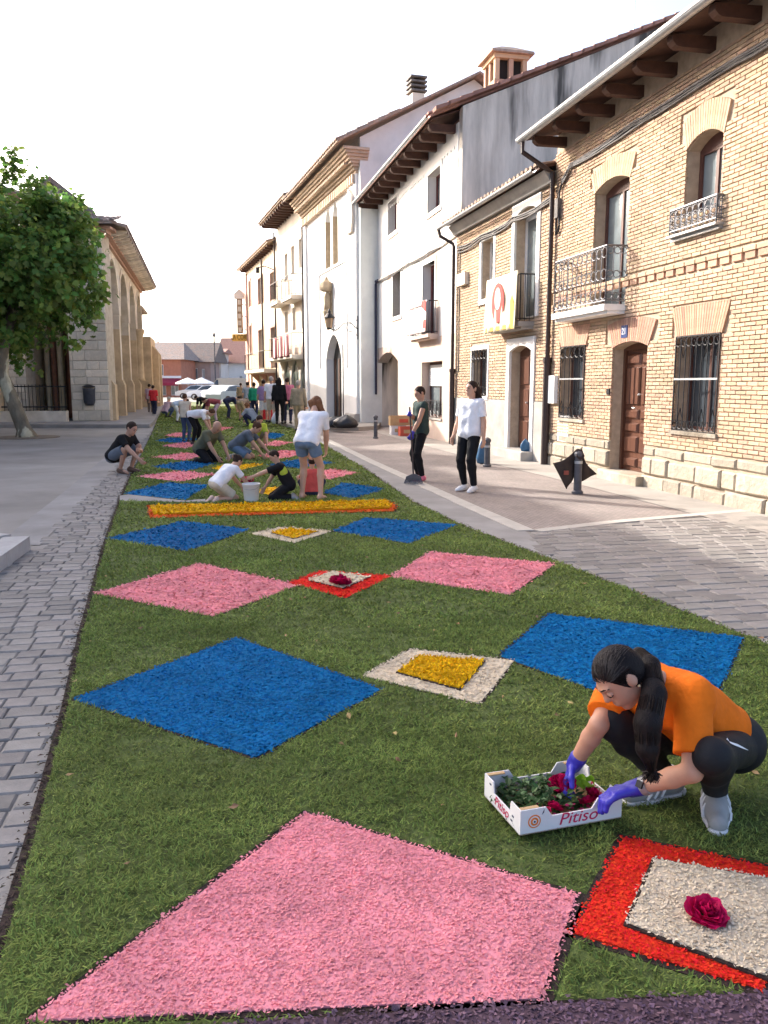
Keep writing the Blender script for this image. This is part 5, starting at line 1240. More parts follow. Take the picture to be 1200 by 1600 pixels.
# ================================================================== street furniture and small things
M_post = mat('grey_bollard_paint', (.085,.085,.095), .5, .2, 8)
def bollard(px, py, ytop, label):
    p = G(px, py); h = W(px, ytop, p.y).z; o = empty('bollard', p, 0, label, 'bollard', 'bollards along the pavement')
    b = MB(); b.lathe([(.085,0),(.085,.03),(.06,.05),(.055,h-.1),(.07,h-.09),(.07,h-.05),(.055,h-.03),(.0,h)], (0,0,0), 14); b.build('post', M_post, o)
    b = MB(); b.lathe([(.062,h-.2),(.062,h-.16)], (0,0,0), 14); b.build('reflective_ring', M_palemetal, o); return o, p, h
bollard(587, 685, 648, 'slim grey bollard before the archway of the white house')
bollard(761, 729, 683, 'slim grey bollard behind the person in white T-shirt')
_, bp, bh = bollard(902, 771, 703, 'bollard half hidden under a draped brown cloth')
# cloth draped over the bollard, hanging in points
def drape():
    m = MB(); q = 9
    def patch(A, B, C_, D, fold, ph):       # bilinear patch A top-in, B top-out, C bottom-out, D bottom-in
        A, B, C_, D = map(Vector, (A, B, C_, D)); vs = []
        for j in range(q+1):
            for i in range(q+1):
                s_, t_ = i/q, j/q; p = (A*(1-s_)+B*s_)*(1-t_)+(D*(1-s_)+C_*s_)*t_
                p.y += fold*math.sin(s_*7+ph+t_*2)*(.3+t_); p.z -= .05*math.sin(math.pi*s_)*(1-t_); vs.append(p)
        m.add(vs, [(j*(q+1)+i, j*(q+1)+i+1, (j+1)*(q+1)+i+1, (j+1)*(q+1)+i) for j in range(q) for i in range(q)], .5)
    t = bh+.015
    patch((-.03,-.0,t), (-.38,-.02,bh-.19), (-.17,-.05,.07), (-.03,.075,.25), .02, 0)
    patch((.05,.0,t-.01), (.16,.05,bh-.24), (.30,.10,.28), (.03,.075,.15), .02, 1)
    patch((-.03,.0,t), (.05,.0,t-.01), (.04,.085,.3), (-.035,.085,.3), .004, 2)
    patch((-.05,-.075,t-.1), (.07,-.075,t-.1), (.05,.0,t-.008), (-.03,.0,t+.002), .002, 0)
    me = m.mesh('draped_cloth'); me.materials.append(mat('dark_brown_cloth', (.050,.036,.030), .9, .2, 6, .3, 30)); me.shade_smooth()
    o = link(bpy.data.objects.new('draped_cloth', me)); o.location = bp; s = o.modifiers.new('thick', 'SOLIDIFY'); s.thickness = .008; s.offset = 0
    k = MB(); k.box(-.22,-.15,-.06,-.045,bh-.36,bh-.3); k.build('red_patch', mat('faded_red', (.25,.07,.05), .9, .2, 9), o)
    return tag(o, 'dark brown cloth hung over a bollard, its corners drooping', 'cloth')
drape()
# wall lantern of the chapel
def lantern():
    a = FD.uv(557,500,.15); u0 = a[0]; z0 = FD.uv(557,512,.15)[1]
    p = FD.world(u0, .1, z0); o = empty('wall_lantern', p, FD.rz, 'wrought iron scroll bracket with glass street lantern on the chapel', 'lantern')
    x, y = .0, 1.9                          # lantern hangs out over the street
    b = MB(); b.tube([(0,0,.75),(0,0,-.75)], .035, 6); b.tube([(0,0,-.1),(0,.5,.32),(0,.95,.25),(0,1.25,-.05),(0,1.55,-.2),(0,1.9,-.1)], .03, 6); b.ring((0,.5,0), .26, .022, 14, 5, 'yz'); b.ring((0,1.45,-.05), .17, .02, 12, 5, 'yz')
    b.tube([(0,0,-.5),(0,.35,-.38),(0,.6,-.2)], .02, 5); b.tube([(0,0,.5),(0,.2,.45),(0,.35,.3)], .02, 5); bo = b.build('bracket', M_iron, o)
    l = MB(); l.lathe([(.14,.0),(.16,.06),(.26,.62),(.27,.66)], (0,1.9,-.1), 6); l.build('lantern_glass', mat('amber_glass', (.42,.30,.19), .2, .1, 4, spec=.6), o)
    c = MB(); c.lathe([(.36,.66),(.36,.7),(.16,.95),(.1,1.0),(.1,1.1),(.02,1.28)], (0,1.9,-.1), 10); c.build('lantern_cap', M_iron, o)
    r = MB()
    for k in range(6):
        an = k*math.pi/3; r.tube([(.16*math.cos(an),1.9+.16*math.sin(an),-.05),(.27*math.cos(an),1.9+.27*math.sin(an),.56)], .014, 4)
    r.lathe([(.16,-.12),(.17,-.05),(.05,-.14)], (0,1.9,.0), 8); r.build('lantern_frame', M_iron, o); o.scale = (.58,.58,.58)
lantern()
# banners on balconies
def banner(fac, b0, b1, zt, zb, y, label, m, deco, seed, ruffle=.03):
    o = empty('balcony_banner', fac.world((b0+b1)/2, y, zb), fac.rz, label, 'banner', 'cloth banners hung on balconies'); L = b1-b0; n = 28; k = 10; vs = []; rr = random.Random(seed); H = zt-zb
    for j in range(k+1):
        f = j/k
        for i in range(n+1): x = -L/2+L*i/n; vs.append((x*(1+.04*(1-f)), .03+ruffle*math.sin(i*1.1+seed)*(1-f*.7)+.04*(1-f), H*f))
    mb = MB(); mb.add(vs, [(j*(n+1)+i, j*(n+1)+i+1, (j+1)*(n+1)+i+1, (j+1)*(n+1)+i) for j in range(k) for i in range(n)]); q = mb.build('cloth', m, o, True); s = q.modifiers.new('thick','SOLIDIFY'); s.thickness = .006
    for name, mm, pts, dy in deco:
        d = MB(); d.prism([(x*L, z*H) for x, z in pts], .03+dy, .034+dy+.004, 'y'); d.build(name, mm, q)
    return o
M_bcream = mat('cream_banner', (.74,.66,.48), .9, .06, 4); M_bred = mat('red_paint_cloth', (.55,.07,.06), .85, .25, 8); M_bpink = mat('pale_pink_cloth', (.74,.52,.50), .9, .1, 6); M_bgold = mat('gold_cloth', (.72,.44,.08), .85, .25, 7)
def oval(cx, cz, rx, rz, n=16): return [(cx+rx*math.cos(2*math.pi*i/n), cz+rz*math.sin(2*math.pi*i/n)) for i in range(n)]
bs0, bs1, bz, bdp = balB
banner(FB, bs0+.02, bs1+.02, bz+1.02, bz-.16, bdp+.02, 'cream banner with red painted oval emblem on the brick house balcony', M_bcream,
  [('emblem_border', M_bred, oval(.06,.52,.2,.36), .04), ('emblem_centre', M_bpink, oval(.06,.6,.1,.2), .045), ('gold_fringe', M_bgold, [(-.5,.02),(-.36,.02),(-.34,.5),(-.4,.6),(-.5,.3)], .045), ('hem_band', M_bgold, [(-.34,.03),(.46,.03),(.46,.10),(-.34,.10)], .045)], 1)
cs0, cs1, cz_, cdp = balC
banner(FC, cs0+.02, cs1+.02, cz_+.95, cz_+.04, cdp+.02, 'white banner with red corners on the white house balcony', mat('white_banner', (.78,.74,.72), .9, .05, 5),
  [('red_corner', M_bred, [(-.5,.62),(-.3,.8),(-.3,.98),(-.5,.98)], .04), ('red_corner', M_bred, [(-.5,.06),(-.5,.38),(-.4,.4),(-.32,.12)], .04), ('pink_hem', M_bpink, [(-.48,.02),(.48,.02),(.48,.12),(-.48,.12)], .044), ('pink_top', M_bpink, [(-.28,.86),(.48,.86),(.48,.96),(-.28,.96)], .044)], 2)
for i, a in enumerate((1.0, 2.7, 4.4)):
    banner(FF, a, a+1.1, zmF+1.0, zmF-.1, .63, ('maroon and white striped banner on the cream townhouse balcony, by the chapel', 'middle one of three maroon white striped banners on the townhouse balcony', 'maroon and white banner on the townhouse balcony, farthest from the chapel')[i], mat('maroon_banner', (.30,.08,.09), .9, .15, 4), [('white_stripe', M_whitepaint, [(-.14,.03),(.14,.03),(.14,.98),(-.14,.98)], .05)], 3+i)
# cardboard boxes by the archway
M_card = mat('cardboard', (.50,.33,.17), .9, .12, 5, .2, 40); M_whitecard = mat('white_cardboard', (.72,.71,.70), .8, .05, 6, .15, 40); M_redcard = mat('red_print_cardboard', (.55,.10,.06), .8, .12, 6)
def open_box(mb, l, w, h, t=.006):
    mb.box(-l/2,l/2,-w/2,w/2,0,t); mb.box(-l/2,l/2,-w/2,-w/2+t,t,h); mb.box(-l/2,l/2,w/2-t,w/2,t,h); mb.box(-l/2,-l/2+t,-w/2+t,w/2-t,t,h-.001); mb.box(l/2-t,l/2,-w/2+t,w/2-t,t,h-.001)
for px, py, dz, m, lb in ((622,679,0,M_whitecard,'white fruit box standing on the ground by the archway'),(636,681,0,M_redcard,'red printed fruit box beside the white one by the archway'),(629,679,.3,M_card,'brown cardboard box stacked on top of the two fruit boxes')):
    p = G(px, py); b = MB(); open_box(b, .5 if dz == 0 else .85, .4, .29 if dz == 0 else .3); me = b.mesh('fruit_box'); me.materials.append(m); o = link(bpy.data.objects.new('fruit_box', me)); o.location = (p.x, p.y, dz); o.rotation_euler = (0,0,.15); tag(o, lb, 'box', 'fruit boxes by the archway')
    lbm = MB(); lbm.box(-.14,.14,-.208,-.2005,.09,.2); lbm.build('printed_label', M_card if m is not M_card else M_redcard, o)
# blue bag at the doorstep, black bags by the chapel
def blob(name, loc, sx, sy, sz, m, label, cat, seed, lump=.18, knot=True, group=None):
    rr = random.Random(seed); mb = MB(); prof = [(0.3,0),(.85,.04),(1,.3),(.9,.6),(.6,.85),(.22,1.0),(.1,1.08)]; n = 18; vs = []; ph = [rr.random()*6.28 for _ in range(4)]
    for j, (r, z) in enumerate(prof):
        for i in range(n):
            a = 2*math.pi*i/n; q = r*(1+lump*(math.sin(3*a+ph[0]+j)+.6*math.sin(5*a+ph[1]-j))*.6); vs.append((sx*q*math.cos(a), sy*q*math.sin(a), sz*z*(1+.06*math.sin(2*a+ph[2]))))
    mb.add(vs, [(j*n+i, j*n+(i+1)%n, (j+1)*n+(i+1)%n, (j+1)*n+i) for j in range(len(prof)-1) for i in range(n)]+[tuple(range(n-1,-1,-1)), tuple(range((len(prof)-1)*n, len(prof)*n))])
    me = mb.mesh(name); me.materials.append(m); me.shade_smooth(); o = link(bpy.data.objects.new(name, me)); o.location = loc; return tag(o, label, cat, group)
M_bag = mat('black_plastic', (.012,.012,.014), .35, .3, 12, .4, 18, bdist=.03, spec=.5); M_bluebag = mat('blue_plastic', (.045,.12,.22), .45, .15, 8, .3, 20, bdist=.02)
for i, (px, py, s, lb) in enumerate(((523,668,.36,'round black rubbish bag at the chapel foot, beside the bending person'),(541,669,.42,'larger slumped black rubbish bag at the chapel foot'))):
    p = G(px, py, .13); blob('rubbish_bag', (p.x, p.y, .13), s, s*.8, s*.95, M_bag, lb, 'bag', i+3, group='rubbish bags by the chapel')
p = FB.world(FB.uv(822,700,.1)[0], .12, .19); blob('blue_bag', p, .1, .07, .24, M_bluebag, 'small blue bag on the doorstep of the narrow brick house', 'bag', 8)
p = G(752,727); blob('blue_bag', (p.x+.05, p.y+.35, 0), .11,.09,.42, M_bluebag, 'blue bag standing behind the bollard and person in white', 'bag', 9)
# ================================================================== people
def smooth_min(a, b, k):
    h = np.clip(.5+.5*(b-a)/k, 0, 1); return b*(1-h)+a*h-k*h*(1-h)
class Sdf:
    """union of rounded cones and ellipsoids, meshed by surface nets"""
    def __init__(s): s.groups = []
    def group(s, prims, k=.03, clips=(), noise=0.0, nf=22.0): s.groups.append((prims, k, list(clips), noise, nf)); return s
    def mesh(s, h):
        lo = np.full(3, 1e9); hi = -lo
        for prims, k, cl, nz, nf in s.groups:
            for p in prims:
                if p[0] == 'c':
                    r = max(p[3], p[4]); lo = np.minimum(lo, np.minimum(p[1], p[2])-r); hi = np.maximum(hi, np.maximum(p[1], p[2])+r)
                else:
                    r = max(p[3]); lo = np.minimum(lo, p[1]-r); hi = np.maximum(hi, p[1]+r)
        lo -= 3*h; hi += 3*h; n = np.ceil((hi-lo)/h).astype(int)+1
        F = np.full(n, 1.0, np.float32); ax = [lo[i]+h*np.arange(n[i]) for i in range(3)]
        for prims, k, cl, nz, nf in s.groups:
            D = np.full(n, 1.0, np.float32); big_lo = n.copy(); big_hi = np.zeros(3, int)
            for p in prims:
                if p[0] == 'c': r = max(p[3], p[4])+k+2*h; a = np.minimum(p[1], p[2])-r; b = np.maximum(p[1], p[2])+r
                else: r = max(p[3])+k+2*h; a = p[1]-r; b = p[1]+r
                i0 = np.maximum(0, np.floor((a-lo)/h).astype(int)); i1 = np.minimum(n, np.ceil((b-lo)/h).astype(int)+1)
                if np.any(i1 <= i0): continue
                big_lo = np.minimum(big_lo, i0); big_hi = np.maximum(big_hi, i1)
                X = ax[0][i0[0]:i1[0], None, None]; Y = ax[1][None, i0[1]:i1[1], None]; Z = ax[2][None, None, i0[2]:i1[2]]
                if p[0] == 'c':
                    A, B = p[1], p[2]; ab = B-A; q = max(1e-9, float(ab.dot(ab)))
                    t = np.clip(((X-A[0])*ab[0]+(Y-A[1])*ab[1]+(Z-A[2])*ab[2])/q, 0, 1)
                    d = np.sqrt((X-A[0]-ab[0]*t)**2+(Y-A[1]-ab[1]*t)**2+(Z-A[2]-ab[2]*t)**2)-(p[3]+(p[4]-p[3])*t)
                else:
                    C, M_, R = p[1], p[2], p[3]; q = [(X-C[0])*M_[i][0]+(Y-C[1])*M_[i][1]+(Z-C[2])*M_[i][2] for i in range(3)]
                    k0 = np.sqrt(sum((q[i]/R[i])**2 for i in range(3))); k1 = np.sqrt(sum((q[i]/R[i]**2)**2 for i in range(3)))+1e-6; d = k0*(k0-1)/k1
                sl = tuple(slice(i0[i], i1[i]) for i in range(3)); D[sl] = smooth_min(D[sl], d.astype(np.float32), k)
            sl = tuple(slice(big_lo[i], big_hi[i]) for i in range(3)); X = ax[0][sl[0], None, None]; Y = ax[1][None, sl[1], None]; Z = ax[2][None, None, sl[2]]; S = D[sl]
            if nz: S = S+nz*(np.sin(X*nf+2*np.sin(Y*nf*.6+Z*nf*.4))*np.sin(Z*nf*.8+1.7*np.sin(X*nf*.7))+.5*np.sin(Y*nf*1.9+Z*nf*1.3)*np.sin(X*nf*1.4-Z*nf*.9)).astype(np.float32)
            for P0, N0 in cl: S = np.maximum(S, ((X-P0[0])*N0[0]+(Y-P0[1])*N0[1]+(Z-P0[2])*N0[2]).astype(np.float32))
            F[sl] = np.minimum(F[sl], S)
        return nets(F, lo, h)
def nets(F, lo, h):
    S = F < 0; c = np.zeros(tuple(np.array(F.shape)-1), np.int8)
    off = [(i, j, k) for i in (0,1) for j in (0,1) for k in (0,1)]; sh = c.shape
    for o in off: c += S[o[0]:o[0]+sh[0], o[1]:o[1]+sh[1], o[2]:o[2]+sh[2]]
    I = np.argwhere((c > 0) & (c < 8)); idx = np.full(sh, -1, np.int32); idx[I[:,0], I[:,1], I[:,2]] = np.arange(len(I))
    acc = np.zeros((len(I),3)); cnt = np.zeros(len(I))
    for a in range(8):
        for b in range(a+1, 8):
            oa, ob = np.array(off[a]), np.array(off[b])
            if np.abs(oa-ob).sum() != 1: continue
            fa = F[I[:,0]+oa[0], I[:,1]+oa[1], I[:,2]+oa[2]]; fb = F[I[:,0]+ob[0], I[:,1]+ob[1], I[:,2]+ob[2]]
            m = (fa < 0) != (fb < 0); t = np.where(m, fa/np.where(m, fa-fb, 1), 0)
            acc += np.where(m[:,None], oa+(ob-oa)*t[:,None], 0); cnt += m
    V = lo+h*(I+acc/cnt[:,None]); Q = []
    for d in range(3):
        e = [0,0,0]; e[d] = 1; u, v = (d+1)%3, (d+2)%3
        A = S[:F.shape[0]-e[0], :F.shape[1]-e[1], :F.shape[2]-e[2]]; B = S[e[0]:, e[1]:, e[2]:]
        E_ = np.argwhere(A != B); ok = (E_[:,u] > 0) & (E_[:,v] > 0) & (E_[:,u] < F.shape[u]-1) & (E_[:,v] < F.shape[v]-1); E_ = E_[ok]
        if not len(E_): continue
        def cell(du, dv): q = E_.copy(); q[:,u] -= du; q[:,v] -= dv; return idx[q[:,0], q[:,1], q[:,2]]
        f = np.stack([cell(1,1), cell(0,1), cell(0,0), cell(1,0)], 1); flip = ~A[E_[:,0], E_[:,1], E_[:,2]]; f[flip] = f[flip][:, ::-1]; Q.append(f)
    Q = np.concatenate(Q); Q = Q[(Q >= 0).all(1)]
    return V, Q
def npv(v): return np.array((v[0], v[1], v[2]), float)
def cone(a, b, ra, rb): return ('c', npv(a), npv(b), ra, rb)
def ell(c, ax, r): return ('e', npv(c), [npv(a) for a in ax], r)
def ik(a, b, l1, l2, hint):
    d = b-a; L = d.length; mx = (l1+l2)*.995
    if L > mx: b = a+d*(mx/L); d = b-a; L = mx
    L = max(L, abs(l1-l2)+.01); x = (l1*l1-l2*l2+L*L)/(2*L); y = math.sqrt(max(0, l1*l1-x*x)); n = d.normalized(); hn = hint-n*hint.dot(n)
    hn = hn.normalized() if hn.length > 1e-5 else n.orthogonal().normalized()
    return a+n*x+hn*y, b
def V3(*a): return Vector(a)
def rig(pel, sp, hd, hf, an, wr, kh, eh, toe=None, s=1.0, yaw=0.0, side=None, shw=.172, hipw=.088, torso=.41):
    """joints from a short pose description in metres of a 1.7 m figure; x forward, y left, z up"""
    R = Matrix.Rotation(yaw, 3, 'Z'); v = lambda t: R @ (Vector(t)*s); dv = lambda t: (R @ Vector(t)).normalized()
    sp, hd, hf = dv(sp), dv(hd), dv(hf); y = dv(side or (0,1,0)); J = {'s': s, 'pelvis': v(pel), 'sp': sp, 'y': y}
    J['chest'] = J['pelvis']+sp*torso*s; J['neck'] = J['chest']+sp*.085*s; J['head'] = J['neck']+hd*.155*s; J['hf'] = hf; J['hd'] = hd
    for k, sg in (('L',1),('R',-1)):
        i = 0 if k == 'L' else 1
        J['sh'+k] = J['chest']+sp*.03*s+y*sg*shw*s; J['hip'+k] = J['pelvis']+y*sg*hipw*s
        e = eh[i] if isinstance(eh[0], (tuple, list)) else (eh[0], eh[1]*sg, eh[2]); J['el'+k], J['wr'+k] = ik(J['sh'+k], v(wr[i]), .285*s, .25*s, R @ Vector(e))
        h_ = kh[i] if isinstance(kh[0], (tuple, list)) else (kh[0], kh[1]*sg, kh[2]); J['kn'+k], J['an'+k] = ik(J['hip'+k], v(an[i]), .43*s, .42*s, R @ Vector(h_))
        t = toe[i] if toe else (1, .15*sg, -.12); J['toe'+k] = dv(t)
    return J
SKIN = (.52,.30,.205)
def cloth(name, rgb, rough=.85): return mat('cloth_'+name, rgb, rough, .13, 7, .55, 11, bdist=.03, spec=.15)
def figure(name, label, J, loc, top, bottom, shoes, hair, skin=SKIN, vox=.011, sleeve=.62, leg=1.0, hem=.02, gloves=None, hairstyle='short', fat=1.0, group=None, detail=1, barefoot=False, hands=1, clipfoot=True, neck_scarf=None):
    s = J['s']; sd = Sdf(); y = J['y']; sp = J['sp']; bel = sp.cross(y).normalized()            # bel: not needed for direction
    f = J['hf']; u = (J['hd']-f*J['hd'].dot(f)); u = u.normalized() if u.length > .05 else sp; l = u.cross(f).normalized(); C = J['head']; ax = (f, l, u)
    m_skin = mat('skin_%.2f_%.2f' % (skin[0], skin[1]), skin, .55, .07, 14, .08, 60, spec=.35)
    s_body = s; s = s*J.get('hs',1.0)
    # head
    H = [ell(C+u*.018*s-f*.012*s, ax, (.098*s,.077*s,.1*s)), ell(C+f*.018*s-u*.036*s, ax, (.074*s,.063*s,.086*s)), ell(C+f*.058*s-u*.097*s, ax, (.026*s,.028*s,.02*s))]
    Hd = [cone(C+f*.088*s+u*.012*s, C+f*.102*s-u*.018*s, .0085*s, .0125*s), ell(C+l*.077*s-u*.006*s-f*.012*s, ax, (.02*s,.01*s,.032*s)), ell(C-l*.077*s-u*.006*s-f*.012*s, ax, (.02*s,.01*s,.032*s)), ell(C+f*.082*s-u*.06*s, ax, (.014*s,.024*s,.011*s)), ell(C+f*.076*s+u*.03*s, ax, (.02*s,.05*s,.012*s))]
    sd.group(H+(Hd if detail else [])+[cone(J['neck']-sp*.04*s, C-u*.04*s-f*.02*s, .056*s, .05*s)], .016*s)
    s_head = s; s = s_body; lf = J.get('lf', 1.0)
    # torso and limbs
    def torso(g):
        T_ = []
        for sg, k in ((1,'L'),(-1,'R')):
            T_ += [cone(J['pelvis']+y*sg*.07*s, J['pelvis'].lerp(J['chest'],.5)+y*sg*.055*s, (.112*fat+g)*s, (.1*fat+g)*s), cone(J['pelvis'].lerp(J['chest'],.5)+y*sg*.055*s, J['chest']-sp*.05*s+y*sg*.075*s, (.1*fat+g)*s, (.102+g)*s), cone(J['chest']+y*sg*.05*s, J['sh'+k]-sp*.005*s, (.085+g)*s, (.056+g)*s)]
        return T_
    sd.group(torso(-.02), .04*s)
    handp = []
    for k, sg in (('L',1),('R',-1)):
        A, E_, Wr = J['sh'+k], J['el'+k], J['wr'+k]
        arm = [cone(A, E_, .05*s*lf, .04*s*lf), cone(E_, E_.lerp(Wr,.35), .041*s*lf, .041*s*lf), cone(E_.lerp(Wr,.35), Wr, .041*s*lf, .026*s)]
        hp = []
        if hands:
            d = J.get('hand'+k) or ((Wr-E_).normalized()); n = J.get('palm'+k) or (y*-sg-d*(y*-sg).dot(d)).normalized(); w = d.cross(n).normalized()
            if J.get('thumb'+k) is not None: w = w if w.dot(J['thumb'+k]) > 0 else -w
            cu = J.get('curl'+k, .5); fr = .0092*s
            for q in (-.024,-.008,.008,.024): hp.append(cone(Wr+d*.005*s+w*q*.7*s, Wr+d*.085*s+w*q*s, .0155*s, .0125*s))
            for q, ln in ((-.03,.058),(-.0105,.072),(.0095,.078),(.029,.07)):
                b = Wr+d*.085*s+w*q*s; a1 = cu*.7; a2 = cu*1.9; d1 = d*math.cos(a1)+n*math.sin(a1); d2 = d*math.cos(a2)+n*math.sin(a2); m_ = b+d1*ln*.52*s; hp += [cone(b, m_, fr*1.05, fr), cone(m_, m_+d2*ln*.55*s, fr, fr*.85)]
            tb_ = Wr+d*.03*s+w*.026*s; t1 = tb_+(w*.75+d*.6+n*.25).normalized()*.042*s; hp += [cone(tb_, t1, fr*1.35, fr*1.1), cone(t1, t1+(d*.8+n*.55+w*.1).normalized()*.032*s, fr*1.1, fr*.9)]
        else: hp = [ell(Wr+(Wr-E_).normalized()*.06*s, ((Wr-E_).normalized(), y, sp), (.085*s,.035*s,.045*s))]
        handp += hp; sd.group(arm+([] if gloves else hp), .012*s)
    def legs(g, upto, calf=True):
        out = []
        for k in ('L','R'):
            Hp, Kn, An = J['hip'+k], J['kn'+k], J['an'+k]; a = [cone(Hp, Kn, (.088*fat*lf+g)*s, (.057*lf+g)*s)]
            if calf: a += [cone(Kn, Kn.lerp(An,.3), (.057*lf+g)*s, (.056*lf+g)*s), cone(Kn.lerp(An,.3), An, (.056*lf+g)*s, (.036+g)*s)]
            out.append(a)
        return out
    feet = []
    for k in ('L','R'):
        An, t = J['an'+k], J['toe'+k]; up = Vector((0,0,1)) if abs(t.z) < .6 else -(J['an'+k]-J['kn'+k]).normalized()
        dn = -up; feet.append([cone(An-t*.035*s+dn*.035*s, An+t*.1*s+dn*.045*s, .038*s, .036*s), cone(An+t*.1*s+dn*.045*s, An+t*.165*s+dn*.052*s, .036*s, .027*s), cone(An, An-t*.02*s+dn*.03*s, .036*s, .036*s)])
    for a, ft in zip(legs(-.004, 1), feet): sd.group(a+ft, .02*s)
    V, Q = sd.mesh(vox); o = np_mesh(name, V, Q, m_skin, None, None, True); o.location = loc; tag(o, label, 'person', group)
    # shirt
    if top is not None:
        g = J.get('loose', .014); fo = J.get('fold', .0035); ff_ = J.get('foldf', 17); sh = Sdf(); hemP = J['pelvis']-sp*hem*s; sh.group(torso(g), .045*s, [(npv(hemP), npv(-sp)), (npv(J['neck']+sp*.012*s), npv(sp))], fo*s if vox < .015 else 0, ff_/s)
        if sleeve > 0:
            for k in ('L','R'):
                A, E_, Wr = J['sh'+k], J['el'+k], J['wr'+k]
                if sleeve <= 1: e = A.lerp(E_, sleeve); d = (E_-A).normalized(); sh.group([cone(J['chest'].lerp(A,.5), A, .08*s, .068*s), cone(A, e+d*.06*s, .066*s, (.06 if sleeve > .8 else .064)*s)], .03*s, [(npv(e), npv(d))], fo*.9*s if vox < .015 else 0, ff_*1.2/s)
                else: sh.group([cone(J['chest'].lerp(A,.5), A, .08*s, .068*s), cone(A, E_, .064*s, .055*s), cone(E_, Wr, .055*s, .04*s)], .03*s)
        V, Q = sh.mesh(vox); np_mesh('shirt', V, Q, top, o, None, True)
    if bottom is not None:
        g = .013; b = Sdf(); wp = J['pelvis']+sp*.1*s; b.group([q for q in torso(g-.006)[:1]+torso(g-.006)[3:4]], .04*s, [(npv(wp), npv(sp))])
        for a, k in zip(legs(g if leg < .99 else g-.003, 1), ('L','R')):
            Hp, Kn, An = J['hip'+k], J['kn'+k], J['an'+k]
            if leg <= .55: e = Hp.lerp(Kn, leg/.5); d = (Kn-Hp).normalized(); b.group([cone(Hp, e+d*.05*s, (.1*fat)*s, .092*s)], .03*s, [(npv(e), npv(d))], .003*s if vox < .015 else 0)
            else: d = (An-Kn).normalized(); e = Kn.lerp(An, (leg-.5)/.5*.97); b.group(a, .03*s, [(npv(e), npv(d))], .003*s if vox < .015 else 0, 19/s)
        V, Q = b.mesh(vox); np_mesh('shorts' if leg <= .55 else 'trousers', V, Q, bottom, o, None, True)
    if shoes is not None:
        for k, ft in zip(('L','R'), feet):
            b = Sdf(); pr = [(c_[0], c_[1], c_[2], c_[3]+.007*s, c_[4]+.007*s) for c_ in ft]; An = J['an'+k]
            cl = [(npv(An+(An-J['kn'+k]).normalized()*-.02*s), npv(-(An-J['kn'+k]).normalized()))]
            if clipfoot and abs(J['toe'+k].z) < .6: cl.append((np.array([0,0,.001-0]), np.array([0,0,-1.])))
            b.group(pr, .02*s, cl); V, Q = b.mesh(min(vox, .009) if detail else vox); np_mesh('shoe', V, Q, shoes, o, None, True)
    if gloves is not None:
        for hi_, k in enumerate(('L','R')):
            n = len(handp)//2; hp = [(c_[0], c_[1], c_[2], c_[3]+.0015, c_[4]+.0015) for c_ in handp[hi_*n:(hi_+1)*n]]; Wr, E_ = J['wr'+k], J['el'+k]
            b = Sdf(); b.group(hp+[cone(Wr.lerp(E_,.1), Wr+(Wr-E_).normalized()*.02*s, .0335*s, .03*s)], .009*s); V, Q = b.mesh(min(vox, .0045)); np_mesh('glove', V, Q, gloves, o, None, True)
    # hair
    s = s_head
    if hair is not None:
        b = Sdf(); hw = 1.0
        cap = [ell(C+u*.02*s-f*.015*s, ax, (.1045*s,.083*s,.106*s))]
        cut = (npv(C+f*.052*s+u*.052*s), npv((f*.9-u*.42).normalized())); cut2 = (npv(C-u*.02*s), npv((f*.55-u*.83).normalized()))
        if hairstyle == 'bald': cap = None
        elif hairstyle == 'short': b.group(cap, .01*s, [cut, cut2], .003*s, 70/s)
        elif hairstyle == 'bun': b.group(cap, .01*s, [cut, cut2], .002*s, 60/s); b.group([ell(C-f*.1*s+u*.05*s, ax, (.045*s,.05*s,.045*s))], .01)
        elif hairstyle == 'long':
            b.group(cap, .01*s, [cut], .002*s, 60/s); hd_ = J.get('hairdir', Vector((0,0,-1))); bk = C-f*.06*s
            pr = []
            for q in (-.06,-.03,0,.03,.06): pr.append(cone(bk+l*q*1.1*s-u*.01*s, bk+l*q*1.3*s+hd_*J.get('hairlen',.22)*s-f*.02*s, .045*s, .022*s))
            b.group(pr, .02*s, [], .005*s, 60/s)
        elif hairstyle == 'pony':
            b.group(cap, .01*s, [cut, (npv(C-u*.05*s), npv((f*.3-u*.95).normalized()))], .0015*s, 80/s)
            P_ = J['pony']; pr = [cone(P_[i], P_[i+1], J['ponyr'][i], J['ponyr'][i+1]) for i in range(len(P_)-1)]; b.group(pr, .02*s)
        if b.groups:
            V, Q = b.mesh(vox if detail < 2 else .0045); np_mesh('hair', V, Q, hair, o, None, True)
    if detail:
        for sg in (1,-1):
            if detail > 1:
                e = MB(); e.tube([C+f*.091*s+l*sg*.016*s-u*.002*s, C+f*.089*s+l*sg*.032*s-u*.008*s, C+f*.078*s+l*sg*.047*s-u*.003*s], .0026*s, 5); e.build('eyelash', M_eye, o)
                e = MB(); e.lathe([(.001,-.012*s),(.012*s,-.008*s),(.0155*s,0),(.012*s,.008*s),(.001,.012*s)], (0,0,0), 10); q = e.build('eyelid', m_skin, o, True); q.location = C+f*.079*s+l*sg*.031*s+u*.003*s
            else:
                e = MB(); cc = C+f*.083*s+l*sg*.031*s+u*.004*s; e.lathe([(.001,-.007*s),(.009*s,-.004*s),(.0125*s,0),(.009*s,.004*s),(.001,.007*s)], (0,0,0), 8); q = e.build('eye', M_eye, o, True); q.location = cc
            if detail > 1 or vox < .012:
                e = MB(); p0 = C+f*.094*s+l*sg*.014*s+u*.030*s; p1 = C+f*.089*s+l*sg*.034*s+u*.036*s; p2 = C+f*.071*s+l*sg*.052*s+u*.028*s; e.tube([p0,p1,p2], [.003*s,.0036*s,.002*s], 5); e.build('eyebrow', hair or M_eye, o)
    return o
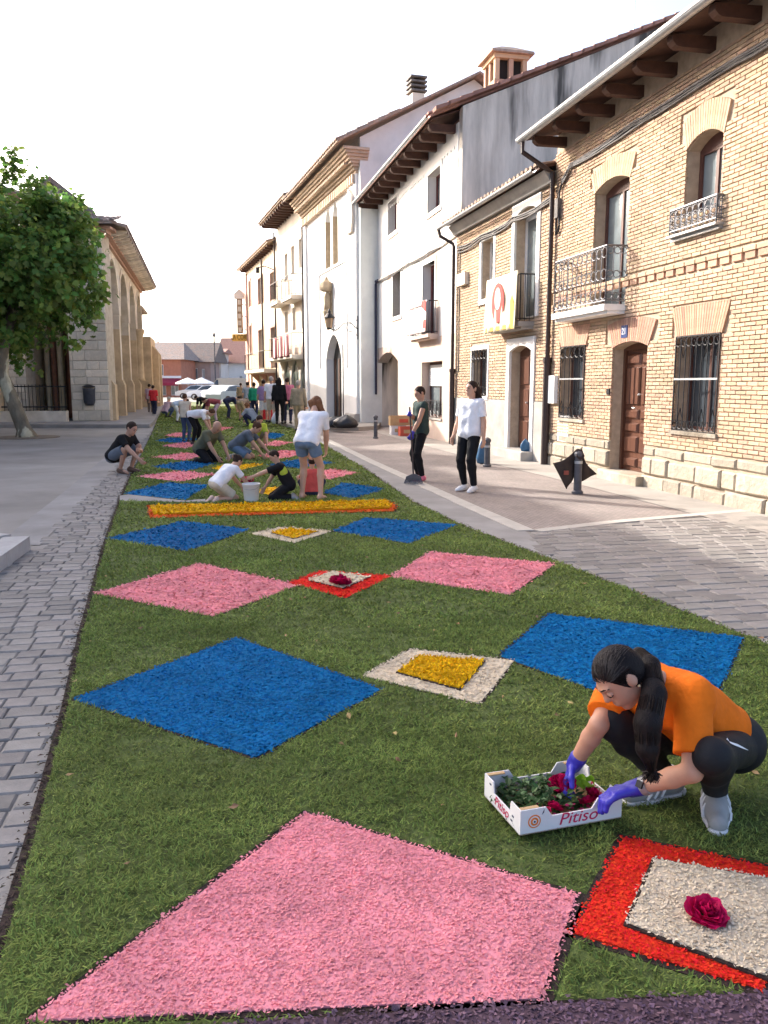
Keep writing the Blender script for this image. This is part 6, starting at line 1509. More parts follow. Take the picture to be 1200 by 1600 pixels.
M_eye = mat('dark_eye', (.03,.02,.018), .3, .1, 5)
def hairm(name, rgb): return mat('hair_'+name, rgb, .55, .3, 30, .9, 130, stretch=(1.6,1.6,.12), bdist=.004, spec=.12)
H_black = hairm('black', (.012,.009,.009)); H_brown = hairm('brown', (.075,.035,.018)); H_auburn = hairm('auburn', (.17,.075,.035)); H_grey = hairm('grey', (.35,.32,.29)); H_dark = hairm('dark', (.03,.018,.013))
C_ = {k: cloth(k, v) for k, v in dict(white=(.76,.76,.78), black=(.012,.012,.014), orange=(.80,.165,.01), denim=(.13,.20,.30), navy=(.03,.035,.07), slate=(.11,.13,.16), olive=(.115,.115,.075), coral=(.62,.11,.10), lime=(.42,.52,.06), cream=(.60,.52,.40), jean=(.06,.085,.15), red=(.58,.04,.05), green=(.02,.25,.14), purple=(.30,.20,.35), pink=(.55,.17,.26), tan=(.42,.32,.20), taupe=(.22,.17,.14), lilac=(.48,.36,.42), sky=(.42,.52,.66), teal=(.035,.055,.05), maroon=(.25,.06,.07), khaki=(.30,.25,.17), bluegrey=(.27,.31,.36)).items()}
SH = {k: mat('shoe_'+k, v, .6, .1, 12, .2, 40) for k, v in dict(white=(.72,.72,.72), pink=(.75,.20,.27), dark=(.04,.035,.035), grey=(.30,.30,.29), pale=(.62,.45,.38), brown=(.12,.07,.05)).items()}
M_glove = mat('blue_nitrile', (.035,.03,.36), .42, .12, 12, .5, 45, bdist=.006, spec=.45)
R_ = math.radians
# ------------------------------------------------------------------ the crouching person in front
def front_person():
    base = G(1090,1285); J = {'s': .97, 'hs': .9, 'lf': .88, 'fold': .006, 'foldf': 13, 'loose': .019}
    J['shL'] = W(1082,1088,2.76); J['shR'] = W(968,1066,3.02); J['chest'] = (J['shL']+J['shR'])/2; J['pelvis'] = (W(1150,1158,2.99)+W(1098,1150,3.13))/2
    J['hipL'] = W(1150,1166,2.96); J['hipR'] = W(1100,1155,3.12); sp = (J['chest']-J['pelvis']).normalized(); J['sp'] = sp; y = (J['shL']-J['shR']+J['hipL']-J['hipR']); y = (y-sp*y.dot(sp)).normalized(); J['y'] = y
    J['chest'] = J['chest']-sp*.03; J['neck'] = W(1026,1062,2.85); J['head'] = W(968,1058,2.76); J['hf'] = Vector((-.64,-.22,-.74)).normalized(); J['hd'] = Vector((-.62,.0,.70)).normalized()
    J['elL'] = W(1082,1206,2.62); J['wrL'] = W(994,1231,2.745); J['elR'] = W(936,1132,2.84); J['wrR'] = W(900,1190,2.93)
    J['knL'] = W(1112,1182,2.60); J['anL'] = V3(1.25,2.92,.085); J['knR'] = W(958,1130,2.88); J['anR'] = V3(1.10,3.03,.085)
    J['toeL'] = V3(-.30,-.95,0).normalized(); J['toeR'] = V3(-.92,-.38,0).normalized()
    J['handL'] = V3(-.95,-.02,-.25).normalized(); J['palmL'] = V3(-.25,-.1,-.95).normalized(); J['thumbL'] = V3(0,1,0); J['curlL'] = .85
    J['handR'] = V3(-.45,-.15,-.85).normalized(); J['palmR'] = V3(.75,-.35,-.4).normalized(); J['thumbR'] = V3(.3,-1,0); J['curlR'] = .75
    J['pony'] = [W(998,1022,2.86), W(1016,1040,2.80), W(1022,1085,2.68), W(1012,1130,2.62), W(1012,1170,2.6), W(1018,1205,2.59)]; J['ponyr'] = [.026,.032,.04,.044,.036,.012]
    for k in list(J):
        if isinstance(J[k], Vector) and k not in ('sp','y','hf','hd') and not k.startswith(('hand','palm','thumb','toe')): J[k] = J[k]-base
    J['pony'] = [p-base for p in J['pony']]
    o = figure('person', 'person in orange T-shirt and blue gloves crouching over the flower box', J, base, C_['orange'], mat('black_leggings', (.010,.010,.012), .7, .2, 9, .2, 40), None, H_black, (.50,.262,.172),   .0055, .78, 1.0, -.085, M_glove, 'pony', 1.0, None, 2)
    # trainers with pale soles and stripes
    for k in ('L','R'):
        An, t = J['an'+k], J['toe'+k]; sdv = Vector((-t.y, t.x, 0)); z0 = -An.z
        b = Sdf(); b.group([cone(An-t*.045+V3(0,0,-.03), An+t*.08+V3(0,0,-.035), .041, .041), cone(An+t*.08+V3(0,0,-.04), An+t*.165+V3(0,0,-.045), .041, .034), cone(An-t*.01+V3(0,0,.012), An-t*.02+V3(0,0,-.03), .042, .042), cone(An+t*.01+V3(0,0,.0), An+t*.1+V3(0,0,-.03), .036, .034)], .025, [(np.array([0,0,.022]), np.array([0,0,-1.])), (npv(An+V3(0,0,.03)), np.array([0,0,1.]))])
        Vv, Q = b.mesh(.005); sh = np_mesh('shoe', Vv, Q, SH['grey'], o, None, True)
        b = Sdf(); b.group([cone(An-t*.05+V3(0,0,-.06), An+t*.09+V3(0,0,-.06), .044, .046), cone(An+t*.09+V3(0,0,-.06), An+t*.172+V3(0,0,-.06), .046, .036)], .02, [(np.array([0,0,.026]), np.array([0,0,1.])), (np.array([0,0,.001]), np.array([0,0,-1.]))])
        Vv, Q = b.mesh(.005); np_mesh('sole', Vv, Q, SH['white'], sh, None, True)
        for sg in (1,-1):
            for q in range(3):
                c0 = An+t*(.03+.032*q)+sdv*sg*.034+V3(0,0,.006-.008*q); c1 = An+t*(.055+.034*q)+sdv*sg*.046+V3(0,0,-.052); st_ = MB(); st_.tube([c0, c0.lerp(c1,.5)+sdv*sg*.0085, c1], .0062, 5); st_.build('stripe', SH['white'], sh)
        for q in range(4):
            c0 = An+t*(.05+.024*q)+V3(0,0,.024-.011*q); ls = MB(); ls.tube([c0-sdv*.018, c0+V3(0,0,.007), c0+sdv*.018], .004, 5); ls.build('lace', SH['white'], sh)
        so = MB(); so.lathe([(.042,.0),(.044,.02),(.043,.032)], tuple(An+V3(0,0,.005)), 14); so.build('sock', SH['white'], o)
    # watch, earring, curved pale mark on the trousers
    Wr, E_ = J['wrL'], J['elL']; d = (E_-Wr).normalized(); w = MB(); w.tube([Wr+d*.028, Wr+d*.052], .0345, 14); wo = w.build('watch_strap', M_palemetal, o); up = V3(-.2,-.75,.6); up = (up-d*up.dot(d)).normalized(); fc = Wr+d*.04+up*.036; w = MB(); w.tube([fc-up*.004, fc+up*.006], .017, 4); w.build('watch_face', M_iron, wo)
    f = J['hf']; u = (J['hd']-f*J['hd'].dot(f)).normalized(); l = u.cross(f); e = MB(); e.lathe([(.001,-.006),(.006,0),(.001,.006)], tuple(J['head']+l*.078-u*.036-f*.01), 8); e.build('earring', mat('gold_metal', (.7,.5,.25), .3, .05, 5, metal=.8), o)
    hp, kn = J['hipL'], J['knL']; ax = (kn-hp).normalized(); dirc = (Vector((0,0,CAM_H))-(base+hp)); out = (dirc-ax*dirc.dot(ax)).normalized(); tn = ax.cross(out).normalized(); 
    C0 = J['head']; tie = J['pony'][0]; hs = MB(); rr = random.Random(3); sc = .97*.9
    def onhead(v, g=1.0): v = v.normalized(); k_ = 1/math.sqrt((v.dot(f)/(.1045*sc))**2+(v.dot(l)/(.083*sc))**2+(v.dot(u)/(.106*sc))**2); return C0+u*.02*sc-f*.015*sc+v*k_*g
    vt = (tie-C0).normalized()
    for i in range(420):
        a = rr.uniform(-1.65,1.65); ff = math.cos(a)*.8; v0 = (f*(.42+.35*math.cos(a))+l*math.sin(a)*1.0+u*(.62*math.cos(a)+rr.uniform(-.12,.25)-.12)).normalized()
        if rr.random() < .4: v0 = (v0*rr.uniform(.2,1)+u*.5+vt*rr.random()).normalized()
        pts = []
        for k in range(8):
            t_ = k/7; v = v0.lerp(vt, t_); pts.append(onhead(v, 1.008+.012*math.sin(math.pi*t_)*rr.random()))
        hs.tube(pts, .0013, 3, cap=False)
    P = J['pony']
    for i in range(420):
        a = rr.random()*6.283; q0 = rr.uniform(.75,1.06); pts = []; tw = rr.uniform(-.6,.6)
        for k in range(len(P)*3-2):
            i0 = min(k//3, len(P)-2); t_ = k/3-i0; p = P[i0].lerp(P[i0+1], t_); r_ = J['ponyr'][i0]*(1-t_)+J['ponyr'][i0+1]*t_; d_ = (P[i0+1]-P[i0]).normalized(); e1 = d_.orthogonal().normalized(); e2 = d_.cross(e1)
            aa = a+tw*k/12; pts.append(p+(e1*math.cos(aa)+e2*math.sin(aa))*r_*q0)
        end = pts[-1]+V3(rr.uniform(-.02,.02), rr.uniform(-.02,.02), -rr.uniform(.0,.035)); pts.append(end); hs.tube(pts, .0013, 3, cap=False)
    ho = [c for c in o.children if c.name.startswith('hair')][0]; hs.build('hair_strands', mat('hair_strand', (.014,.009,.008), .42, .3, 30, spec=.3), ho)
    from mathutils.bvhtree import BVHTree
    tr = [c for c in o.children if c.name.startswith('trousers')][0]; me = tr.data; bvh = BVHTree.FromPolygons([v.co.copy() for v in me.vertices], [tuple(p.vertices) for p in me.polygons])
    def hit(px, py):
        d_ = ray(px, py).normalized(); h_ = bvh.ray_cast(Vector((0,0,CAM_H))-base, d_); return (h_[0]+h_[1]*.003) if h_[0] is not None else None
    up_ = [(1134,1156),(1138,1159),(1144,1161),(1151,1163),(1159,1167),(1168,1172)]; lo_ = [(1136,1154),(1140,1162),(1146,1165),(1152,1167),(1160,1170),(1168,1172.4)]
    P_ = [hit(*p) for p in up_]+[hit(*p) for p in lo_]
    if all(p is not None for p in P_): sw = MB(); sw.add(P_, [(i, i+1, 7+i, 6+i) for i in range(5)]); sw.build('curved_mark', M_whitepaint, o)
    return o, J, base
FP, FJ, FBASE = front_person()
# ------------------------------------------------------------------ poses (x forward, y left, z up)
def P_stand(s, yaw, wrL=(.05,.25,.83), wrR=(.05,-.25,.83), lean=(.02,0,1), hf=(1,0,-.05), hd=(.05,0,1), step=.0, eh=(-1,.3,0), wide=.1):
    return rig((0,0,.91), lean, hd, hf, ((step,wide,.085),(-step,-wide,.085)), (wrL, wrR), (1,.1,0), eh, None, s, yaw)
def P_bend(s, yaw, a=60, wr=.25, legs=.12, hf=(.5,0,-.85), back=.12, hd=None):
    t = R_(a); sp = (math.sin(t),0,math.cos(t)); hd = hd or (math.sin(t*1.1),0,math.cos(t*1.1)); cx = -back+math.sin(t)*.45
    return rig((-back,0,.88), sp, hd, hf, ((.02,legs,.085),(-.04,-legs,.085)), ((cx+.12,.14,wr),(cx+.2,-.12,wr+.05)), (1,.1,0), (-.4,.6,0), None, s, yaw)
def P_kneel(s, yaw, a=48, wrL=(.62,.16,.06), wrR=(.55,-.16,.1), hf=(.7,0,-.7), sit=.3, hd=None):
    t = R_(a); sp = (math.sin(t),0,math.cos(t)); hd = hd or (math.sin(t*1.05),0,math.cos(t*1.05))
    J = rig((-.16,0,sit), sp, hd, hf, ((-.22,.11,.06),(-.22,-.11,.06)), (wrL, wrR), (.95,.12,-.45), (-.3,.8,.2), ((-1,.05,-.05),(-1,-.05,-.05)), s, yaw)
    R = Matrix.Rotation(yaw, 3, 'Z')
    for k, sg in (('L',1),('R',-1)): J['kn'+k] = R @ (Vector((.2,.13*sg,.065))*s); J['hip'+k] = J['hip'+k]; J['an'+k] = R @ (Vector((-.2,.1*sg,.06))*s); J['toe'+k] = (R @ Vector((-.75,0,-.66))).normalized()
    return J
def P_squat(s, yaw, a=38, wrL=(.35,.1,.42), wrR=(.55,-.2,.1), hf=(.85,0,-.5), hd=None):
    t = R_(a); sp = (math.sin(t),0,math.cos(t)); hd = hd or (math.sin(t*.8),0,math.cos(t*.8))
    return rig((-.22,0,.30), sp, hd, hf, ((.02,.15,.085),(-.02,-.12,.085)), (wrL, wrR), (1,.35,.5), (-.4,.8,-.2), None, s, yaw)
def P_sit(s, yaw, a=12, wrL=(.35,.2,.2), wrR=(.35,-.2,.2), hf=(1,0,-.4)):
    t = R_(a); return rig((-.1,0,.12), (math.sin(t),0,math.cos(t)), (.25,0,1), hf, ((.4,.2,.085),(.4,-.2,.085)), (wrL, wrR), (.5,.5,.8), (-.4,.8,0), None, s, yaw)
def local(J_base, p): return tuple(p-J_base)
# ------------------------------------------------------------------ person sweeping
b = G(657,751); yaw = R_(198); Rm = Matrix.Rotation(-yaw, 3, 'Z')
hi = Rm @ (W(640,648,13.55)-b); lo = Rm @ (W(638,692,13.5)-b)
J = P_stand(.93, yaw, tuple(lo/.93), tuple(hi/.93), hf=(.9,.15,-.4), eh=((-.6,.5,-.4),(-.5,-.5,-.6)), wide=.09, hd=(.12,0,1))
for k in 'LR': J['curl'+k] = 1.0
figure('person', 'short haired person in dark sleeveless top and black leggings holding a broom', J, b, C_['teal'], C_['black'], SH['pink'], H_dark, (.45,.25,.17), .0085, .12, 1.0, .14, M_glove, 'short', 1.05, 'people by the houses')
gt = W(640,636,13.5); gb = G(646,756); br = empty('broom', gb, 0, 'grey broom with long dark handle held upright by the sweeping person', 'broom')
m = MB(); top_ = gt-gb; m.tube([(0,0,.12), tuple(top_)], .013, 7); m.build('handle', M_pipe, br)
m = MB(); m.prism([(-.13,.07),(.13,.07),(.12,.12),(.03,.16),(-.03,.16),(-.12,.12)], -.025, .025, 'y'); m.build('broom_head', M_post, br)
m = MB()
for i in range(40):
    x = -.13+.26*i/39; m.tube([(x, random.uniform(-.018,.018), .075),(x*1.18, random.uniform(-.03,.03), .004)], .0045, 4)
m.build('bristles', mat('grey_bristle', (.12,.13,.16), .8, .2, 9), br, kind='stuff')
# ------------------------------------------------------------------ person in white T-shirt looking on
b = G(733,767); J = P_stand(.98, R_(228), (.02,.27,.80), (.06,-.27,.84), (-.04,0,1), (.95,-.15,.0), (.02,0,1), .03, wide=.11)
J['hairdir'] = Vector((.25,.1,-1)).normalized(); J['hairlen'] = .17
figure('person', 'dark haired person in loose white T-shirt and black leggings standing on the pavement', J, b, C_['white'], C_['black'], SH['white'], H_dark, SKIN, .0085, .75, 1.0, .16, None, 'long', 1.12, 'people by the houses')
# ------------------------------------------------------------------ person bending in denim shorts
b = G(487,781); J = P_bend(.94, R_(72), 36, .62, .16, (.75,0,-.6), .16, (.5,0,.62)); J['hairdir'] = Vector((.3,.05,-.9)).normalized(); J['hairlen'] = .33
figure('person', 'person in white T-shirt and denim shorts bending over beside two boys', J, b, C_['white'], C_['denim'], None, H_auburn, (.55,.33,.23), .0085, .7, .26, .07, None, 'long', 1.03, 'people working on the carpet')
b = G(488,775); J = P_sit(.64, R_(100), 10)
figure('person', 'small child in coral shirt sitting behind the legs of the bending person', J, b, C_['coral'], C_['navy'], SH['dark'], H_dark, SKIN, .0085, .7, .4, .02, None, 'short', 1.0, 'people working on the carpet')
b = G(441,781); yaw = R_(186); J = P_kneel(.70, yaw, 30, (.75,.15,.42), (.45,-.2,.06), (.8,.2,-.6), .3, (.35,0,.9))
o = figure('person', 'boy in black shirt with lime green panel kneeling by the bucket', J, b, C_['black'], C_['black'], SH['grey'], H_dark, SKIN, .0085, .8, 1.0, .04, None, 'short', 1.0, 'people working on the carpet')
m = MB(); c = J['chest']; y = J['y']; sp = J['sp']; fw = y.cross(sp)
sd = Sdf(); sd.group([ell(c-sp*.06+y*.072-fw*.01, (fw, y, sp), (.07,.062,.115))], .02); V, Q = sd.mesh(.008); np_mesh('green_panel', V, Q, C_['lime'], o, None, True)
b = G(350,783); J = P_kneel(.70, R_(42), 50, (.62,.12,.08), (.58,-.2,.12), (.8,0,-.6), .36)
figure('person', 'girl in white top and pale shorts kneeling beside the white bucket', J, b, C_['white'], C_['cream'], SH['pale'], H_dark, SKIN, .0085, .7, .4, .05, None, 'bun', 1.0, 'people working on the carpet')
# ------------------------------------------------------------------ others on the carpet
b = G(196,739); J = P_squat(1.0, R_(-18), 40, (.28,.05,.42), (.62,-.28,.16), (.9,-.1,-.45))
figure('person', 'person in black T-shirt and dark shorts crouching at the carpet edge', J, b, C_['black'], C_['slate'], SH['brown'], H_dark, (.42,.24,.165), .0105, .7, .46, .05, None, 'short', 1.05, 'people working on the carpet')
b = G(324,724); J = P_kneel(1.0, R_(-35), 46, (.52,.12,.1), (.5,-.14,.08), (.6,0,-.8))
figure('person', 'shaven headed person in olive T-shirt kneeling on the carpet', J, b, C_['olive'], C_['black'], SH['dark'], None, (.42,.24,.165), .011, .66, 1.0, .06, None, 'bald', 1.08, 'people working on the carpet')
b = G(378,718); J = P_kneel(.98, R_(-8), 52, (.62,.12,.1), (.55,-.14,.06), (.7,0,-.7))
figure('person', 'person in grey T-shirt and denim shorts kneeling and leaning forward', J, b, C_['slate'], C_['denim'], SH['grey'], H_brown, SKIN, .011, .66, .42, .05, None, 'bun', 1.03, 'people working on the carpet')
b = G(402,703); J = P_squat(.95, R_(-60), 44, (.45,.1,.15), (.5,-.1,.12), (.7,0,-.7))
figure('person', 'person in yellow green shirt crouching behind the one in grey', J, b, C_['lime'], C_['khaki'], SH['brown'], H_dark, SKIN, .012, .7, .45, .05, None, 'short', 1.0, 'people working on the carpet')
FARP = [
 # px, py, z, pose, top, bottom, hair, style, sleeve, leg, label
 (291,691,0, P_stand(.80, R_(75), (.12,.2,.85), (.1,-.2,.85)), 'cream','jean',H_brown,'short',.12,1.0,'person in cream sleeveless top and jeans standing on the carpet'),
 (306,695,0, P_bend(.90, R_(-10), 82, .35, .12), 'white','black',H_brown,'short',.7,1.0,'person in white shirt and black trousers bent double over the carpet'),
 (241,651,0, P_stand(.92, R_(80), step=.12), 'red','navy',H_dark,'short',.9,1.0,'person in red top and navy trousers walking by the church corner'),
 (235,648,0, P_stand(.96, R_(85), step=.05), 'lilac','taupe',H_dark,'short',.7,1.0,'person in pale top half hidden behind the one in red'),
 (263,652,0, P_squat(1.0, R_(60), 30), 'lilac','jean',H_grey,'short',.9,1.0,'person in lilac shirt crouching at the carpet edge near the church'),
 (277,660,0, P_bend(.86, R_(30), 75, .3), 'sky','white',H_brown,'short',1.2,1.0,'person in light blue shirt bending by the carpet edge near the church'),
 (322,656,0, P_bend(.94, R_(160), 75, .35), 'black','black',H_dark,'short',.9,1.0,'person in black bending over far along the carpet'),
 (338,660,0, P_bend(.95, R_(200), 80, .3), 'maroon','lilac',H_dark,'short',.9,1.0,'person in maroon top bending beside the one in black'),
 (357,655,0, P_bend(.95, R_(10), 78, .3, .22), 'navy','navy',H_dark,'short',.9,1.0,'person in navy bending with legs apart far along the carpet'),
 (377,640,0, P_stand(1.0, R_(95)), 'tan','taupe',H_dark,'short',1.2,1.0,'person in tan shirt walking away near the parked cars'),
 (378,658,0, P_bend(.92, R_(75), 80, .4), 'taupe','pink' if False else 'tan',H_brown,'short',.9,.4,'person in taupe top bending before the one in tan'),
 (392,667,0, P_squat(.98, R_(150), 40), 'bluegrey','navy',H_auburn,'long',.9,1.0,'auburn haired person in blue grey shirt crouching by the kerb'),
 (388,652,0, P_stand(1.02, R_(100)), 'bluegrey','jean',H_dark,'short',.7,1.0,'tall person in blue grey behind the one in green'),
 (398,655,0, P_stand(1.0, R_(80), step=.1), 'green','navy',H_dark,'short',1.2,1.0,'person in bright green top walking away'),
 (413,660,.13, P_stand(.98, R_(95)), 'purple','white',H_dark,'bun',.9,.5,'person in purple top and white shorts walking away'),
 (425,661,.13, P_stand(1.05, R_(88), step=.08), 'white','cream',H_grey,'short',.75,.52,'person in white T-shirt and pale shorts walking away'),
 (437,663,.13, P_stand(1.02, R_(85)), 'black','black',H_black,'long',1.2,1.0,'person dressed all in black walking away'),
 (450,662,.13, P_stand(1.02, R_(95), step=.06), 'pink','navy',H_dark,'short',1.2,1.0,'person in pink shirt and dark trousers walking away'),
 (467,675,0, P_stand(1.03, R_(80), step=.05), 'khaki','tan',H_grey,'short',1.2,1.0,'grey haired person in khaki jacket and tan trousers'),
]
for (px, py, z, J, tp, bt, hr, hs_, sl, lg, lb) in FARP:
    b = G(px, py, z); J.setdefault('hairlen', .16)
    figure('person', lb, J, b, C_[tp], C_[bt], SH['dark'], hr, SKIN, .018, sl, lg, .06, None, hs_, 1.05, 'people far along the street', 0, hands=0)
# picnic trolley beside the walkers
p = G(417,659,.13); o = empty('shopping_trolley', p, .3, 'red and blue wheeled shopping bag between the walkers', 'bag')
m = MB(); m.prism([(-.22,.1),(.22,.1),(.2,.55),(-.2,.55)], -.16, .16, 'y'); m.build('red_body', C_['red'], o); m = MB(); m.prism([(-.2,.552),(.2,.552),(.16,.85),(-.16,.85)], -.15, .15, 'y'); m.build('blue_flap', C_['navy'], o)
for sx in (-.18,.18): m = MB(); m.tube([(sx,.17,.08),(sx,.22,.08)], .08, 10); m.build('wheel', M_pipe, o)
m = MB(); m.tube([(-.14,.2,.1),(-.14,.26,1.0),(.14,.26,1.0),(.14,.2,.1)], .012, 5); m.build('handle', M_palemetal, o)
p = G(431,662,.13); blob('carrier_bag', p, .16,.1,.42, C_['white'], 'white carrier bag beside the person in white T-shirt', 'bag', 21)
# bucket
b = G(393,784); o = empty('bucket', b, 0, 'white plastic bucket between the two kneeling children', 'bucket')
m = MB(); m.lathe([(.092,0),(.098,.01),(.118,.235),(.126,.24),(.126,.255),(.117,.256),(.112,.235),(.09,.02),(.0,.02)], (0,0,0), 24); m.build('bucket_body', mat('white_plastic', (.72,.71,.68), .45, .06, 5), o, True)
pts = [(.12*math.cos(a), .03+.05*math.sin(a), .22+.0) for a in ()]; m = MB(); m.tube([(-.122,0,.225),(-.08,-.11,.19),(0,-.14,.18),(.08,-.11,.19),(.122,0,.225)], .004, 5); m.build('bucket_handle', M_palemetal, o)
m = MB(); m.lathe([(.11,.2),(.06,.225),(.01,.23)], (0,0,0), 14); m.build('contents', mat('dark_petals', (.10,.03,.03), .8, .4, 30, .5, 60), o)
# ------------------------------------------------------------------ flower box
c0, c1, c2 = G(812,1320), G(970,1291), G(744,1259)                   # front corner, right corner, rear corner
ex = (c1-c0); LX = ex.length; ex.normalize(); LY = .30; rz = math.atan2(ex.y, ex.x); hx = .062; hc = .092
box = empty('flower_crate', (c0.x, c0.y, .034), rz, 'white printed cardboard crate full of cut roses and leaves', 'crate')
TT = .005
def side_wall(name, prof, axis, at):
    m = MB(); m.prism(prof, at, at+TT, 'y' if axis == 'x' else 'x'); return m.build(name, M_whitecard, box)
m = MB(); m.box(0, LX, 0, LY, 0, .004); m.build('crate_bottom', M_card, box)
sx = .10; low = .055
pf = [(0,0),(LX,0),(LX,hc),(LX-sx,hc),(LX-sx-.025,low),(sx+.025,low),(sx,hc),(0,hc)]
fw_ = side_wall('front_panel', pf, 'x', 0); bw_ = side_wall('rear_panel', pf, 'x', LY-TT)
sy = .075; ps = [(TT,0),(LY-TT,0),(LY-TT,hc),(LY-sy,hc),(LY-sy-.01,low-.005),(sy+.01,low-.005),(sy,hc),(TT,hc)]
lw_ = side_wall('side_panel', ps, 'y', 0); rw_ = side_wall('side_panel', ps, 'y', LX-TT)
for (x0, x1, y0, y1) in ((TT,sx*.75,TT,.022),(LX-sx*.75,LX-TT,TT,.022),(TT,sx*.75,LY-.022,LY-TT),(LX-sx*.75,LX-TT,LY-.022,LY-TT)):
    m = MB(); m.box(x0, x1, y0, y1, hc-.004, hc+.001); m.build('corner_flap', M_card, box)
M_print = mat('red_ink', (.55,.02,.09), .6, .1, 8); M_printo = mat('orange_ink', (.75,.20,.04), .6, .1, 8); M_ink = mat('dark_ink', (.03,.04,.08), .6, .1, 8)
text(fw_, 'Pitiso', .062, M_print, (LX*.56, -.0012, .034), (math.pi/2,0,0), .0006, shear=.25, sx=1.15)
text(lw_, 'Pitiso', .05, M_print, (-.0012, LY*.5, .03), (math.pi/2,0,-math.pi/2), .0006, shear=.25, sx=1.05)
text(rw_, 'Pitiso', .05, M_print, (LX-TT-.0012, LY*.5, .03), (math.pi/2,0,-math.pi/2), .0006, shear=.25, sx=1.05)
for R0, mm, dy in ((.025,M_printo,.0008),(.02,M_whitecard,.0014),(.0155,M_printo,.002),(.008,M_whitecard,.0026),(.004,M_ink,.0032)):
    m = MB(); m.prism([(.055+R0*math.cos(a*math.pi/10), .045+R0*math.sin(a*math.pi/10)) for a in range(20)], -dy, 0, 'y'); m.build('round_emblem', mm, fw_)
m = MB(); m.prism([(.084,.066),(.089,.078),(.093,.085),(.092,.074)], -.001, 0, 'y'); m.build('leaf_mark', M_ink, fw_)
for yy, zz in ((.05,.04),(.06,.02),(.24,.07)): m = MB(); m.box(-.0012, .0, yy, yy+.014, zz, zz+.006); m.build('print_mark', M_ink, lw_)
# roses, leaves
M_rose = mat('crimson_petal', (.52,.007,.085), .6, .25, 20, rnd='attr', rvar=.3, translucent=.25, spec=.12); M_rleaf = mat('rose_leaf', (.05,.105,.03), .5, .25, 10, rnd='attr', rvar=.45, hvar=.02, translucent=.2); M_limel = mat('lime_ribbon', (.26,.48,.03), .45, .15, 10)
def rose_mesh(seed, r=.03):
    rr = random.Random(seed); m = MB()
    for layer in range(6):
        n = 4+layer; R = r*(.18+.17*layer)
        for k in range(n):
            tilt = .1+.2*layer+rr.uniform(-.18,.22); a = 2*math.pi*(k+.5*(layer%2))/n+rr.uniform(-.35,.35); vs = []; w = R*rr.uniform(.9,1.35); q = 5; ln = r*rr.uniform(.8,1.15); ph = rr.random()*6.28
            for j in range(q+1):
                t = j/q
                for ii in range(7):
                    i = ii/3-1; rad = R*.3+math.sin(tilt)*ln*.85*t+.3*r*max(0,t-.6)*layer*.35; z = ln*(t*math.cos(tilt*.8))+.12*r-.05*r*layer*t; ww = w*math.sin(math.pi*(.2+.6*t))*i; cup = -(i*i)*R*.35; rf = .09*r*math.sin(i*5+ph)*t*t
                    vs.append(((rad+cup+rf)*math.cos(a)-ww*math.sin(a), (rad+cup+rf)*math.sin(a)+ww*math.cos(a), z+.07*r*math.sin(i*4+ph*2)*t+rr.uniform(-.015,.015)*r))
            m.add(vs, [(j*7+i, j*7+i+1, (j+1)*7+i+1, (j+1)*7+i) for j in range(q) for i in range(6)])
    return m
def rose(loc, r, label, seed, rot=(0,0,0), group='crimson roses'):
    m = rose_mesh(seed, r); me = m.mesh('rose'); me.materials.append(M_rose); me.shade_smooth(); o = link(bpy.data.objects.new('rose', me)); o.location = loc; o.rotation_euler = rot
    sp_ = MB(); sp_.lathe([(.001,-.1*r),(r*.3,.1*r),(r*.38,.3*r),(r*.2,.32*r)], (0,0,0), 8); sp_.build('sepals', M_rleaf, o); return tag(o, label, 'rose', group)
BM = Matrix.Translation((c0.x, c0.y, .034)) @ Matrix.Rotation(rz, 4, 'Z')
def inbox(x, y, z): return BM @ Vector((x*LX, y*LY, z))
bl_ = [(.30,.16,.035,.024,'crimson rose in the crate by its printed corner'),(.62,.62,.058,.033,'big crimson rose on the pile in the middle of the crate'),(.86,.38,.04,.027,'crimson rose in the crate under the gloved hand'),(.76,.22,.038,.025,'crimson rose near the low front edge of the crate'),(.42,.22,.036,.026,'crimson rose by the leaves at the crate front'),(.9,.2,.035,.022,'small crimson rose in the far front corner of the crate')]
for i, (x, y_, z, r, lb) in enumerate(bl_): rose(inbox(x, y_, z), r, lb, 40+i, (random.uniform(-.5,.5), random.uniform(-.5,.5), i))
rose(W(886,1222,2.90)+Vector((0,0,-.005)), .027, 'single crimson rose held between blue gloved fingers over the crate', 60, (.9,-.5,.3))
lm = MB()
for i in range(420):
    x, y_ = random.uniform(.06,.72), random.uniform(.2,.92); x = x if random.random() < .7 else random.uniform(.06,.94); p = inbox(x, y_, .012+random.uniform(0,.062)*(1 if .15 < x < .6 else .5)); a = random.random()*6.28; l = random.uniform(.024,.046); w = l*.55; tl = random.uniform(-.2,.6)
    d = Vector((math.cos(a), math.sin(a), tl)).normalized(); sd_ = d.cross(Vector((0,0,1))).normalized(); up = sd_.cross(d)
    lm.add([p, p+d*l*.35+sd_*w*.5+up*.004, p+d*l*.7+sd_*w*.42+up*.005, p+d*l, p+d*l*.7-sd_*w*.42+up*.005, p+d*l*.35-sd_*w*.5+up*.004, p+d*l*.5], [(0,1,6),(1,2,6),(2,3,6),(3,4,6),(4,5,6),(5,0,6)])
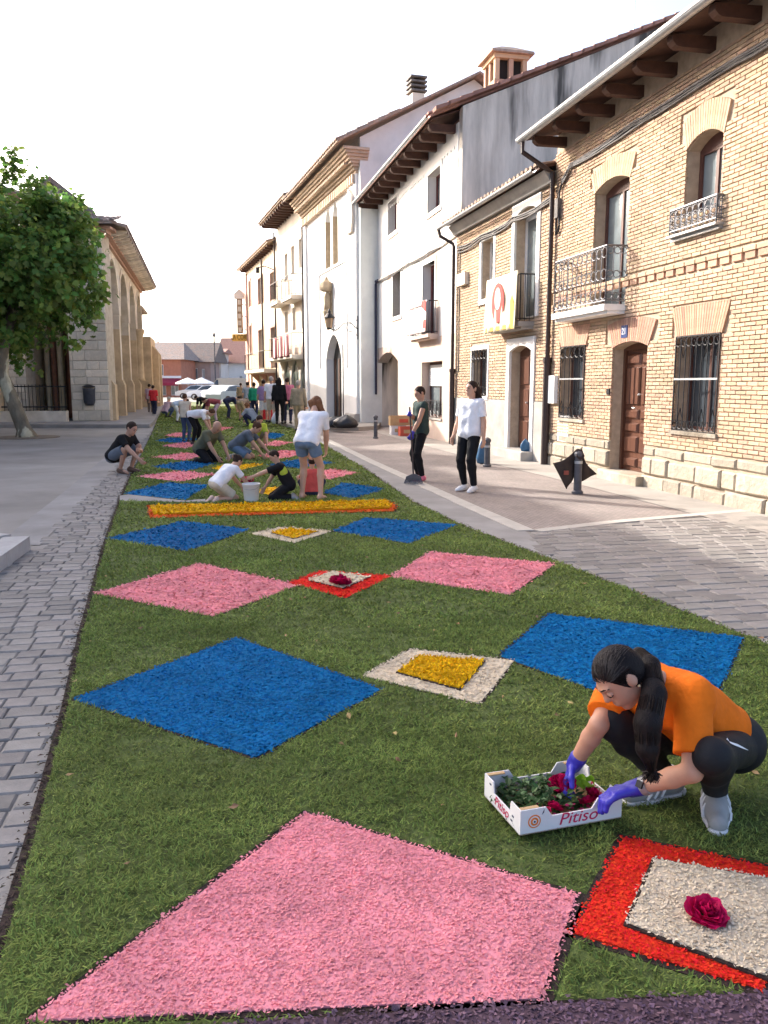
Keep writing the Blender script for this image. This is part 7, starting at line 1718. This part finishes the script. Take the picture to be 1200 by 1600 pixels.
for i in range(14):
    p = inbox(random.uniform(.1,.9), random.uniform(.2,.8), .02+random.uniform(0,.02)); a = random.uniform(-.5,.5)+rz; d = Vector((math.cos(a), math.sin(a), .1))*random.uniform(.06,.14); lm.tube([p, p+d*.5+Vector((0,0,.01)), p+d], .0025, 5)
tag(lm.build('rose_foliage', M_rleaf), 'green rose leaves and stems heaped inside the white crate', 'leaves', kind='stuff')
m = MB(); p = inbox(.8,.55,.07); 
for k in range(2):
    pts = [p+Vector((.026*math.cos(t)+.03*k, .02*math.sin(t)-.012*k, .012*math.sin(2*t)+.004)) for t in [i*2*math.pi/16 for i in range(17)]]; vs = []
    for q in pts: vs += [q+Vector((0,0,-.011)), q+Vector((0,0,.011))]
    m.add(vs, [(2*i,2*i+1,2*i+3,2*i+2) for i in range(16)])
rb = m.build('ribbon', M_limel); s_ = rb.modifiers.new('thick','SOLIDIFY'); s_.thickness = .002; tag(rb, 'bright lime ribbon loops lying on the roses in the crate', 'ribbon')
pet = MB()
for i in range(70):
    p = inbox(random.uniform(.05,.95), random.uniform(.06,.5), .02+random.uniform(0,.025)); a = random.random()*6.28; s0 = random.uniform(.008,.016); d = Vector((math.cos(a), math.sin(a), random.uniform(-.4,.4))); e = Vector((-math.sin(a), math.cos(a), random.uniform(-.3,.3)))
    pet.add([p-d*s0, p+e*s0*.7, p+d*s0, p-e*s0*.7], [(0,1,2,3)])
tag(pet.build('loose_petals', mat('magenta_petal', (.42,.015,.12), .55, .2, 10, rnd='attr', rvar=.35)), 'loose magenta petals in the bottom of the crate', 'petals', kind='stuff')
# roses laid at the centres of the red framed squares
p = G(1102,1424,.05); o = rose((p.x, p.y, .034), .047, 'large crimson rose lying at the centre of the near cream square', 77, (.25,.1,0))
p = G(531,910,.05); rose((p.x, p.y, .034), .07, 'crimson rose at the centre of the small red framed square', 78, (.1,.1,1))
p = G(387,752,.05); rose((p.x, p.y, .03), .09, 'dark rose heap beside the bucket and the boy', 79, (0,0,1))
